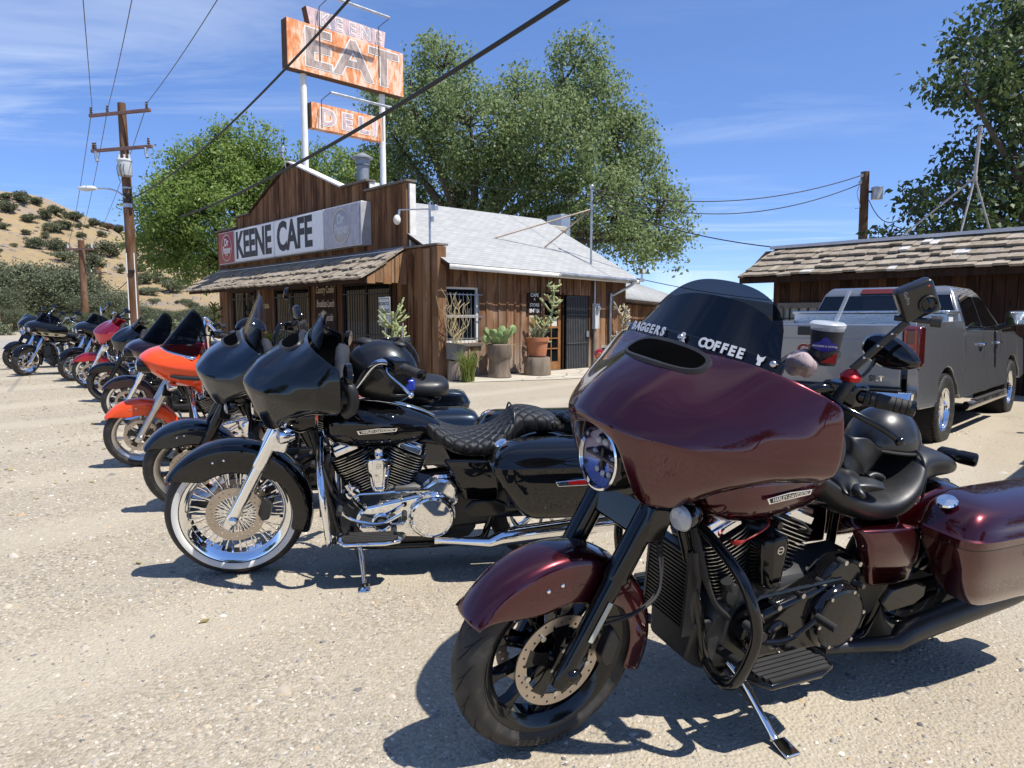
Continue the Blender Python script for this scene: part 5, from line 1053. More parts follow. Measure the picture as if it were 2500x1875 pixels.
def wheel(root, name, rf, x, w, rim_r, kind, c, M, discs=True, front=True):
    key = '%s_%.3f_%.3f' % (kind, rf, w)
    A = T(x, 0, rf)
    hub = lambda: (MB().lathe([(rim_r + .002, -w * .42), (rim_r - .004, -w * .40), (rim_r - .026, -w * .28), (rim_r - .03, 0), (rim_r - .026, w * .28), (rim_r - .004, w * .40), (rim_r + .002, w * .42), (rim_r - .012, w * .38), (rim_r - .038, w * .2), (rim_r - .038, -w * .2), (rim_r - .012, -w * .38)], ax=(0, 1, 0), n=64, closed=True)
                   .lathe([(.0, -.07), (.034, -.07), (.034, -.045), (.026, -.04), (.026, .04), (.034, .045), (.034, .07), (0, .07)], ax=(0, 1, 0), n=24))
    wl = link(name, mesh('rim_' + key, hub, 40), c['rim'], root, M=M @ A)
    link('tyre', mesh('tyre_%.3f_%.3f' % (rf, w), lambda: tyre_mb(rf, w, rim_r), 60), M_TYRE, wl)
    if c.get('near'): tag(link('groove_shade_strip', mesh('groove_%.3f_%.3f' % (rf, w), lambda: groove_mb(rf, w), 0), M_GROOVE_SHADE, wl), kind='stuff')
    if kind == 'wire':
        def spk():
            mb = MB(); N = 40
            for k in range(N):
                a = 2 * math.pi * k / N; s = 1 if k % 2 else -1
                d = .16 if (k // 2) % 2 else -.16
                mb.tube([(.03 * math.cos(a + d * 3), s * .035, .03 * math.sin(a + d * 3)), ((rim_r - .07) * math.cos(a), s * .012, (rim_r - .07) * math.sin(a)), ((rim_r - .03) * math.cos(a), s * .004, (rim_r - .03) * math.sin(a))], [.0042, .0042, .0062], 6)
            return mb
        tag(link('spokes', mesh('spk_' + key, spk), M_CHROME, wl), kind='stuff')
        def ww(): return MB().lathe([(rim_r + .006, w * .455), (rim_r + .010, w * .485), (rim_r + .026, w * .512), (rim_r + .036, w * .510), (rim_r + .036, w * .49)], ax=(0, 1, 0), n=72)
        link('whitewall', mesh('ww_' + key, ww), M_WW, wl)
    else:
        N = {'mag': 10, 'mag9': 9, 'mag5': 7, 'solid': 5}[kind]
        def spk():
            rr = rim_r - .03; mb = MB(); tw = .011 if kind != 'solid' else .03
            mb.loft([[(.028, -.03, -tw * 1.3), (.028, .03, -tw * 1.3), (.028, .03, tw * 1.3), (.028, -.03, tw * 1.3)], [(rr * .6, -.022, -tw * .75), (rr * .6, .022, -tw * .75), (rr * .6, .022, tw * .75), (rr * .6, -.022, tw * .75)], [(rr * .86, -.02, -tw), (rr * .86, .02, -tw), (rr * .86, .02, tw), (rr * .86, -.02, tw)], [(rr + .004, -.02, -tw * 2.4), (rr + .004, .02, -tw * 2.4), (rr + .004, .02, tw * 2.4), (rr + .004, -.02, tw * 2.4)]])
            return mb
        me = mesh('mspk_' + key, spk)
        for k in range(N):
            link('spoke', me, c['rim2'] if 'rim2' in c else c['rim'], wl, M=Matrix.Rotation(2 * math.pi * k / N + .2, 4, 'Y'), bevel=.004)
    if discs:
        for s in ((1, -1) if front else (1,)):
            if kind == 'wire':
                d = link('brake_disc', mesh('disc_b%d' % s, lambda: disc_mb(.145, .10, 30, s * .062)), M_DISC, wl)
                def car():
                    mb = MB()
                    for k in range(18):
                        a = 2 * math.pi * k / 18
                        for dd in (-.09, .09): mb.cyl((.035 * math.cos(a), s * .062, .035 * math.sin(a)), (.102 * math.cos(a + dd), s * .062, .102 * math.sin(a + dd)), .0035, n=6)
                    return mb
                link('disc_carrier', mesh('dcar_w%d' % s, car), M_CHROME, wl)
            else:
                link('brake_disc', mesh('disc_a%d' % s, lambda: disc_mb(.150, .112, 30, s * .062)), M_DISC, wl)
                link('disc_carrier', mesh('dcar_a%d' % s, lambda: carrier_mb(.112, s * .062)), c['metal'], wl)
                tag(kind='stuff', o=link('disc_bolts', mesh('dbolt_%d' % s, lambda: bolts_mb(.112, s * .065, 5, .009, .3, s).merge(bolts_mb(.036, s * .068, 5, .006, .7, s))), M_STEEL, wl))
    return wl
def fender_mb(rf, w, a0, a1, front=True):
    Rc = rf + .034; hw = w / 2 + .024; rows = []; N = 26
    for i in range(N + 1):
        a = R(lerp(a0, a1, i / N)); t = i / N
        if front:
            if math.degrees(a) < 112:
                q = min(Rc - .03, max(Rc - .155, .185 / max(.2, math.sin(a))))
                dep = Rc - q
            else: dep = lerp(.155, .105, smooth(112, 150, math.degrees(a)))
            dep *= lerp(.55, 1, smooth(0, .10, t))
        else: dep = .12
        nar = lerp(.86, 1, smooth(0, .22, t)) * lerp(1, .93, smooth(.85, 1, t))
        sec = [(-dep, 1.0), (-dep * .55, 1.0), (-.028, .97), (-.010, .80), (-.001, .45), (.002, 0)]
        pr = [(Rc + p, y * hw * nar) for p, y in sec]; pr = pr + [(p, -y) for p, y in reversed(pr[:-1])]
        rows.append([(p * math.cos(a), y, p * math.sin(a)) for p, y in pr])
    return MB().grid(rows)
# fairings: control nets for the left half, rows top to bottom, columns centre to edge
BAT = [
 [(-.430, 0, 1.264), (-.432, .10, 1.264), (-.440, .20, 1.262), (-.456, .30, 1.256), (-.495, .385, 1.236), (-.548, .444, 1.206), (-.600, .470, 1.178)],
 [(-.288, 0, 1.222), (-.294, .10, 1.219), (-.324, .19, 1.192), (-.364, .29, 1.184), (-.425, .388, 1.170), (-.514, .456, 1.146), (-.602, .484, 1.124)],
 [(-.160, 0, 1.150), (-.166, .098, 1.147), (-.208, .192, 1.120), (-.272, .294, 1.112), (-.374, .396, 1.102), (-.492, .464, 1.086), (-.604, .490, 1.072)],
 [(-.070, 0, 1.060), (-.078, .095, 1.056), (-.118, .186, 1.042), (-.206, .290, 1.034), (-.340, .392, 1.030), (-.480, .462, 1.024), (-.604, .490, 1.020)],
 [(-.072, 0, 1.042), (-.092, .110, 1.008), (-.134, .182, .986), (-.222, .278, .978), (-.348, .378, .983), (-.476, .450, .988), (-.602, .482, .988)],
 [(-.150, .02, .800), (-.138, .122, .905), (-.160, .168, .893), (-.230, .250, .894), (-.335, .336, .932), (-.458, .410, .962), (-.592, .462, .966)],
 [(-.215, .02, .800), (-.190, .116, .826), (-.200, .154, .818), (-.248, .214, .826), (-.328, .290, .890), (-.434, .372, .946), (-.575, .436, .952)],
]
BAT = [[(-.09 + (x + .09) * .905, y, z + .014) for x, y, z in r] for r in BAT]
def wbase(q): return V((-.400 - .060 * q * q, .340 * q, 1.280 - .020 * q * q))
def densify(rows):
    o = []
    for r in rows:
        q = [r[0]]
        for a, b in zip(r, r[1:]): q += [tuple((V(a) + V(b)) / 2), b]
        o.append(q)
    f = [o[0]]
    for a, b in zip(o, o[1:]): f += [[tuple((V(p) + V(q)) / 2) for p, q in zip(a, b)], b]
    return f
def bat_mb():
    mb = MB(); rows = densify(BAT); n = len(rows[0])
    for s in (1, -1):
        b = len(mb.v)
        for r in rows:
            for p in r: mb.v.append((p[0], p[1] * s, p[2]))
        for i in range(len(rows) - 1):
            for j in range(n - 1):
                if i >= 8 and j <= 1: continue
                f = (b + i * n + j, b + i * n + j + 1, b + (i + 1) * n + j + 1, b + (i + 1) * n + j)
                mb.f.append(f if s > 0 else f[::-1])
    return mb
SHARK = [
 [(-.200, 0, 1.172), (-.215, .15, 1.164), (-.285, .27, 1.142), (-.42, .36, 1.117), (-.60, .41, 1.092)],
 [(-.080, 0, 1.138), (-.106, .17, 1.130), (-.212, .30, 1.104), (-.392, .39, 1.074), (-.60, .438, 1.052)],
 [(.005, 0, 1.076), (-.036, .18, 1.070), (-.162, .322, 1.046), (-.372, .408, 1.018), (-.60, .445, .998)],
 [(-.042, 0, .985), (-.082, .18, .980), (-.200, .312, .966), (-.388, .392, .948), (-.60, .428, .932)],
 [(-.150, 0, .890), (-.182, .155, .887), (-.280, .255, .880), (-.42, .332, .874), (-.59, .372, .870)],
 [(-.290, 0, .808), (-.310, .10, .808), (-.376, .18, .808), (-.47, .25, .814), (-.585, .29, .826)],
]
def net_mb(rows):
    mb = MB(); n = len(rows[0])
    for s in (1, -1):
        b = len(mb.v)
        for r in rows:
            for p in r: mb.v.append((p[0], p[1] * s, p[2]))
        for i in range(len(rows) - 1):
            for j in range(n - 1):
                f = (b + i * n + j, b + i * n + j + 1, b + (i + 1) * n + j + 1, b + (i + 1) * n + j)
                mb.f.append(f if s > 0 else f[::-1])
    return mb
def weld(me, d=1e-4):
    bm = bmesh.new(); bm.from_mesh(me); bmesh.ops.remove_doubles(bm, verts=bm.verts, dist=d)
    bmesh.ops.recalc_face_normals(bm, faces=bm.faces); bm.to_mesh(me); bm.free()
    me.polygons.foreach_set('use_smooth', [True] * len(me.polygons)); return me
def screen_rows(kind):
    rows = []; N = 16
    for k in range(9):
        t = k / 8; row = []
        for i in range(N + 1):
            q = lerp(-1, 1, i / N); y = q
            if kind in ('tall', 'short', 'clear'):
                H = {'tall': .178, 'short': .090, 'clear': .27}[kind]
                bx, by, bz = wbase(q)
                top = H * (max(0, 1 - abs(q) ** 2.8) ** .58 if kind != 'clear' else max(0, 1 - abs(q) ** 5) ** .5) + .016
                dirx = -.50 - .10 * t if kind != 'tall' else -.92 + .20 * t
                if kind == 'clear': dirx = -.42
                nx = math.sqrt(1 + dirx * dirx)
                row.append((bx + dirx * top * t, by * (1 - .10 * t), bz + top * t))
            else:   # sharknose screens
                H = {'shark': .35, 'shark_low': .16}[kind]
                bx, by, bz = -.205 - .30 * q * q, .385 * q, 1.168 - .048 * q * q
                top = H * max(0, 1 - abs(q) ** 3.0) ** .55 + .03
                row.append((bx - .72 * top * t, by * (1 - .14 * t), bz + top * t * .92))
        rows.append(row)
    return rows
def tank_mb():
    st = [(-.475, .05, .80, .025, .03), (-.485, .105, .80, .065, .075), (-.53, .150, .80, .105, .115), (-.62, .180, .80, .122, .132), (-.74, .184, .798, .118, .132), (-.86, .166, .790, .100, .118), (-.97, .128, .778, .072, .092), (-1.05, .082, .765, .045, .06), (-1.085, .03, .76, .02, .025)]
    return MB().loft([se_ring(x, 0, cz, w, u, d, 24, 2.35) for x, w, cz, u, d in st])
def seat_mb(pill=True):
    # stations: x, halfwidth, top z, bottom z
    st = [(-.955, .085, .835, .775), (-.985, .115, .838, .735), (-1.05, .145, .790, .685), (-1.14, .178, .748, .640), (-1.25, .192, .742, .628), (-1.34, .188, .765, .640), (-1.405, .172, .825, .665), (-1.435, .150, .868, .70)]
    if pill: st += [(-1.475, .135, .880, .735), (-1.56, .132, .872, .75), (-1.65, .120, .842, .75), (-1.71, .085, .80, .75), (-1.725, .04, .785, .76)]
    rings = []
    for x, w, zt, zb in st:
        cz = lerp(zb, zt, .62); rings.append(se_ring(x, 0, cz, w, zt - cz, cz - zb, 24, 2.6))
    return MB().loft(rings)
def bag_mb(lid):
    # rounded-rectangle rings along z; left bag
    if lid: lv = [(.640, -1.345, -2.10, .215, .452, 1.0), (.668, -1.340, -2.105, .21, .458, 1.0), (.673, -1.350, -2.097, .212, .452, 1.0), (.70, -1.362, -2.088, .213, .446, 1.0), (.735, -1.392, -2.065, .215, .428, 1.0), (.752, -1.425, -2.04, .218, .405, 1.0), (.766, -1.49, -1.97, .228, .345, 1.0), (.769, -1.56, -1.9, .245, .31, 1)]
    else: lv = [(.640, -1.352, -2.095, .222, .446, 1), (.60, -1.370, -2.097, .222, .443, 1), (.55, -1.398, -2.10, .225, .438, 1), (.50, -1.428, -2.105, .225, .420, 1), (.44, -1.470, -2.10, .228, .408, 1), (.392, -1.51, -2.08, .232, .392, 1), (.374, -1.55, -2.05, .245, .375, 1), (.370, -1.60, -2.0, .27, .35, 1)]
    rings = []
    for z, x0, x1, y0, y1, _ in lv:
        r = []; cx, cy, hx, hy = (x0 + x1) / 2, (y0 + y1) / 2, abs(x1 - x0) / 2, (y1 - y0) / 2
        for i in range(40):
            a = 2 * math.pi * i / 40; c, s = math.cos(a), math.sin(a); ex, ey = 7, 5.0
            r.append((cx + math.copysign(abs(c) ** (2 / ex), c) * hx, cy + math.copysign(abs(s) ** (2 / ey), s) * hy, z))
        rings.append(r)
    return MB().loft(rings)
def cylinder_mb(cx, cz, tilt, part):
    M = T(cx, 0, cz) @ Ry(tilt); mb = MB()
    if part == 'core': mb.cyl((0, 0, 0), (0, 0, .25), .062, n=20, M=M)
    else:
        for k in range(15):
            z = .012 + k * .0145; sz = .100 if k < 9 else .108; e = 3.2; hy = .098 if k < 9 else .118
            r = [(math.copysign(abs(math.cos(a)) ** (2 / e), math.cos(a)) * sz, math.copysign(abs(math.sin(a)) ** (2 / e), math.sin(a)) * hy) for a in [2 * math.pi * i / 24 for i in range(24)]]
            if part == 'fins': mb.loft([[(x, y, z) for x, y in r], [(x, y, z + .0042) for x, y in r]], M=M)
            else: mb.loft([[(x * 1.004, y * 1.004, z + .0008) for x, y in r], [(x * 1.004, y * 1.004, z + .0034) for x, y in r]], caps=False, M=M)
    return mb
def hull_poly(c0, r0, c1, r1, n=14):
    d = V((c1[0] - c0[0], c1[1] - c0[1])); L = d.length; th = math.atan2(d.y, d.x); b = math.acos((r0 - r1) / L)
    o = []
    for i in range(n + 1): a = th + b + (2 * math.pi - 2 * b) * i / n; o.append((c0[0] + r0 * math.cos(a), c0[1] + r0 * math.sin(a)))
    for i in range(n + 1): a = th - b + 2 * b * i / n; o.append((c1[0] + r1 * math.cos(a), c1[1] + r1 * math.sin(a)))
    return o
def arc_text(s, r, start, size, step):
    mb = MB()
    for i, ch in enumerate(s):
        if ch == ' ': continue
        t = text_mb(ch, size); a = start + i * step
        M = Matrix(((math.sin(a), math.cos(a), 0, r * math.cos(a)), (0, 0, 1, 0), (-math.cos(a), math.sin(a), 0, r * math.sin(a)), (0, 0, 0, 1)))
        mb.merge(t, M)
    return mb
def make_bike(c):
    """c: label, group, loc, yaw, lean, steer, paint, fairing, wheel ..."""
    root = empty('motorcycle', c['loc'], (-R(c.get('lean', 8.5)), 0, c['yaw']))
    tag(root, c['label'], 'motorcycle', 'motorcycles parked in a row')
    root.scale = (c.get('scale', 1.0),) * 3
    near = c.get('near', False); mid = c.get('mid', near)
    metal, tube_m, pm = c['metal'], c['tube'], c['paint']
    rf = c.get('rf', .32); dz = 0
    P0 = T(.17, 0, 0); ax = V((-math.sin(R(26)), 0, math.cos(R(26))))
    S = P0 @ Matrix.Rotation(R(c.get('steer', 0)), 4, ax) @ P0.inverted() if c.get('steer') else Matrix.Identity(4)
    def part(name, key, fn, m, front=False, parent=None, angle=38, **k):
        M = k.pop('M', None)
        if front and parent is None: M = S @ M if M is not None else S
        o = link(name, mesh(key, fn, angle), m, parent or root, M=M, **k)
        if name in ('bolts', 'disc_bolts', 'cooling_fins', 'fin_edges', 'oil_cooler', 'rubber_pad', 'lettering'): o['kind'] = 'stuff'
        return o
    # wheels
    wl = wheel(root, 'front_wheel', rf, 0, .135, rf - .075 if c['wheel'] != 'wire' else rf - .082, c['wheel'], c, S)
    wheel(root, 'rear_wheel', .315, -1.625, .18, .215, c['wheel'] if c['wheel'] in ('mag', 'mag9', 'mag5') else 'mag', dict(c, near=False), Matrix.Identity(4), discs=False, front=False)
    # front fender
    f = part('front_fender', 'ffend_%.3f' % rf, lambda: fender_mb(rf, .135, 31, 200), pm, True, M=T(0, 0, rf), angle=60, solid=.004, sub=1)
    if mid:
        for s in (1, -1):
            for aa in (84, 74): part('fender_bolt', 'fbolt', lambda: MB().ell((0, 0, 0), (.007, .005, .007), 10, 6), M_CHROME, parent=f, M=T((rf - .045) * math.cos(R(aa)), s * .0925, (rf - .045) * math.sin(R(aa))))
    # forks
    FD = V((-math.sin(R(28)), 0, math.cos(R(28))))
    def fp(s, d, dx=0): return V((.02 + dx, s * .118, rf - .02)) + FD * d
    for s in (1, -1):
        lo = part('fork_leg', 'fork_%d_%.3f' % (s, rf), lambda: MB().tube([fp(s, -.03), fp(s, .0), fp(s, .05), fp(s, .34)], [.026, .032, .030, .031], 20), c['fork'], True, bevel=.004)
        part('axle_cap', 'axcap_%d_%.3f' % (s, rf), lambda: MB().lathe([(.0, .165), (.012, .164), (.022, .155), (.026, .14), (.026, .125)] if s > 0 else [(0, -.165), (.022, -.155), (.026, -.125)], (0, 0, rf), (0, 1, 0), 20), c['fork'], parent=lo)
        up = part('fork_cover', 'forkc_%d_%.3f' % (s, rf), lambda: MB().tube([fp(s, .33), fp(s, .345), fp(s, .66)], [.036, .038, .039], 20), c['fork'], True)
        part('brake_caliper', 'cal_%d_%.3f' % (s, rf), lambda: MB().loft([[(-.085 - .03, s * .085, rf + .02), (-.085 - .06, s * .085, rf + .10), (-.15, s * .085, rf + .115), (-.19, s * .085, rf + .06), (-.17, s * .085, rf - .02), (-.13, s * .085, rf - .03)], [(-.115, s * .125, rf + .02), (-.14, s * .125, rf + .095), (-.155, s * .125, rf + .105), (-.185, s * .125, rf + .055), (-.165, s * .125, rf - .015), (-.135, s * .125, rf - .02)]]), M_SBLK, True, bevel=.006)
    part('triple_clamp', 'triple', lambda: MB().loft([[(-.27, y, .70), (-.19, y, .72), (-.22, y, .83), (-.31, y, .81)] for y in (-.16, -.12, 0, .12, .16)]), c['fork'] if c['fairing'] == 'bat' else metal, True, bevel=.01)
    if near:
        part('reflector', 'forkrefl_%.3f' % rf, lambda: MB().tube([fp(1, .14) + V((-.0, .034, 0)), fp(1, .27) + V((0, .034, 0))], .010, 8, flat=.35), plain('pale_reflector', (.42, .43, .36), .4), True)
        part('brake_line', 'brakel_%.3f' % rf, lambda: MB().tube(spline([(-.10, .135, rf + .14), (-.20, .16, rf + .17), (-.30, .14, rf + .22), (-.33, .06, rf + .36), (-.30, .04, .80)], 6), .005, 6).tube(spline([(-.10, .12, rf + .15), (-.22, .14, rf + .16), (-.32, .12, rf + .23), (-.35, .05, rf + .38), (-.31, .03, .80)], 6), .004, 6), M_RUB, True)
        if c.get('tyre_text'):
            part('lettering', 'tyretext', lambda: arc_text('CRUISETEC', rf - .045, R(166), .027, .085), M_TGREY, parent=wl, M=T(0, .0695, 0), angle=0)
            part('lettering', 'tyretext2', lambda: arc_text('METZELER', rf - .045, R(262), .027, .085), M_TGREY, parent=wl, M=T(0, .0695, 0), angle=0)
    # fairing
    if c['fairing'] == 'bat':
        if 'bat' not in MESH: weld(mesh('bat', bat_mb))
        fa = link('fairing', MESH['bat'], pm, root, M=S, solid=.006, sub=2)
        inn = part('inner_fairing', 'batinner', lambda: MB().loft([[(x, y, z) for x, y, z in rr] for rr in (
            [(-0.510, y, z + .014) for y, z in ((.40, .97), (.455, 1.02), (.455, 1.08), (.40, 1.14), (.25, 1.19), (0, 1.205), (-.25, 1.19), (-.40, 1.14), (-.455, 1.08), (-.455, 1.02), (-.40, .97), (-.3, .92), (0, .90), (.3, .92))],
            [(-0.575, y, z + .014) for y, z in ((.38, .965), (.435, 1.02), (.435, 1.08), (.385, 1.13), (.24, 1.165), (0, 1.18), (-.24, 1.165), (-.385, 1.13), (-.435, 1.08), (-.435, 1.02), (-.38, .965), (-.29, .92), (0, .90), (.29, .92))],
            [(-0.610, y, z + .014) for y, z in ((.33, .975), (.37, 1.02), (.37, 1.07), (.33, 1.11), (.22, 1.14), (0, 1.15), (-.22, 1.14), (-.33, 1.11), (-.37, 1.07), (-.37, 1.02), (-.33, .975), (-.25, .94), (0, .92), (.25, .94))],
            [(-0.550, y, z + .014) for y, z in ((.29, .985), (.33, 1.02), (.33, 1.06), (.29, 1.09), (.2, 1.12), (0, 1.13), (-.2, 1.12), (-.29, 1.09), (-.33, 1.06), (-.33, 1.02), (-.29, .985), (-.22, .95), (0, .94), (.22, .95))])]), M_PLAST, True, parent=fa, sub=1)
        if near or mid:
            part('speaker_pod', 'spk_pod', lambda: MB().tube(spline([(-.55, .40, 1.124), (-.60, .425, 1.084), (-.605, .42, 1.004), (-.57, .39, .964)], 5), .028, 10).cyl((-.51, .40, 1.04), (-.60, .40, 1.04), .028), M_PLAST, True, parent=fa)
        # headlight bucket and lamp
        hl = part('headlight', 'hl_bucket', lambda: MB().lathe([(.10, -.18), (.102, -.02), (.100, -.005), (.094, 0), (.088, -.006)], (-.125, 0, .935), (1, 0, .03), 36), c.get('hl', metal), True)
        part('lamp_ring', 'hl_ring', lambda: MB().lathe([(.094, -.004), (.0965, .003), (.090, .006), (.086, -.004)], (-.120, 0, .935), (1, 0, .03), 36, closed=True), M_CHROME, parent=hl)
        part('reflector', 'hl_refl', lambda: MB().lathe([(.088, -.006), (.07, -.022), (.04, -.034), (0, -.038)], (-.125, 0, .935), (1, 0, .03), 28), M_LED if near else M_CHROME, parent=hl)
        if near:
            for i, (py, pz, q) in enumerate(((-.035, .045, .017), (.0, .048, .017), (.035, .045, .017), (-.03, -.045, .015), (.0, -.05, .015), (.03, -.045, .015), (-.045, .0, .022), (.045, .0, .022))):
                part('led_lens', 'led_%.3f' % q, lambda: MB().ell((0, 0, 0), (q * .4, q * .72, q * .72), 12, 8), M_LENS, parent=hl, M=T(-.143, py, .935 + pz))
            part('lamp_divider', 'hl_div', lambda: MB().box((-.142, 0, .935), (.02, .165, .012)).box((-.142, 0, .935), (.02, .010, .06)), M_GBLK, parent=hl, bevel=.003)
        part('lens', 'hl_lens', lambda: MB().ell((0, 0, 0), (.086, .086, .022), 28, 6, z0=0), screen('lamp_glass', (.95, .95, .98), .02) if 'lamp_glass' not in MAT else MAT['lamp_glass'], parent=hl, M=T(-.127, 0, .935) @ Ry(R(90)))
        part('nacelle', 'hl_nacelle', lambda: MB().loft([se_ring(x, 0, z, w, h, h2, 20) for x, z, w, h, h2 in ((-.19, .90, .115, .06, .075), (-.26, .89, .15, .06, .09), (-.34, .88, .17, .06, .11), (-.42, .88, .16, .06, .10))]), M_GBLK, True, parent=fa)
        if near or mid:
            part('air_vent', 'bat_vent', lambda: MB().loft([[tuple(p) for p in ring] for ring in vent_rings()], caps=True), M_PLAST, True, parent=fa)
            part('vent_shade_disc', 'bat_ventdark', lambda: vent_dark(), plain('vent_dark', (.001, .001, .001), .9, spec=.02), True, parent=fa)
    else:
        if 'shark' not in MESH: weld(mesh('shark', lambda: net_mb(densify(SHARK))))
        fa = link('fairing', MESH['shark'], pm, root, solid=.006, sub=2)
        part('inner_fairing', 'sharkinner', lambda: MB().loft([[(x, y * k, 1.0 + (z - 1.0) * k) for y, z in ((.40, .92), (.425, .98), (.41, 1.06), (.27, 1.11), (0, 1.13), (-.27, 1.11), (-.41, 1.06), (-.425, .98), (-.40, .92), (-.28, .85), (0, .82), (.28, .85))] for x, k in ((-.54, 1), (-.62, .96), (-.66, .85), (-.58, .75))]), M_PLAST, parent=fa, sub=1)
        hl = part('headlight', 'shark_hl', lambda: MB().loft([se_ring(x, 0, 1.0, w, h, h, 28, 3.0) for x, w, h in ((-.12, .205, .062), (-.004, .19, .060), (.004, .178, .050), (-.006, .172, .046))]), M_GBLK, bevel=.003)
        for s in (1, -1):
            part('lamp', 'shark_lamp', lambda: MB().lathe([(.044, 0), (.040, .004), (.02, -.006), (0, -.01)], (0, 0, 0), (1, 0, 0), 24), M_CHROME, parent=hl, M=T(.004, s * .088, 1.0))
            part('lens', 'shark_lens', lambda: MB().ell((0, 0, 0), (.02, .042, .042), 16, 8), M_LENS, parent=hl, M=T(-.002, s * .088, 1.0))
        if c.get('band'):
            part('cream_band', 'shark_band', lambda: net_mb([[(p[0] + .003, p[1] * 1.004, p[2] - .001) for p in r] for r in SHARK[3:5]]), c['band'], parent=fa, sub=2)
        if c.get('slot'):
            part('air_slot', 'shark_slot', lambda: MB().tube([(-.27, .350, .945), (-.36, .384, .932), (-.48, .412, .925), (-.56, .424, .922)], [.012, .02, .02, .012], 8, flat=.35), M_PLAST, parent=fa)
        part('instrument_pod', 'shark_trim', lambda: MB().grid([[(x + (.004 if k == 0 else 0), y, z + .003) for x, y, z in screen_rows('shark')[0]] if k == 0 else [(x + .045 + .02 * (1 - abs(y) / .37), y * 1.03, z - .018) for x, y, z in screen_rows('shark')[0]] for k in (0, 1)]), c.get('trim', M_GBLK), parent=fa, solid=.004)
    if c.get('screen'):
        sk, sm = c['screen']
        ws = part('windshield', 'ws_' + sk, lambda: MB().grid(screen_rows(sk)), sm, c['fairing'] == 'bat', angle=180, solid=.004, sub=1)
        if sk in ('tall',) and near:
            def strip():
                a = screen_rows('tall'); r0 = a[0]; rows = []
                for t in (-.10, .0, .12, .25):
                    rows.append([(x + .004 - .0 * t, y * 1.01, z + .035 * (t / .25) - .006) for x, y, z in r0])
                rows = [[(x - (.42 * (z - r0[i][2])) + .006, y, z) for i, (x, y, z) in enumerate(r)] for r in rows]
                return MB().grid(rows)
            part('windshield_trim', 'ws_strip', strip, M_GBLK, True, angle=180, solid=.004, sub=1)
            part('band', 'ws_lower', lambda: MB().grid([[(x + .003, y, z) for x, y, z in r] for r in screen_rows('tall')[0:7]]), screen('black_band_acrylic', (.05, .06, .09), .93), parent=ws, angle=180)
            rr = screen_rows('tall')[0]
            on = wbase
            for s_, q0, q1, sz in (('BAGGERS', -.86, -.22, .052), ('&', -.06, .10, .05), ('COFFEE', .22, .68, .052)):
                nlet = len(s_)
                for i, ch in enumerate(s_):
                    q = lerp(q0, q1, (i + .5) / nlet); p = on(q); tg = on(q + .02) - on(q - .02)
                    M = frame(p + V((.018, 0, .006)) + V((-.006, 0, .012)), tg, V((-.42, 0, 1)))
                    part('lettering', 'wl_' + ch, lambda: text_mb(ch, .040, .0004, .0018), M_WHITE, True, parent=ws, M=M, angle=0)
            part('emblem', 'ws_embl', lambda: MB().prism([(-.012, .016), (-.004, .010), (.004, .010), (.012, .016), (.010, .002), (.005, -.004), (.006, -.014), (-.006, -.014), (-.005, -.004), (-.010, .002)], 0, .001, axes='xyz'), M_WHITE, True, parent=ws, M=frame(on(.82) + V((.014, 0, .016)), on(.84) - on(.80), V((-.42, 0, 1))))
            for q in (-.93, .0, .93):
                part('screw', 'ws_screw', lambda: MB().ell((0, 0, 0), (.010, .010, .006), 12, 6), M_STEEL, True, parent=ws, M=frame(on(q) + V((.016, 0, .018)), on(q + .02) - on(q - .02), V((-.42, 0, 1))))
        elif sk == 'shark' and c.get('trim') is M_CHROME: pass
    # handlebar
    bk = c.get('bars', 'std'); gx, gy, gz, hz = {'std': (-.92, .43, 1.150, 1.165), 'ape': (-.80, .42, 1.30, 1.40), 'mid': (-.86, .43, 1.24, 1.27)}[bk]
    hb = part('handlebar', 'bar_' + bk, lambda: MB().tube(spline([(gx, -gy, gz), (gx + .10, -gy + .14, gz + .015), (gx + .20, -gy + .20, hz), (-.60, -.13, 1.0 if bk == 'std' else 1.08), (-.48, -.07, .93), (-.48, .07, .93), (-.60, .13, 1.0 if bk == 'std' else 1.08), (gx + .20, gy - .20, hz), (gx + .10, gy - .14, gz + .015), (gx, gy, gz)], 6), .0155, 12), tube_m, True)
    for s in (1, -1):
        d = V((.10, -.14 * s, .015)).normalized(); e = V((gx, gy * s, gz))
        part('grip', 'grip_%s_%d' % (bk, s), lambda: MB().tube([e + d * q for q in sum([[k * .0165, k * .0165 + .011, k * .0165 + .0125] for k in range(8)], [])], sum([[.0235, .0235, .0205] if k not in (3, 4) else [.0225, .0225, .0225] for k in range(8)], []), 16), M_RUB, parent=hb)
        part('grip_end', 'gripend_%s_%d' % (bk, s), lambda: MB().tube([e - d * .014, e - d * .010, e + d * .002], [.015, .0245, .0245], 16), metal, parent=hb)
        part('switch_box', 'switch_%s_%d' % (bk, s), lambda: MB().loft([se_ring(0, 0, 0, .026, .030, .028, 16, 4) if False else [tuple(e + d * q + V((a * .036 * k, 0, b * .033 * k))) for a, b in ((1, .8), (.8, 1), (-.8, 1), (-1, .8), (-1, -.8), (-.8, -1), (.8, -1), (1, -.8))] for q, k in ((.135, .85), (.14, 1), (.225, 1), (.232, .85))]), metal, parent=hb)
        lv = [e + d * .20 + V((.035, 0, -.018)), e + d * .13 + V((.068, 0, -.034)), e + d * .03 + V((.070, .0, -.062)), e - d * .02 + V((.062, 0, -.090))]
        part('lever', 'lever_%s_%d' % (bk, s), lambda: MB().tube(spline(lv, 5), [.008] * 13 + [.007, .008, .012], 10, flat=.6) if False else MB().tube(spline(lv, 5), .0095, 10, flat=.8).ell(tuple(lv[-1]), (.015,) * 3, 12, 8), c.get('lever', tube_m), parent=hb)
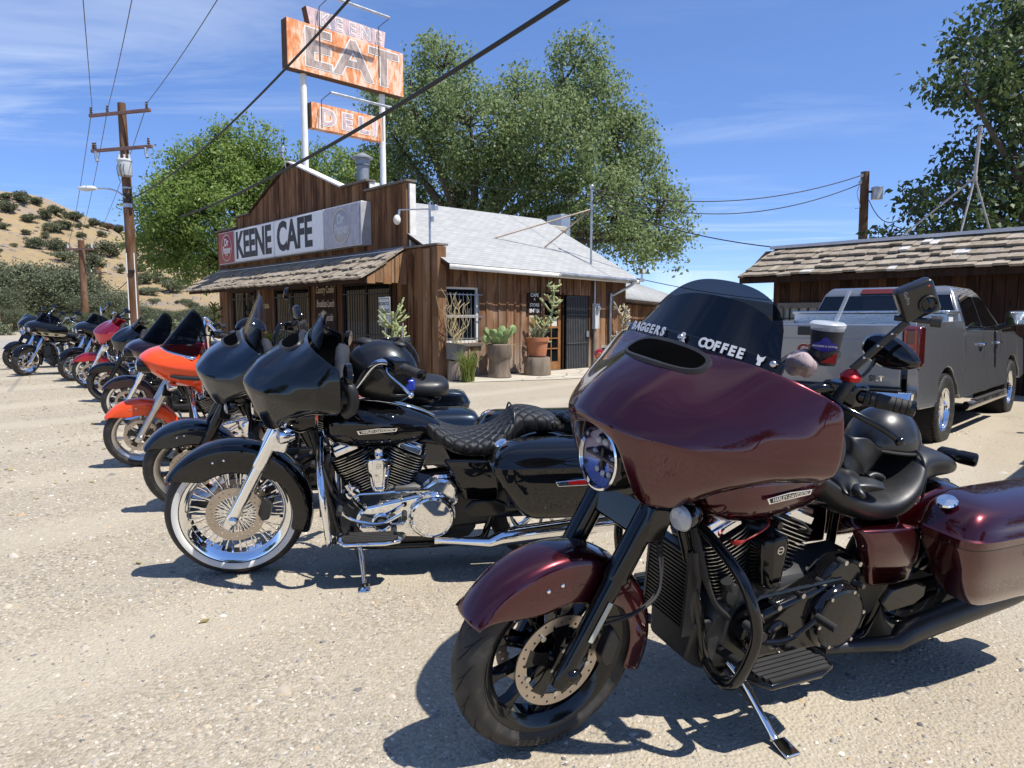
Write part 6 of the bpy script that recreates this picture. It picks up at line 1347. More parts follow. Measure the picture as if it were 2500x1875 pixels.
        if near or mid: part('control_cable', 'cable_%s_%d' % (bk, s), lambda: MB().tube(spline([e + d * .215 + V((.02, 0, -.02)), e + d * .26 + V((.10, -.02 * s, -.05)), V((-.60, s * .20, 1.02)), V((-.50, s * .12, .97))], 5), .006, 6), M_RUB, parent=hb)
        # mirrors
        mk = c.get('mirror', 'std')
        if mk:
            m0 = e + d * .17 + V((.0, 0, .03))
            if mk == 'tall': mc = m0 + V((.02, .05 * s, .20)); sz = (.085, .05)
            elif mk == 'fair': mc = V((-.60, s * .45, 1.165)); sz = (.075, .045); m0 = V((-.55, s * .40, 1.115))
            else: mc = m0 + V((-.118, .03 * s, .10)); sz = (.092, .048)
            part('mirror_stem', 'mstem_%s_%s_%d' % (bk, mk, s), lambda: MB().tube(spline([m0, lerp(m0, mc, .5) + V((.01, .0, -.006)), mc + V((.016, -.03 * s, -.012))], 4), .0065, 8), tube_m, True)
            Mm = T(mc) @ Rz(R(8 * s)) @ Rx(R(-12 * s)) @ Ry(R(-8))
            def mh():
                rings = []
                for k, q in ((.030, .55), (.024, .86), (.008, 1.0), (.0, 1.0)):
                    r = []
                    for i in range(24):
                        a = 2 * math.pi * i / 24; cc, ss = math.cos(a), math.sin(a)
                        y = math.copysign(abs(cc) ** .8, cc) * sz[0] * (1 if cc * s > 0 else .95); z = math.copysign(abs(ss) ** .85, ss) * sz[1] * (1.0 - .42 * (cc * s if cc * s > 0 else 0))
                        r.append((k, y * q, z * q))
                    rings.append(r)
                return MB().loft(rings)
            mr = part('mirror', 'mhead_%s_%d' % (mk, s), mh, metal if mk != 'tall' else M_GBLK, True, M=Mm)
            part('mirror_glass', 'mglass_%s_%d' % (mk, s), lambda: MB().add([(-.0012, math.copysign(abs(math.cos(a)) ** .8, math.cos(a)) * sz[0] * .93, math.copysign(abs(math.sin(a)) ** .85, math.sin(a)) * sz[1] * .9 * (1.0 - .42 * max(0, math.cos(a) * s))) for a in [2 * math.pi * i / 24 for i in range(24)]], [tuple(range(24))]), M_MIRR, parent=mr)
    # turn signals
    for s in (1, -1):
        ts = part('turn_signal', 'tsig_%d' % s, lambda: MB().tube([(-.30, s * .12, .80), (-.285, s * .20, .815)], .010, 8).lathe([(0, -.060), (.022, -.050), (.037, -.020), (.041, .01), (.041, .020)], (-.275, s * .232, .82), (1, .12 * s, 0), 24), tube_m if c.get('sig', True) else metal, c['fairing'] == 'bat')
        part('lens', 'tlens_%d' % s, lambda: MB().lathe([(.039, .018), (.033, .029), (.018, .035), (0, .036)], (-.275, s * .232, .82), (1, .12 * s, 0), 24), c.get('siglens', M_LENS), parent=ts)
    # tank
    tk = part('tank', 'tank', tank_mb, pm, sub=1, angle=180, M=T(.022, 0, .018))
    part('console', 'tank_console', lambda: MB().loft([[(x, -w, z), (x, -w * .8, z + .012), (x, w * .8, z + .012), (x, w, z)] for x, w, z in ((-.56, .02, .895), (-.62, .035, .912), (-.75, .04, .908), (-.88, .036, .882), (-1.0, .028, .840), (-1.06, .015, .806))]), tube_m if c.get('chromed') else M_GBLK, parent=tk, sub=1)
    part('filler_cap', 'tank_cap', lambda: MB().lathe([(0, .016), (.03, .014), (.036, .004), (.036, 0)], (-.66, .085, .893), (0.05, .5, 1), 20), metal, parent=tk)
    if mid:
        for s in (1, -1):
            Me = frame((-.755, s * .1855, .792), (s * -1, -.055, .03 * s), (0, s * -.10, 1))
            em = part('emblem', 'emblem_plate', lambda: MB().prism([(-.100, .008), (-.092, -.011), (.092, -.007), (.100, .009), (0, .014)], 0, .004, axes='xyz'), M_CHROME, parent=tk, M=Me)
            part('emblem_field', 'emblem_field', lambda: MB().prism([(-.092, .006), (-.085, -.008), (.085, -.004), (.092, .006), (0, .010)], .004, .005, axes='xyz'), M_GBLK, parent=tk, M=Me)
            if s > 0: part('lettering', 'emblem_text', lambda: text_mb('HARLEY-DAVIDSON', .0175, .0006, .0003), M_CHROME, parent=tk, M=Me @ T(0, .0008, .006), angle=0)
    # seat
    st = part('seat', 'seat_q' if c.get('quilt') else ('seat_p' if c.get('pillion', True) else 'seat_s'), lambda: seat_mb(True), M_QUILT if c.get('quilt') else M_LEATH, sub=2, angle=180)
    if mid: part('seat_welt', 'seat_welt', lambda: MB().tube(spline([(-1.425, .156, .70), (-1.43, .150, .80), (-1.437, .11, .868), (-1.44, .05, .878), (-1.44, -.05, .878), (-1.437, -.11, .868), (-1.43, -.15, .80), (-1.425, -.156, .70)], 5), .005, 6), M_LEATH, parent=st)
    if c.get('tallseat'):
        part('pillion_pad', 'tall_pad', lambda: MB().loft([se_ring(x, 0, .875, w, h, .06, 24, 2.6) for x, w, h in ((-1.42, .05, .02), (-1.435, .12, .06), (-1.49, .175, .085), (-1.62, .195, .092), (-1.75, .18, .085), (-1.82, .13, .065), (-1.84, .05, .03))]), M_LEATH, parent=st, sub=1, angle=180)
    # rear fender
    part('rear_fender', 'rfend', lambda: fender_mb(.335, .185, 30, 176, False), pm, M=T(-1.625, 0, .36), angle=60, solid=.004, sub=1)
    # side covers and saddlebags
    for s in (1, -1):
        mir = Matrix.Diagonal((1, s, 1, 1))
        part('side_cover', 'sidecover_%d' % s, lambda: MB().loft([[(-1.105, .165 * s, .640), (-1.12, .205 * s, .650), (-1.30, .255 * s, .655), (-1.375, .235 * s, .64), (-1.36, .15 * s, .63)], [(-1.13, .17 * s, .60), (-1.15, .225 * s, .60), (-1.30, .262 * s, .60), (-1.385, .24 * s, .60), (-1.37, .15 * s, .60)], [(-1.17, .17 * s, .51), (-1.185, .215 * s, .51), (-1.30, .245 * s, .51), (-1.395, .235 * s, .51), (-1.38, .15 * s, .51)], [(-1.185, .17 * s, .49), (-1.20, .205 * s, .49), (-1.30, .225 * s, .49), (-1.395, .225 * s, .49), (-1.38, .15 * s, .49)], [(-1.215, .17 * s, .42), (-1.225, .20 * s, .42), (-1.31, .215 * s, .42), (-1.40, .21 * s, .42), (-1.38, .15 * s, .42)]]), pm, bevel=.012, seg=3, M=T(.05, 0, .008))
        bg_ = part('saddlebag', 'bag_%d' % s, lambda: MB().merge(bag_mb(False), mir), pm, bevel=0, angle=50, M=T(.062, 0, .010))
        part('lid', 'baglid_%d' % s, lambda: MB().merge(bag_mb(True), mir), pm, parent=bg_, angle=40)
        part('lid_seam', 'bagseam_%d' % s, lambda: MB().merge(MB().loft([[(x * 1.0, y, z) for x, y, z in bag_ring(.634, -1.350, -2.097, .218, .449)], [(x, y, z) for x, y, z in bag_ring(.642, -1.350, -2.097, .218, .449)]], caps=False), mir), M_GBLK, parent=bg_)
        if mid:
            mk_ = part('marker_light', 'bagmark_%d' % s, lambda: MB().prism([(-1.74, .598), (-1.755, .572), (-2.05, .578), (-2.06, .606), (-1.90, .610)], s * .440, s * .456), M_CHROME if c.get('chromed') else M_GBLK, bevel=.004, M=T(.15, 0, .01))
            part('red_lens', 'bagmarkl_%d' % s, lambda: MB().prism([(-1.80, .600), (-1.81, .582), (-2.02, .588), (-2.025, .604)], s * .456, s * .459), M_REDL, parent=mk_)
            part('lid_latch', 'latch_%d' % s, lambda: MB().lathe([(0, .008), (.03, .006), (.034, 0)], (-1.40, s * .30, .757), (.5, .1 * s, 1), 16), M_CHROME, parent=bg_)
        part('muffler', 'muf_%d' % s, lambda: MB().tube([(-1.02, s * .16, .20), (-1.18, s * .20, .20), (-1.30, s * .235, .205), (-1.36, s * .225, .225), (-1.45, s * .22, .235), (-1.95, s * .225, .285), (-2.05, s * .225, .295)], [.024, .025, .03, .044, .048, .050, .044], 18), c.get('pipe', metal))
    # engine
    en = part('engine', 'crankcase', lambda: MB().loft([[(x, y * .12, z) for y, z in ((1, zb), (1, zt - .03), (.7, zt), (-.7, zt), (-1, zt - .03), (-1, zb))] for x, zb, zt in ((-.52, .25, .36), (-.56, .19, .43), (-.72, .17, .50), (-.92, .17, .50), (-1.02, .17, .47), (-1.20, .19, .46), (-1.24, .24, .42))]), M_CASE, bevel=.015)
    part('oil_pan', 'oilpan', lambda: MB().box((-.9, 0, .165), (.5, .2, .05)), M_CASE, parent=en, bevel=.01)
    for nm, cx_, ti in (('front', -.665, R(22.5)), ('rear', -.80, R(-22.5))):
        cyl_ = part('cylinder', 'cylcore_' + nm, lambda: cylinder_mb(cx_, .46, ti, 'core'), M_SBLK)
        part('cooling_fins', 'cylfins_' + nm, lambda: cylinder_mb(cx_, .46, ti, 'fins'), M_SBLK, parent=cyl_)
        part('fin_edges', 'cylfine_' + nm, lambda: cylinder_mb(cx_, .46, ti, 'edge'), M_ALU if c.get('finedge', True) else M_SBLK, parent=cyl_)
        part('rocker_cover', 'rocker_' + nm, lambda: MB().loft([[(a * .085 * k, b * .105 * k, z) for a, b in ((1, .7), (.7, 1), (-.7, 1), (-1, .7), (-1, -.7), (-.7, -1), (.7, -1), (1, -.7))] for z, k in ((.232, 1), (.262, 1.0), (.266, .93), (.285, .9), (.292, .78))], M=T(cx_, 0, .46) @ Ry(ti)), tube_m if c.get('chromed') else (M_CHROME if near else M_GBLK), parent=cyl_, bevel=.004)
        part('spark_plug', 'plug_' + nm, lambda: MB().tube(spline([V((cx_, .105, .46)) + Ry(ti) @ V((.0, 0, .20)), V((cx_, .15, .46)) + Ry(ti) @ V((0, 0, .215)), V((cx_ - .03, .15, .70)), (-.74, .08, .72)], 4), [.008] * 5 + [.004] * 8, 8), plain('red_plug_wire', (.30, .012, .015), .4) if c.get('redplug') and nm == 'front' else M_RUB, parent=cyl_)
    part('intake', 'intake', lambda: MB().tube([(-.66, .02, .66), (-.735, .06, .64), (-.82, .02, .66)], .028, 12), M_SBLK, parent=en)
    hc = part('horn_cover', 'horn', lambda: MB().loft([[(x, y, z) for x, y, z in ((-.735 + .062 * k, .10, z0), (-.735 + .058 * k, .155 * 1, z0), (-.735 + .030 * k, .178, z0), (-.735 - .030 * k, .178, z0), (-.735 - .058 * k, .155, z0), (-.735 - .062 * k, .10, z0))] for z0, k in ((.485, .62), (.50, .70), (.60, .98), (.635, 1.0), (.655, .82), (.662, .5))]), tube_m, bevel=.008, seg=3)
    part('horn_bracket', 'hornbr', lambda: MB().tube([(-.735, .12, .655), (-.735, .135, .70)], .022, 14, flat=.4).cyl((-.735, .13, .70), (-.735, .165, .70), .012), tube_m, parent=hc)
    part('badge', 'hornbadge', lambda: MB().lathe([(.014, 0), (.014, .002), (.0105, .002), (.0105, 0)], (0, 0, 0), (0, 1, .0), 20, closed=True).box((0, .001, 0), (.022, .002, .004)), M_ALU, parent=hc, M=T(-.735, .1785, .622))
    pr = part('primary_cover', 'primary', lambda: MB().prism(hull_poly((-.70, .335), .088, (-1.0, .355), .128), .10, .198), c['primary'], bevel=.022, seg=4)
    part('primary_hump', 'prihump', lambda: MB().prism([(-.90, .44), (-.98, .52), (-1.02, .545), (-1.10, .545), (-1.135, .50), (-1.14, .40), (-1.0, .36)], .10, .185), c['primary'], parent=pr, bevel=.018, seg=3)
    part('derby_cover', 'derby', lambda: MB().lathe([(.122, -.03), (.120, .012), (.110, .022), (.107, .034), (.098, .038), (.096, .036), (.05, .039), (0, .040)], (-1.0, .198, .355), (0, 1, 0), 48), c['primary'], parent=pr)
    part('bolts', 'derbyb', lambda: bolts_mb(.103, .232, 6, .006, .1).merge(MB()) if False else MB().merge(bolts_mb(.103, .0, 6, .0065, .1), T(-1.0, .232, .355)), M_STEEL, parent=pr)
    part('bolts', 'primaryb', lambda: sum_mb([MB().cyl((x, .17, z), (x, .205, z), .009, n=10) for x, z in ((-.66, .415), (-.74, .43), (-.84, .455), (-.93, .485), (-1.09, .53), (-1.02, .545), (-.66, .26), (-.78, .245), (-1.125, .44))]), M_STEEL, parent=pr)
    part('inspection_cover', 'inspc', lambda: MB().lathe([(.05, -.004), (.05, .006), (.042, .012), (.036, .008), (0, .009)], (-.745, .198, .33), (0, 1, 0), 28), c['primary'], parent=pr)
    part('transmission', 'trans', lambda: MB().loft([[(x, y, z) for y, z in ((.13, zb), (.14, zt), (-.12, zt), (-.12, zb))] for x, zb, zt in ((-1.05, .24, .46), (-1.30, .26, .46), (-1.34, .30, .42))]), M_CASE, parent=en, bevel=.02)
    part('cable_bundle', 'cables', lambda: MB().tube(spline([(-.40, .09, .84), (-.44, .13, .66), (-.50, .15, .48), (-.60, .13, .38)], 6), .009, 8).tube(spline([(-.42, .06, .84), (-.45, .10, .64), (-.53, .12, .46), (-.64, .12, .42)], 6), .006, 8), M_RUB, parent=en)
    part('lifter_tube', 'lifter', lambda: MB().cyl((-.74, .115, .46), (-.72, .13, .56), .022).cyl((-.62, .115, .42), (-.57, .13, .52), .02).lathe([(0, .02), (.035, .018), (.04, 0)], (-.60, .125, .47), (0, 1, 0), 20), M_CHROME if c.get('chromed') else M_SBLK, parent=en)
    # frame
    part('frame', 'frame', lambda: sum_mb([MB().tube(spline([(-.37, s * .03, .84), (-.43, s * .07, .66), (-.49, s * .105, .40), (-.54, s * .115, .22), (-.66, s * .115, .165), (-1.20, s * .115, .165), (-1.30, s * .12, .24), (-1.34, s * .13, .50), (-1.30, s * .12, .66), (-.98, s * .06, .72), (-.5, s * .03, .76)], 6), .0185, 10) for s in (1, -1)] + [MB().cyl((-.31, 0, .88), (-.40, 0, .70), .04), MB().tube([(-1.30, 0, .60), (-1.62, .13, .66), (-2.0, .13, .62)], .018, 8), MB().tube([(-1.30, 0, .60), (-1.62, -.13, .66), (-2.0, -.13, .62)], .018, 8), MB().box((-1.45, 0, .32), (.42, .24, .05))]), M_GBLK)
    part('oil_cooler', 'cooler', lambda: sum_mb([MB().box((-.455, 0, .36 + k * .013), (.05, .20, .006)) for k in range(20)] + [MB().box((-.462, 0, .48), (.04, .19, .27)), MB().box((-.455, .105, .48), (.055, .012, .29)), MB().box((-.455, -.105, .48), (.055, .012, .29))], Ry(R(-12)) if False else None), M_SBLK)
    part('chin_shroud', 'chin', lambda: MB().loft([[(-.47, -.12, .38), (-.47, .12, .38), (-.55, .12, .38), (-.55, -.12, .38)], [(-.46, -.10, .24), (-.46, .10, .24), (-.55, .10, .20), (-.55, -.10, .20)], [(-.52, -.08, .19), (-.52, .08, .19), (-.56, .08, .17), (-.56, -.08, .17)]]), M_PLAST, bevel=.01)
    # engine guard
    part('engine_guard', 'guard', lambda: MB().tube(spline(sum([[(-.44, -.05, .735), (-.45, -.17, .70), (-.46, -.30, .63), (-.475, -.36, .53), (-.485, -.36, .43), (-.49, -.30, .28), (-.495, -.22, .235), (-.53, -.12, .235)]], []), 6), .0175, 14).tube(spline([(-.44, .05, .735), (-.45, .17, .70), (-.46, .30, .63), (-.475, .36, .53), (-.485, .36, .43), (-.49, .30, .28), (-.495, .22, .235), (-.53, .12, .235)], 6), .0175, 14), tube_m, bevel=0)
    # floorboards, shifter, pegs
    for s in (1, -1):
        fb = part('floorboard', 'fboard_%d' % s, lambda: MB().loft([[(x, y * s, z) for x, y in ((-.555, .275), (-.565, .355), (-.60, .395), (-.80, .40), (-.875, .375), (-.905, .30), (-.89, .27), (-.70, .255))] for z in (.268, .286)]), c.get('board', tube_m), bevel=.007, M=T(.035, -.02 * s, .012))
        part('rubber_pad', 'fpad_%d' % s, lambda: sum_mb([MB().box((-.725, s * (.285 + k * .019), .290), (.285 - abs(k - 2.5) * .018, .014, .009)) for k in range(6)]), M_RUB, parent=fb)
        part('board_bracket', 'fbrk_%d' % s, lambda: MB().cyl((-.62, s * .12, .25), (-.62, s * .30, .262), .016), M_SBLK, parent=fb); part('board_bracket', 'fbrk2_%d' % s, lambda: MB().cyl((-.84, s * .12, .25), (-.84, s * .29, .262), .016), M_SBLK, parent=fb)
    sh = part('shift_lever', 'shifter', lambda: MB().tube(spline([(-.545, .28, .44), (-.57, .265, .40), (-.64, .25, .355), (-.75, .25, .345), (-.86, .255, .40)], 5), .009, 8), tube_m)
    part('toe_peg', 'shpeg', lambda: MB().cyl((-.545, .255, .44), (-.545, .335, .44), .014, n=14), M_RUB, parent=sh); part('heel_peg', 'shpeg2', lambda: MB().cyl((-.86, .25, .40), (-.86, .33, .40), .014, n=14), M_RUB, parent=sh)
    part('shift_rod', 'shrod', lambda: MB().tube([(-.60, .21, .47), (-.64, .21, .49), (-.99, .215, .50)], .007, 8).tube([(-.66, .21, .40), (-.60, .21, .475)], .012, 8), tube_m, parent=sh)
    part('passenger_board', 'pboard', lambda: MB().loft([[(-1.16, y, .40 + dzz), (-1.20, y, .445 + dzz), (-1.32, y, .455 + dzz), (-1.38, y, .43 + dzz), (-1.38, y, .39 + dzz), (-1.33, y, .365 + dzz), (-1.20, y, .36 + dzz)] for y, dzz in ((.235, 0), (.258, -.004))]), M_GBLK, bevel=.006)
    # kickstand
    tl = math.tan(R(c.get('lean', 8.5)))
    ks = part('kickstand', 'kick_%.2f' % tl, lambda: MB().tube([(-.62, .13, .215), (-.635, .20, .175), (-.655, .315, .075 + (tl - .15) * .3), (-.66, .345, .345 * tl + .012)], [.014, .013, .012, .013], 10), M_CHROME)
    part('stand_foot', 'kickfoot_%.2f' % tl, lambda: MB().loft([[(-.635, .34, .345 * tl + .018), (-.685, .34, .345 * tl + .018), (-.685, .34, .345 * tl + .028), (-.635, .34, .345 * tl + .028)], [(-.630, .405, .40 * tl + .002), (-.69, .405, .40 * tl + .002), (-.69, .405, .40 * tl + .009), (-.630, .405, .40 * tl + .009)]]), M_CHROME, parent=ks, bevel=.003)
    part('spring', 'kickspring', lambda: MB().cyl((-.60, .14, .20), (-.64, .25, .125), .009), M_SBLK, parent=ks)
    # tail
    tl2 = part('tail_light', 'tail', lambda: MB().tube([(-1.80, .06, .80), (-1.83, .06, .845), (-1.86, .08, .86)], .014, 10).tube([(-1.70, .05, .79), (-1.80, .05, .80)], .012, 8), M_GBLK, M=T(.13, -.02, -.05))
    part('lamp_body', 'tailb', lambda: MB().tube([(-1.83, .03, .872), (-1.83, .035, .872), (-1.85, .075, .872), (-1.855, .085, .872), (-1.86, .10, .872), (-1.875, .145, .872), (-1.877, .15, .872)], [.022, .027, .027, .024, .027, .027, .022], 20), M_GBLK, parent=tl2)
    return root, S
def bag_ring(z, x0, x1, y0, y1):
    r = []; cx, cy, hx, hy = (x0 + x1) / 2, (y0 + y1) / 2, abs(x1 - x0) / 2, (y1 - y0) / 2
    for i in range(40):
        a = 2 * math.pi * i / 40; c, s = math.cos(a), math.sin(a)
        r.append((cx + math.copysign(abs(c) ** (2 / 7), c) * hx, cy + math.copysign(abs(s) ** (2 / 5.0), s) * hy, z))
    return r
def sum_mb(l, M=None):
    m = MB()
    for q in l: m.merge(q, M)
    return m
def vent_pt(u, t, lift=0.0):   # a slot above the headlight: u across (-1..1), t along slope
    y = u * .172; x = lerp(-.262, -.362, t) - .030 * u * u; z = lerp(1.229, 1.279, t) - .016 * u * u
    return V((x + .42 * lift, y, z + .90 * lift))
def vent_rings():
    rings = []
    n = 28
    outer = []; mid_ = []; inner = []
    for i in range(n):
        a = 2 * math.pi * i / n; c, s = math.cos(a), math.sin(a)
        u = math.copysign(abs(c) ** .7, c); t = .5 + .5 * math.copysign(abs(s) ** .8, s)
        outer.append(vent_pt(u * 1.05, .5 + (t - .5) * 1.25, -.010)); mid_.append(vent_pt(u, .5 + (t - .5) * 1.06, .011)); inner.append(vent_pt(u * .93, .5 + (t - .5) * .84, .007))
    return [outer, mid_, inner]
def vent_dark():  # black disc over the shell, painting the shade inside an open vent
    pts = []
    n = 28
    for i in range(n):
        a = 2 * math.pi * i / n; c, s = math.cos(a), math.sin(a)
        u = math.copysign(abs(c) ** .6, c) * .92; t = .5 + .41 * math.copysign(abs(s) ** .7, s)
        pts.append(tuple(vent_pt(u, t, .0085)))
    pts.append(tuple(vent_pt(0, .5, .0175))); return MB().add(pts, [(i, (i + 1) % n, n) for i in range(n)])
BK = dict(metal=M_GBLK, tube=M_GBLK, rim=M_GBLK, fork=M_GBLK, primary=M_GBLK)
CH = dict(metal=M_GBLK, tube=M_CHROME, rim=M_CHROME, fork=M_CHROME, primary=M_CHROME, chromed=True, lever=M_CHROME)
def bk(x, y, yaw, label, base, **k):
    c = dict(base, label=label, loc=(x, y, gz(x, y)), yaw=R(180 + yaw), lean=7.0); c.update(k); make_bike(c); return c
B1 = bk(.095, 2.16, 24.5, 'dark maroon metallic touring motorcycle with black windshield, nearest in the row', BK, paint=M_MAROON, fairing='bat', screen=('tall', M_B1SCR), wheel='mag', near=True, mid=True, tyre_text=True, redplug=True, pipe=M_SBLK, steer=5)
B2 = bk(-1.44, 3.67, 9, 'black touring motorcycle with whitewall wire wheel and chrome engine', CH, paint=M_BLACK, fairing='bat', screen=('short', M_SMOKE), wheel='wire', rf=.352, mid=True, quilt=True, mirror='fair', pipe=M_CHROME, steer=4)
B3 = bk(-2.30, 5.05, 11, 'dark blue black touring motorcycle with tall clear windshield and blue mirrors', BK, paint=M_NAVY, fairing='bat', screen=('clear', M_CLEAR), wheel='mag', rim=M_STEEL, rim2=M_GBLK, mid=True, tallseat=True, bars='mid', mirror='tall', fork=M_GBLK, steer=13)
B4 = bk(-3.58, 6.78, 26, 'bright orange motorcycle with sharp nosed fairing and dark windshield', CH, paint=M_ORANGE, fairing='shark', screen=('shark', M_DSMOKE), wheel='mag5', rim=M_STEEL, fork=M_STEEL, slot=True, trim=M_CHROME, bars='ape', mid=True, mirror=None)
B5 = bk(-5.2, 9.55, 24, 'dark maroon sharp nosed motorcycle behind the orange one', BK, paint=M_DKMAR, fairing='shark', screen=('shark', M_DSMOKE), wheel='mag', rim=M_CHROME, fork=M_CHROME, bars='mid', mirror=None)
B6 = bk(-6.67, 11.7, 22, 'black touring motorcycle with black wheels between the dark maroon and red ones', BK, paint=M_BLACK, fairing='bat', screen=('tall', M_DSMOKE), wheel='mag5', mid=False, mirror=None)
B7 = bk(-7.77, 13.1, 22, 'crimson red touring motorcycle in the far part of the row', CH, paint=M_RED, fairing='bat', screen=('short', M_DSMOKE), wheel='mag9', mirror=None)
B8 = bk(-8.65, 14.0, 50, 'black motorcycle with twin headlights and chrome bars turned towards the camera', CH, paint=M_BLACK, fairing='shark', screen=('shark_low', M_DSMOKE), wheel='mag9', bars='ape', steer=12, siglens=M_AMB)
B9 = bk(-10.3, 15.0, 62, 'black and cream motorcycle with one wide headlight, leftmost in front', CH, paint=M_BLACK, fairing='shark', screen=('shark_low', M_DSMOKE), wheel='mag9', bars='mid', steer=14, band=M_CREAM, siglens=M_AMB)
B10 = bk(-11.9, 17.0, 62, 'dark motorcycle at the far left, half hidden behind the black and cream one', BK, paint=M_BLACK, fairing='bat', screen=None, wheel='mag9', bars='mid', steer=10)
# ------------------------------------------------------------------ things lying on the motorcycles
def bikeM(c): return T(*c['loc']) @ Rz(c['yaw']) @ Rx(-R(c['lean']))
def onbike(name, label, cat, c, p, rz=0, M=None):
    e = empty(name); e.matrix_world = bikeM(c) @ T(*p) @ Rz(R(rz)) @ (M or Matrix.Identity(4)); tag(e, label, cat); return e
def P(name, mb, m, parent, **k): return ob(name, mb, m, parent, **k)
M_SATB = plain('satin_black_shell', (.010, .010, .0105), .33, coat=.3, vary=.15); M_VISOR = screen('visor_clear', (.80, .84, .88), .06)
# half helmet on the maroon bike's seat
h = onbike('half_helmet', 'satin black half helmet resting on the maroon motorcycle seat', 'helmet', B1, (-1.41, -.03, .868), 8, Ry(R(-6)))
P('shell', MB().ell((0, 0, 0), (.152, .128, .150), 32, 14, z0=-.05), M_SATB, h, solid=.012, angle=180); P('rim', MB().tube([(.153 * math.cos(a), .129 * math.sin(a), -.006) for a in [6.283 * i / 40 for i in range(40)]], .006, 8, loop=True), M_RUB, h); P('strap', MB().tube(spline([(-.10, .09, -.01), (-.13, .12, -.05), (-.08, .14, -.055), (-.02, .12, -.02)], 5), .010, 6, flat=.3), M_RUB, h)
# leather gloves
gl_ = onbike('leather_gloves', 'crumpled black leather gauntlet gloves on the maroon motorcycle seat', 'gloves', B1, (-1.15, .04, .765), 20)
def cuff(h, r0, r1, ph):
    rings = []
    for k in range(11):
        q = k / 10; r = lerp(r0, r1, q ** .8)
        rings.append([(r * math.cos(a) * 1.18 * (1 + .05 * math.sin(3 * a + ph)) - .05 * q + .006 * math.sin(9 * q + 4 * a), r * math.sin(a) * (.82 + .07 * math.cos(2 * a + ph)), h * q + .006 * math.sin(5 * a + k * 1.7) + .018 * q * math.cos(a)) for a in [6.283 * i / 36 for i in range(36)]])
    return MB().loft(rings, caps=False)
P('cuff', cuff(.115, .058, .092, 1.0), M_LEATH, gl_, solid=.0035, angle=180, M=T(-.035, .0, .03) @ Ry(R(-16)), sub=1)
def lump(st, seed):
    rg = random.Random(seed); ph = [rg.uniform(0, 6) for _ in range(4)]; rings = []
    for k, (x, y, w, h) in enumerate(st):
        rings.append([(x + .006 * math.sin(4 * a + ph[0] + k), y + w * math.cos(a) * (1 + .12 * math.sin(5 * a + ph[1] + k * 1.3)), .5 * h + .5 * h * math.sin(a) * (1 + .16 * math.sin(4 * a + ph[2] + k * 2.1))) for a in [6.283 * i / 26 for i in range(26)]])
    return MB().loft(rings)
P('hand', lump([(.155, .045, .010, .012), (.145, .04, .026, .030), (.115, .03, .042, .046), (.085, .02, .05, .058), (.055, .01, .054, .052), (.03, .0, .058, .064), (.0, 0, .05, .055), (-.02, 0, .03, .03)], 4), M_LEATH, gl_, angle=180, sub=1, M=Rz(R(12)))
P('hand', lump([(.10, .0, .012, .012), (.085, 0, .034, .034), (.05, 0, .044, .046), (.01, 0, .046, .05), (-.03, 0, .05, .044), (-.06, 0, .034, .03)], 9), M_LEATH, gl_, angle=180, sub=1, M=T(.03, .085, .0) @ Rz(R(-24)))
for k, (a_, x_, y_) in enumerate(((150, -.07, .055), (165, -.075, .03), (178, -.07, .0), (195, -.06, -.03))): P('finger', MB().tube(spline([(0, 0, .018), (.03, .004, .026), (.055, -.002, .020), (.07, -.006, .010)], 4), [.012] * 9 + [.011, .010, .009, .005], 10), M_LEATH, gl_, angle=180, M=T(x_, y_, .0) @ Rz(R(a_)))
P('finger', MB().tube(spline([(0, 0, .02), (.03, .01, .03), (.055, .028, .024), (.06, .05, .012)], 4), [.014] * 9 + [.013, .012, .010, .006], 10), M_LEATH, gl_, angle=180, M=T(.09, .075, .0))
# drinks cup with straw held in the bar mount
cu = onbike('drink_cup', 'dark insulated cup with clear lid and straw on the maroon motorcycle bars', 'cup', B1, (-.95, .05, 1.205), 41)
M_FROST = plain('frosted_clear_plastic', (.72, .75, .78), .25, 0, 0, Alpha=.55); M_CUP = plain('cup_sleeve', (.012, .014, .022), .55, vary=.2); P('sleeve', MB().lathe([(0, 0), (.040, 0), (.052, .115), (.050, .115), (.046, .10)], n=28), M_CUP, cu); P('cup_wall', MB().lathe([(.0515, .112), (.054, .130), (.052, .130)], n=28), M_FROST, cu); P('lid', MB().lathe([(.056, .126), (.057, .136), (.050, .142), (.0, .144)], n=28), M_FROST, cu); P('straw', MB().cyl((.0, .0, .06), (-.012, .05, .25), .0062, n=12), M_FROST, cu); P('holder_ring', MB().lathe([(.047, .028), (.051, .028), (.051, .048), (.047, .048)], n=24, closed=True).tube(spline([(.0, -.05, .035), (.01, -.10, .02), (.05, -.16, -.03)], 4), .009, 8), M_SBLK, cu)
Mc = frame((.0475, 0, .066), (0, 1, 0), (.10, 0, 1))
P('sticker', MB().ell((0, 0, 0), (.040, .016, .0015), 24, 4).ell((0, 0, .0005), (.020, .030, .0015), 20, 4), plain('sticker_blue', (.035, .03, .30), .4), cu, M=Mc); P('lettering', MB().merge(text_mb('BAGGERS & COFFEE', .0085, .0003, .0002), T(0, 0, .0025)), M_WHITE, cu, M=Mc, angle=0); P('label', MB().prism([(-.01, -.016), (.034, -.016), (.036, .020), (.016, .006)], 0, .001, axes='xyz'), plain('label_red', (.50, .02, .02), .4), cu, M=frame((.046, .0, .028), (0, 1, 0), (.1, 0, 1)) @ T(.004, 0, .001))
cl = onbike('bandana', 'crumpled pale patterned cloth stuffed beside the drink cup', 'cloth', B1, (-.875, .03, 1.185), 0)
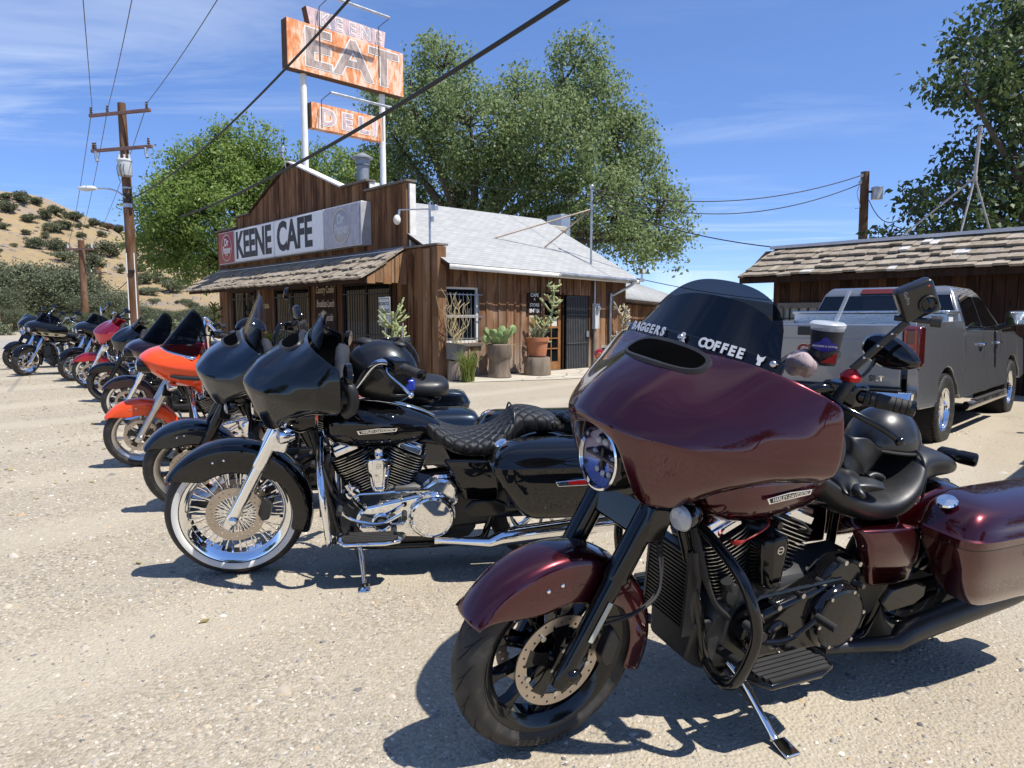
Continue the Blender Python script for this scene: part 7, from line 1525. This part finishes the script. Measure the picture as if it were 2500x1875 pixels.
def crumple():
    mb = MB().ell((0, 0, .02), (.045, .06, .04), 30, 20); rg = random.Random(6); ph = [rg.uniform(0, 6) for _ in range(6)]
    mb.v = [(x * (1 + .25 * math.sin(60 * z + ph[0] + 40 * y)), y * (1 + .2 * math.sin(70 * x + ph[1] + 30 * z)), z + .012 * math.sin(80 * x + ph[2]) * math.cos(60 * y + ph[3])) for x, y, z in mb.v]; return mb
def cloth_m():
    t = NT('bandana_cloth'); v = t.noise(t.co(), 90, 3, .5, 1.5); t.set(Base_Color=t.ramp(v, [(.45, (.42, .33, .34)), (.60, (.38, .30, .31)), (.66, (.10, .085, .09))]), Roughness=.9); return t.m
P('cloth', crumple(), cloth_m(), cl, angle=180, sub=1)
# action camera on a swivel arm
ac = onbike('action_camera', 'square black action camera on a drilled arm above the clutch lever', 'camera', B1, (-.83, .265, 1.205), 0); ac.scale = (1.35,) * 3
a0, a1 = V((0, 0, .02)), V((-.075, .060, .135)); dA = (a1 - a0).normalized()
arm = P('arm', MB().tube([a0, a0.lerp(a1, .04), a0.lerp(a1, .96), a1], .0085, 8, flat=.5), M_SBLK, ac)
for q in (.25, .5, .75): P('slot', MB().cyl(a0.lerp(a1, q) + V((.0055, -.0033, .0)), a0.lerp(a1, q) + V((-.0055, .0033, 0)), .0042, n=10), M_STEEL, arm)
P('clamp_base', MB().lathe([(0, -.005), (.022, -.005), (.024, .005), (.018, .012), (.010, .02), (0, .022)], n=18), plain('red_anodised', (.45, .015, .02), .3, .6), ac); P('mount_arm', MB().tube(spline([(.02, -.01, -.05), (.01, 0, -.02), (0, 0, 0)], 4), .014, 10), M_SBLK, ac)
camM = T(-.083, .066, .182) @ rot_to(V((.35, .62, -.1))) @ Rz(R(-62))
cb_ = P('camera_body', MB().box((0, 0, 0), (.078, .078, .034)), M_SATB, ac, bevel=.010, seg=4, M=camM); 
P('lens', MB().lathe([(.020, .015), (.020, .021), (.016, .022), (.013, .019), (0, .023)], n=28), M_GBLK, ac, M=camM @ T(.012, .014, .0)); P('lens_ring', MB().lathe([(.0165, .0215), (.0185, .0225), (.0195, .0215)], n=28), M_SBLK, ac, M=camM @ T(.012, .014, .0005)); P('record_light', MB().ell((-.026, .026, .0172), (.002, .002, .0008), 8, 4), plain('red_dot', (.8, .05, .05), .4), ac, M=camM); P('lettering', MB().merge(text_mb('GoPro', .011, .0002, .0002), T(-.018, -.022, .0175)), plain('grey_print', (.25, .25, .25), .5), ac, M=camM, angle=0)
P('thumb_screw', MB().cyl((-.03, 0, 0), (.045, 0, 0), .006).cyl((.04, 0, 0), (.06, 0, 0), .012), M_SBLK, ac, M=T(-.078, .062, .14) @ Rz(R(120)))
# full face helmet hung on the black bike
fh = onbike('full_face_helmet', 'black full face helmet with raised clear visor on the black motorcycle', 'helmet', B2, (-.76, .0, 1.075), 165, Ry(R(8))); fh.scale = (1.12,) * 3
def shell():
    rows = []; nu, nv = 32, 18; mb = MB()
    for i in range(nv + 1):
        ph = lerp(-.95, math.pi / 2, i / nv); z = math.sin(ph); q = math.cos(ph)
        rows.append([((.165 + (.02 if z < -.1 else 0) * max(0, math.cos(a))) * q * math.cos(a) + (-.01 if math.cos(a) < 0 else 0), .132 * q * math.sin(a), .148 * z) for a in [6.283 * j / nu for j in range(nu)]])
    n = nu; vs = [p for r in rows for p in r]; fs = []
    for i in range(nv):
        for j in range(nu):
            a = 6.283 * (j + .5) / nu; a = a if a < math.pi else a - 6.283; zc = (rows[i][j][2] + rows[i + 1][j][2]) / 2
            if abs(a) < 1.0 and -.075 < zc < .035: continue
            fs.append((i * n + j, i * n + (j + 1) % n, (i + 1) * n + (j + 1) % n, (i + 1) * n + j))
    return mb.add(vs, fs)
P('shell', shell(), M_SATB, fh, solid=.012, angle=180, sub=1); P('liner', MB().ell((0, 0, 0), (.14, .11, .125), 20, 12), M_RUB, fh)
P('visor', MB().grid([[(.178 * math.cos(a) * math.cos(ph), .142 * math.sin(a), .10 * math.sin(ph) * 1.5) for a in [lerp(-1.25, 1.25, j / 16) for j in range(17)]] for ph in [lerp(-.35, .42, i / 6) for i in range(7)]]), M_VISOR, fh, angle=180, M=T(0, 0, .01) @ Ry(R(-38))); P('visor_pivot', MB().cyl((.02, .13, .02), (.02, .145, .02), .022).cyl((.02, -.13, .02), (.02, -.145, .02), .022), M_PLAST, fh); P('vent', MB().ell((.06, 0, .142), (.035, .02, .012), 14, 6), M_PLAST, fh); P('vent', MB().ell((-.09, 0, .125), (.05, .03, .02), 14, 6), M_PLAST, fh)
bb = onbike('blue_pouch', 'small shiny blue pouch tucked in the full face helmet opening', 'pouch', B2, (-.895, .07, 1.02), 10)
P('pouch', MB().box((0, 0, 0), (.05, .05, .06)), plain('blue_vinyl', (.02, .05, .38), .25), bb, bevel=.01); P('clip', MB().box((.02, .027, .02), (.02, .006, .02)), M_CHROME, bb)
# half helmet on the orange bike
h2 = onbike('half_helmet', 'glossy black half helmet sitting above the orange motorcycle', 'helmet', B4, (-1.02, -.05, 1.30), 0)
P('shell', MB().ell((0, 0, 0), (.155, .13, .135), 28, 12, z0=-.1), M_GBLK, h2, solid=.012, angle=180); P('peak', MB().ell((.13, 0, -.01), (.07, .10, .012), 16, 6), M_GBLK, h2)
# ------------------------------------------------------------------ loose gravel and litter
def gravel():
    rg = np.random.default_rng(5); N = 105000
    u = rg.random(N); yy = 1.35 + 9.0 * u ** 1.9; xx = (rg.random(N) - .5) * 2 * (.78 * yy + .25)
    pn = np.sin(xx * 3.1 + yy * 1.7) + np.sin(xx * 1.3 - yy * 2.9 + 1) + np.sin(xx * 7.3 + 2 * np.sin(yy * 5)); keep = rg.random(N) < np.clip(.62 + .25 * pn - .10 * xx, .12, 1); xx, yy = xx[keep], yy[keep]; n = len(xx)
    s = .0023 * np.exp(rg.normal(size=n) * .5) * (1 + .14 * yy); big = rg.random(n) < .006; s[big] *= rg.uniform(2, 4.2, big.sum())
    base = np.array([(1, 0, 0), (0, 1, 0), (-1, 0, 0), (0, -1, 0), (0, 0, 1), (.6, .6, .55), (-.6, .5, .6)]); fac = np.array([(0, 5, 4), (5, 1, 4), (1, 6, 4), (6, 2, 4), (2, 3, 4), (3, 0, 4), (0, 1, 5), (1, 2, 6)])
    k = len(base); a = rg.random(n) * 6.283; sc = np.stack([s * rg.uniform(.8, 1.7, n), s * rg.uniform(.7, 1.2, n), s * rg.uniform(.45, .95, n)], 1)
    v = base[None] * sc[:, None, :] * rg.uniform(.75, 1.25, (n, k, 1)); c, q = np.cos(a)[:, None], np.sin(a)[:, None]
    v = np.stack([v[..., 0] * c - v[..., 1] * q, v[..., 0] * q + v[..., 1] * c, v[..., 2]], -1)
    t1 = np.clip((yy - 3.2) / 4.3, 0, 1); t2 = np.clip((yy - 7.5) / 8.5, 0, 1); z = -.10 * t1 * t1 * (3 - 2 * t1) - .05 * t2 * t2 * (3 - 2 * t2)
    v += np.stack([xx, yy, z - s * .06], 1)[:, None, :]; f = (fac[None] + (np.arange(n) * k)[:, None, None]).reshape(-1, 3)
    me = bpy.data.meshes.new('gravel'); me.vertices.add(n * k); me.vertices.foreach_set('co', v.astype('f').ravel()); me.loops.add(len(f) * 3); me.loops.foreach_set('vertex_index', f.astype('i').ravel()); me.polygons.add(len(f)); me.polygons.foreach_set('loop_start', np.arange(0, len(f) * 3, 3, dtype='i')); me.polygons.foreach_set('loop_total', np.full(len(f), 3, 'i')); me.update(calc_edges=True)
    t = NT('gravel_stone'); r = t.n('ShaderNodeNewGeometry').outputs['Random Per Island']
    t.set(Base_Color=t.ramp(r, [(0, (.12, .115, .115)), (.14, (.26, .24, .22)), (.4, (.42, .37, .30)), (.6, (.36, .31, .24)), (.8, (.50, .46, .39)), (.92, (.40, .29, .17)), (1, (.72, .68, .60))]), Roughness=.85)
    o = link('loose_gravel', me, t.m); tag(o, 'loose grey and tan gravel strewn over the sandy lot', 'gravel', kind='stuff')
gravel()
def litter():
    rg = np.random.default_rng(9); P = []
    for cx, cy, sx, sy, n in ((-4.6, 8.4, .5, .5, 90), (-6.3, 10.6, .9, .7, 120), (-8.6, 14.0, 1.6, .9, 160), (-11, 16.5, 1.4, .8, 80), (-3.1, 6.4, .8, .5, 30), (0, 6, 5, 4, 60), (-3, 3.5, 1.5, 1.2, 16)):
        P.append(np.stack([rg.normal(cx, sx, n), rg.normal(cy, sy, n)], 1))
    P = np.concatenate(P); P = P[P[:, 1] > 1.6]; z = np.array([gz(x, y) + .008 for x, y in P]); pts = np.column_stack([P, z]); nr = np.tile([0, 0, 3.0], (len(pts), 1))
    rr = np.random.default_rng(4); n = len(pts); a = rr.random(n) * 6.28; d = np.stack([np.cos(a), np.sin(a), rr.normal(0, .15, n)], 1); s = np.stack([-np.sin(a), np.cos(a), rr.normal(0, .2, n)], 1); L = rr.uniform(.03, .075, (n, 1))
    v = np.stack([pts, pts + d * L * .5 + s * L * .28, pts + d * L, pts + d * L * .5 - s * L * .28], 1).reshape(-1, 3); v[:, 2] = np.maximum(v[:, 2], np.repeat(z, 4) - .003)
    mb = MB(); mb.add([tuple(q) for q in v], [(4 * i, 4 * i + 1, 4 * i + 2, 4 * i + 3) for i in range(n)])
    o = ob('leaf_litter', mb, leafmat('dry_leaf', (.20, .15, .06), (.34, .27, .09), (.45, .38, .14), .1), angle=0); tag(o, 'dry yellow leaves scattered over the gravel', 'leaves', kind='stuff')
litter()

# a second pickup parked just right of the picture; its shadow reaches into the lot
t2 = copy_tree(tr); t2.location = (6.25, 5.62, gz(6, 5.6)); tag(t2, 'second pickup truck parked just outside the right edge, its shadow on the gravel', 'pickup truck')
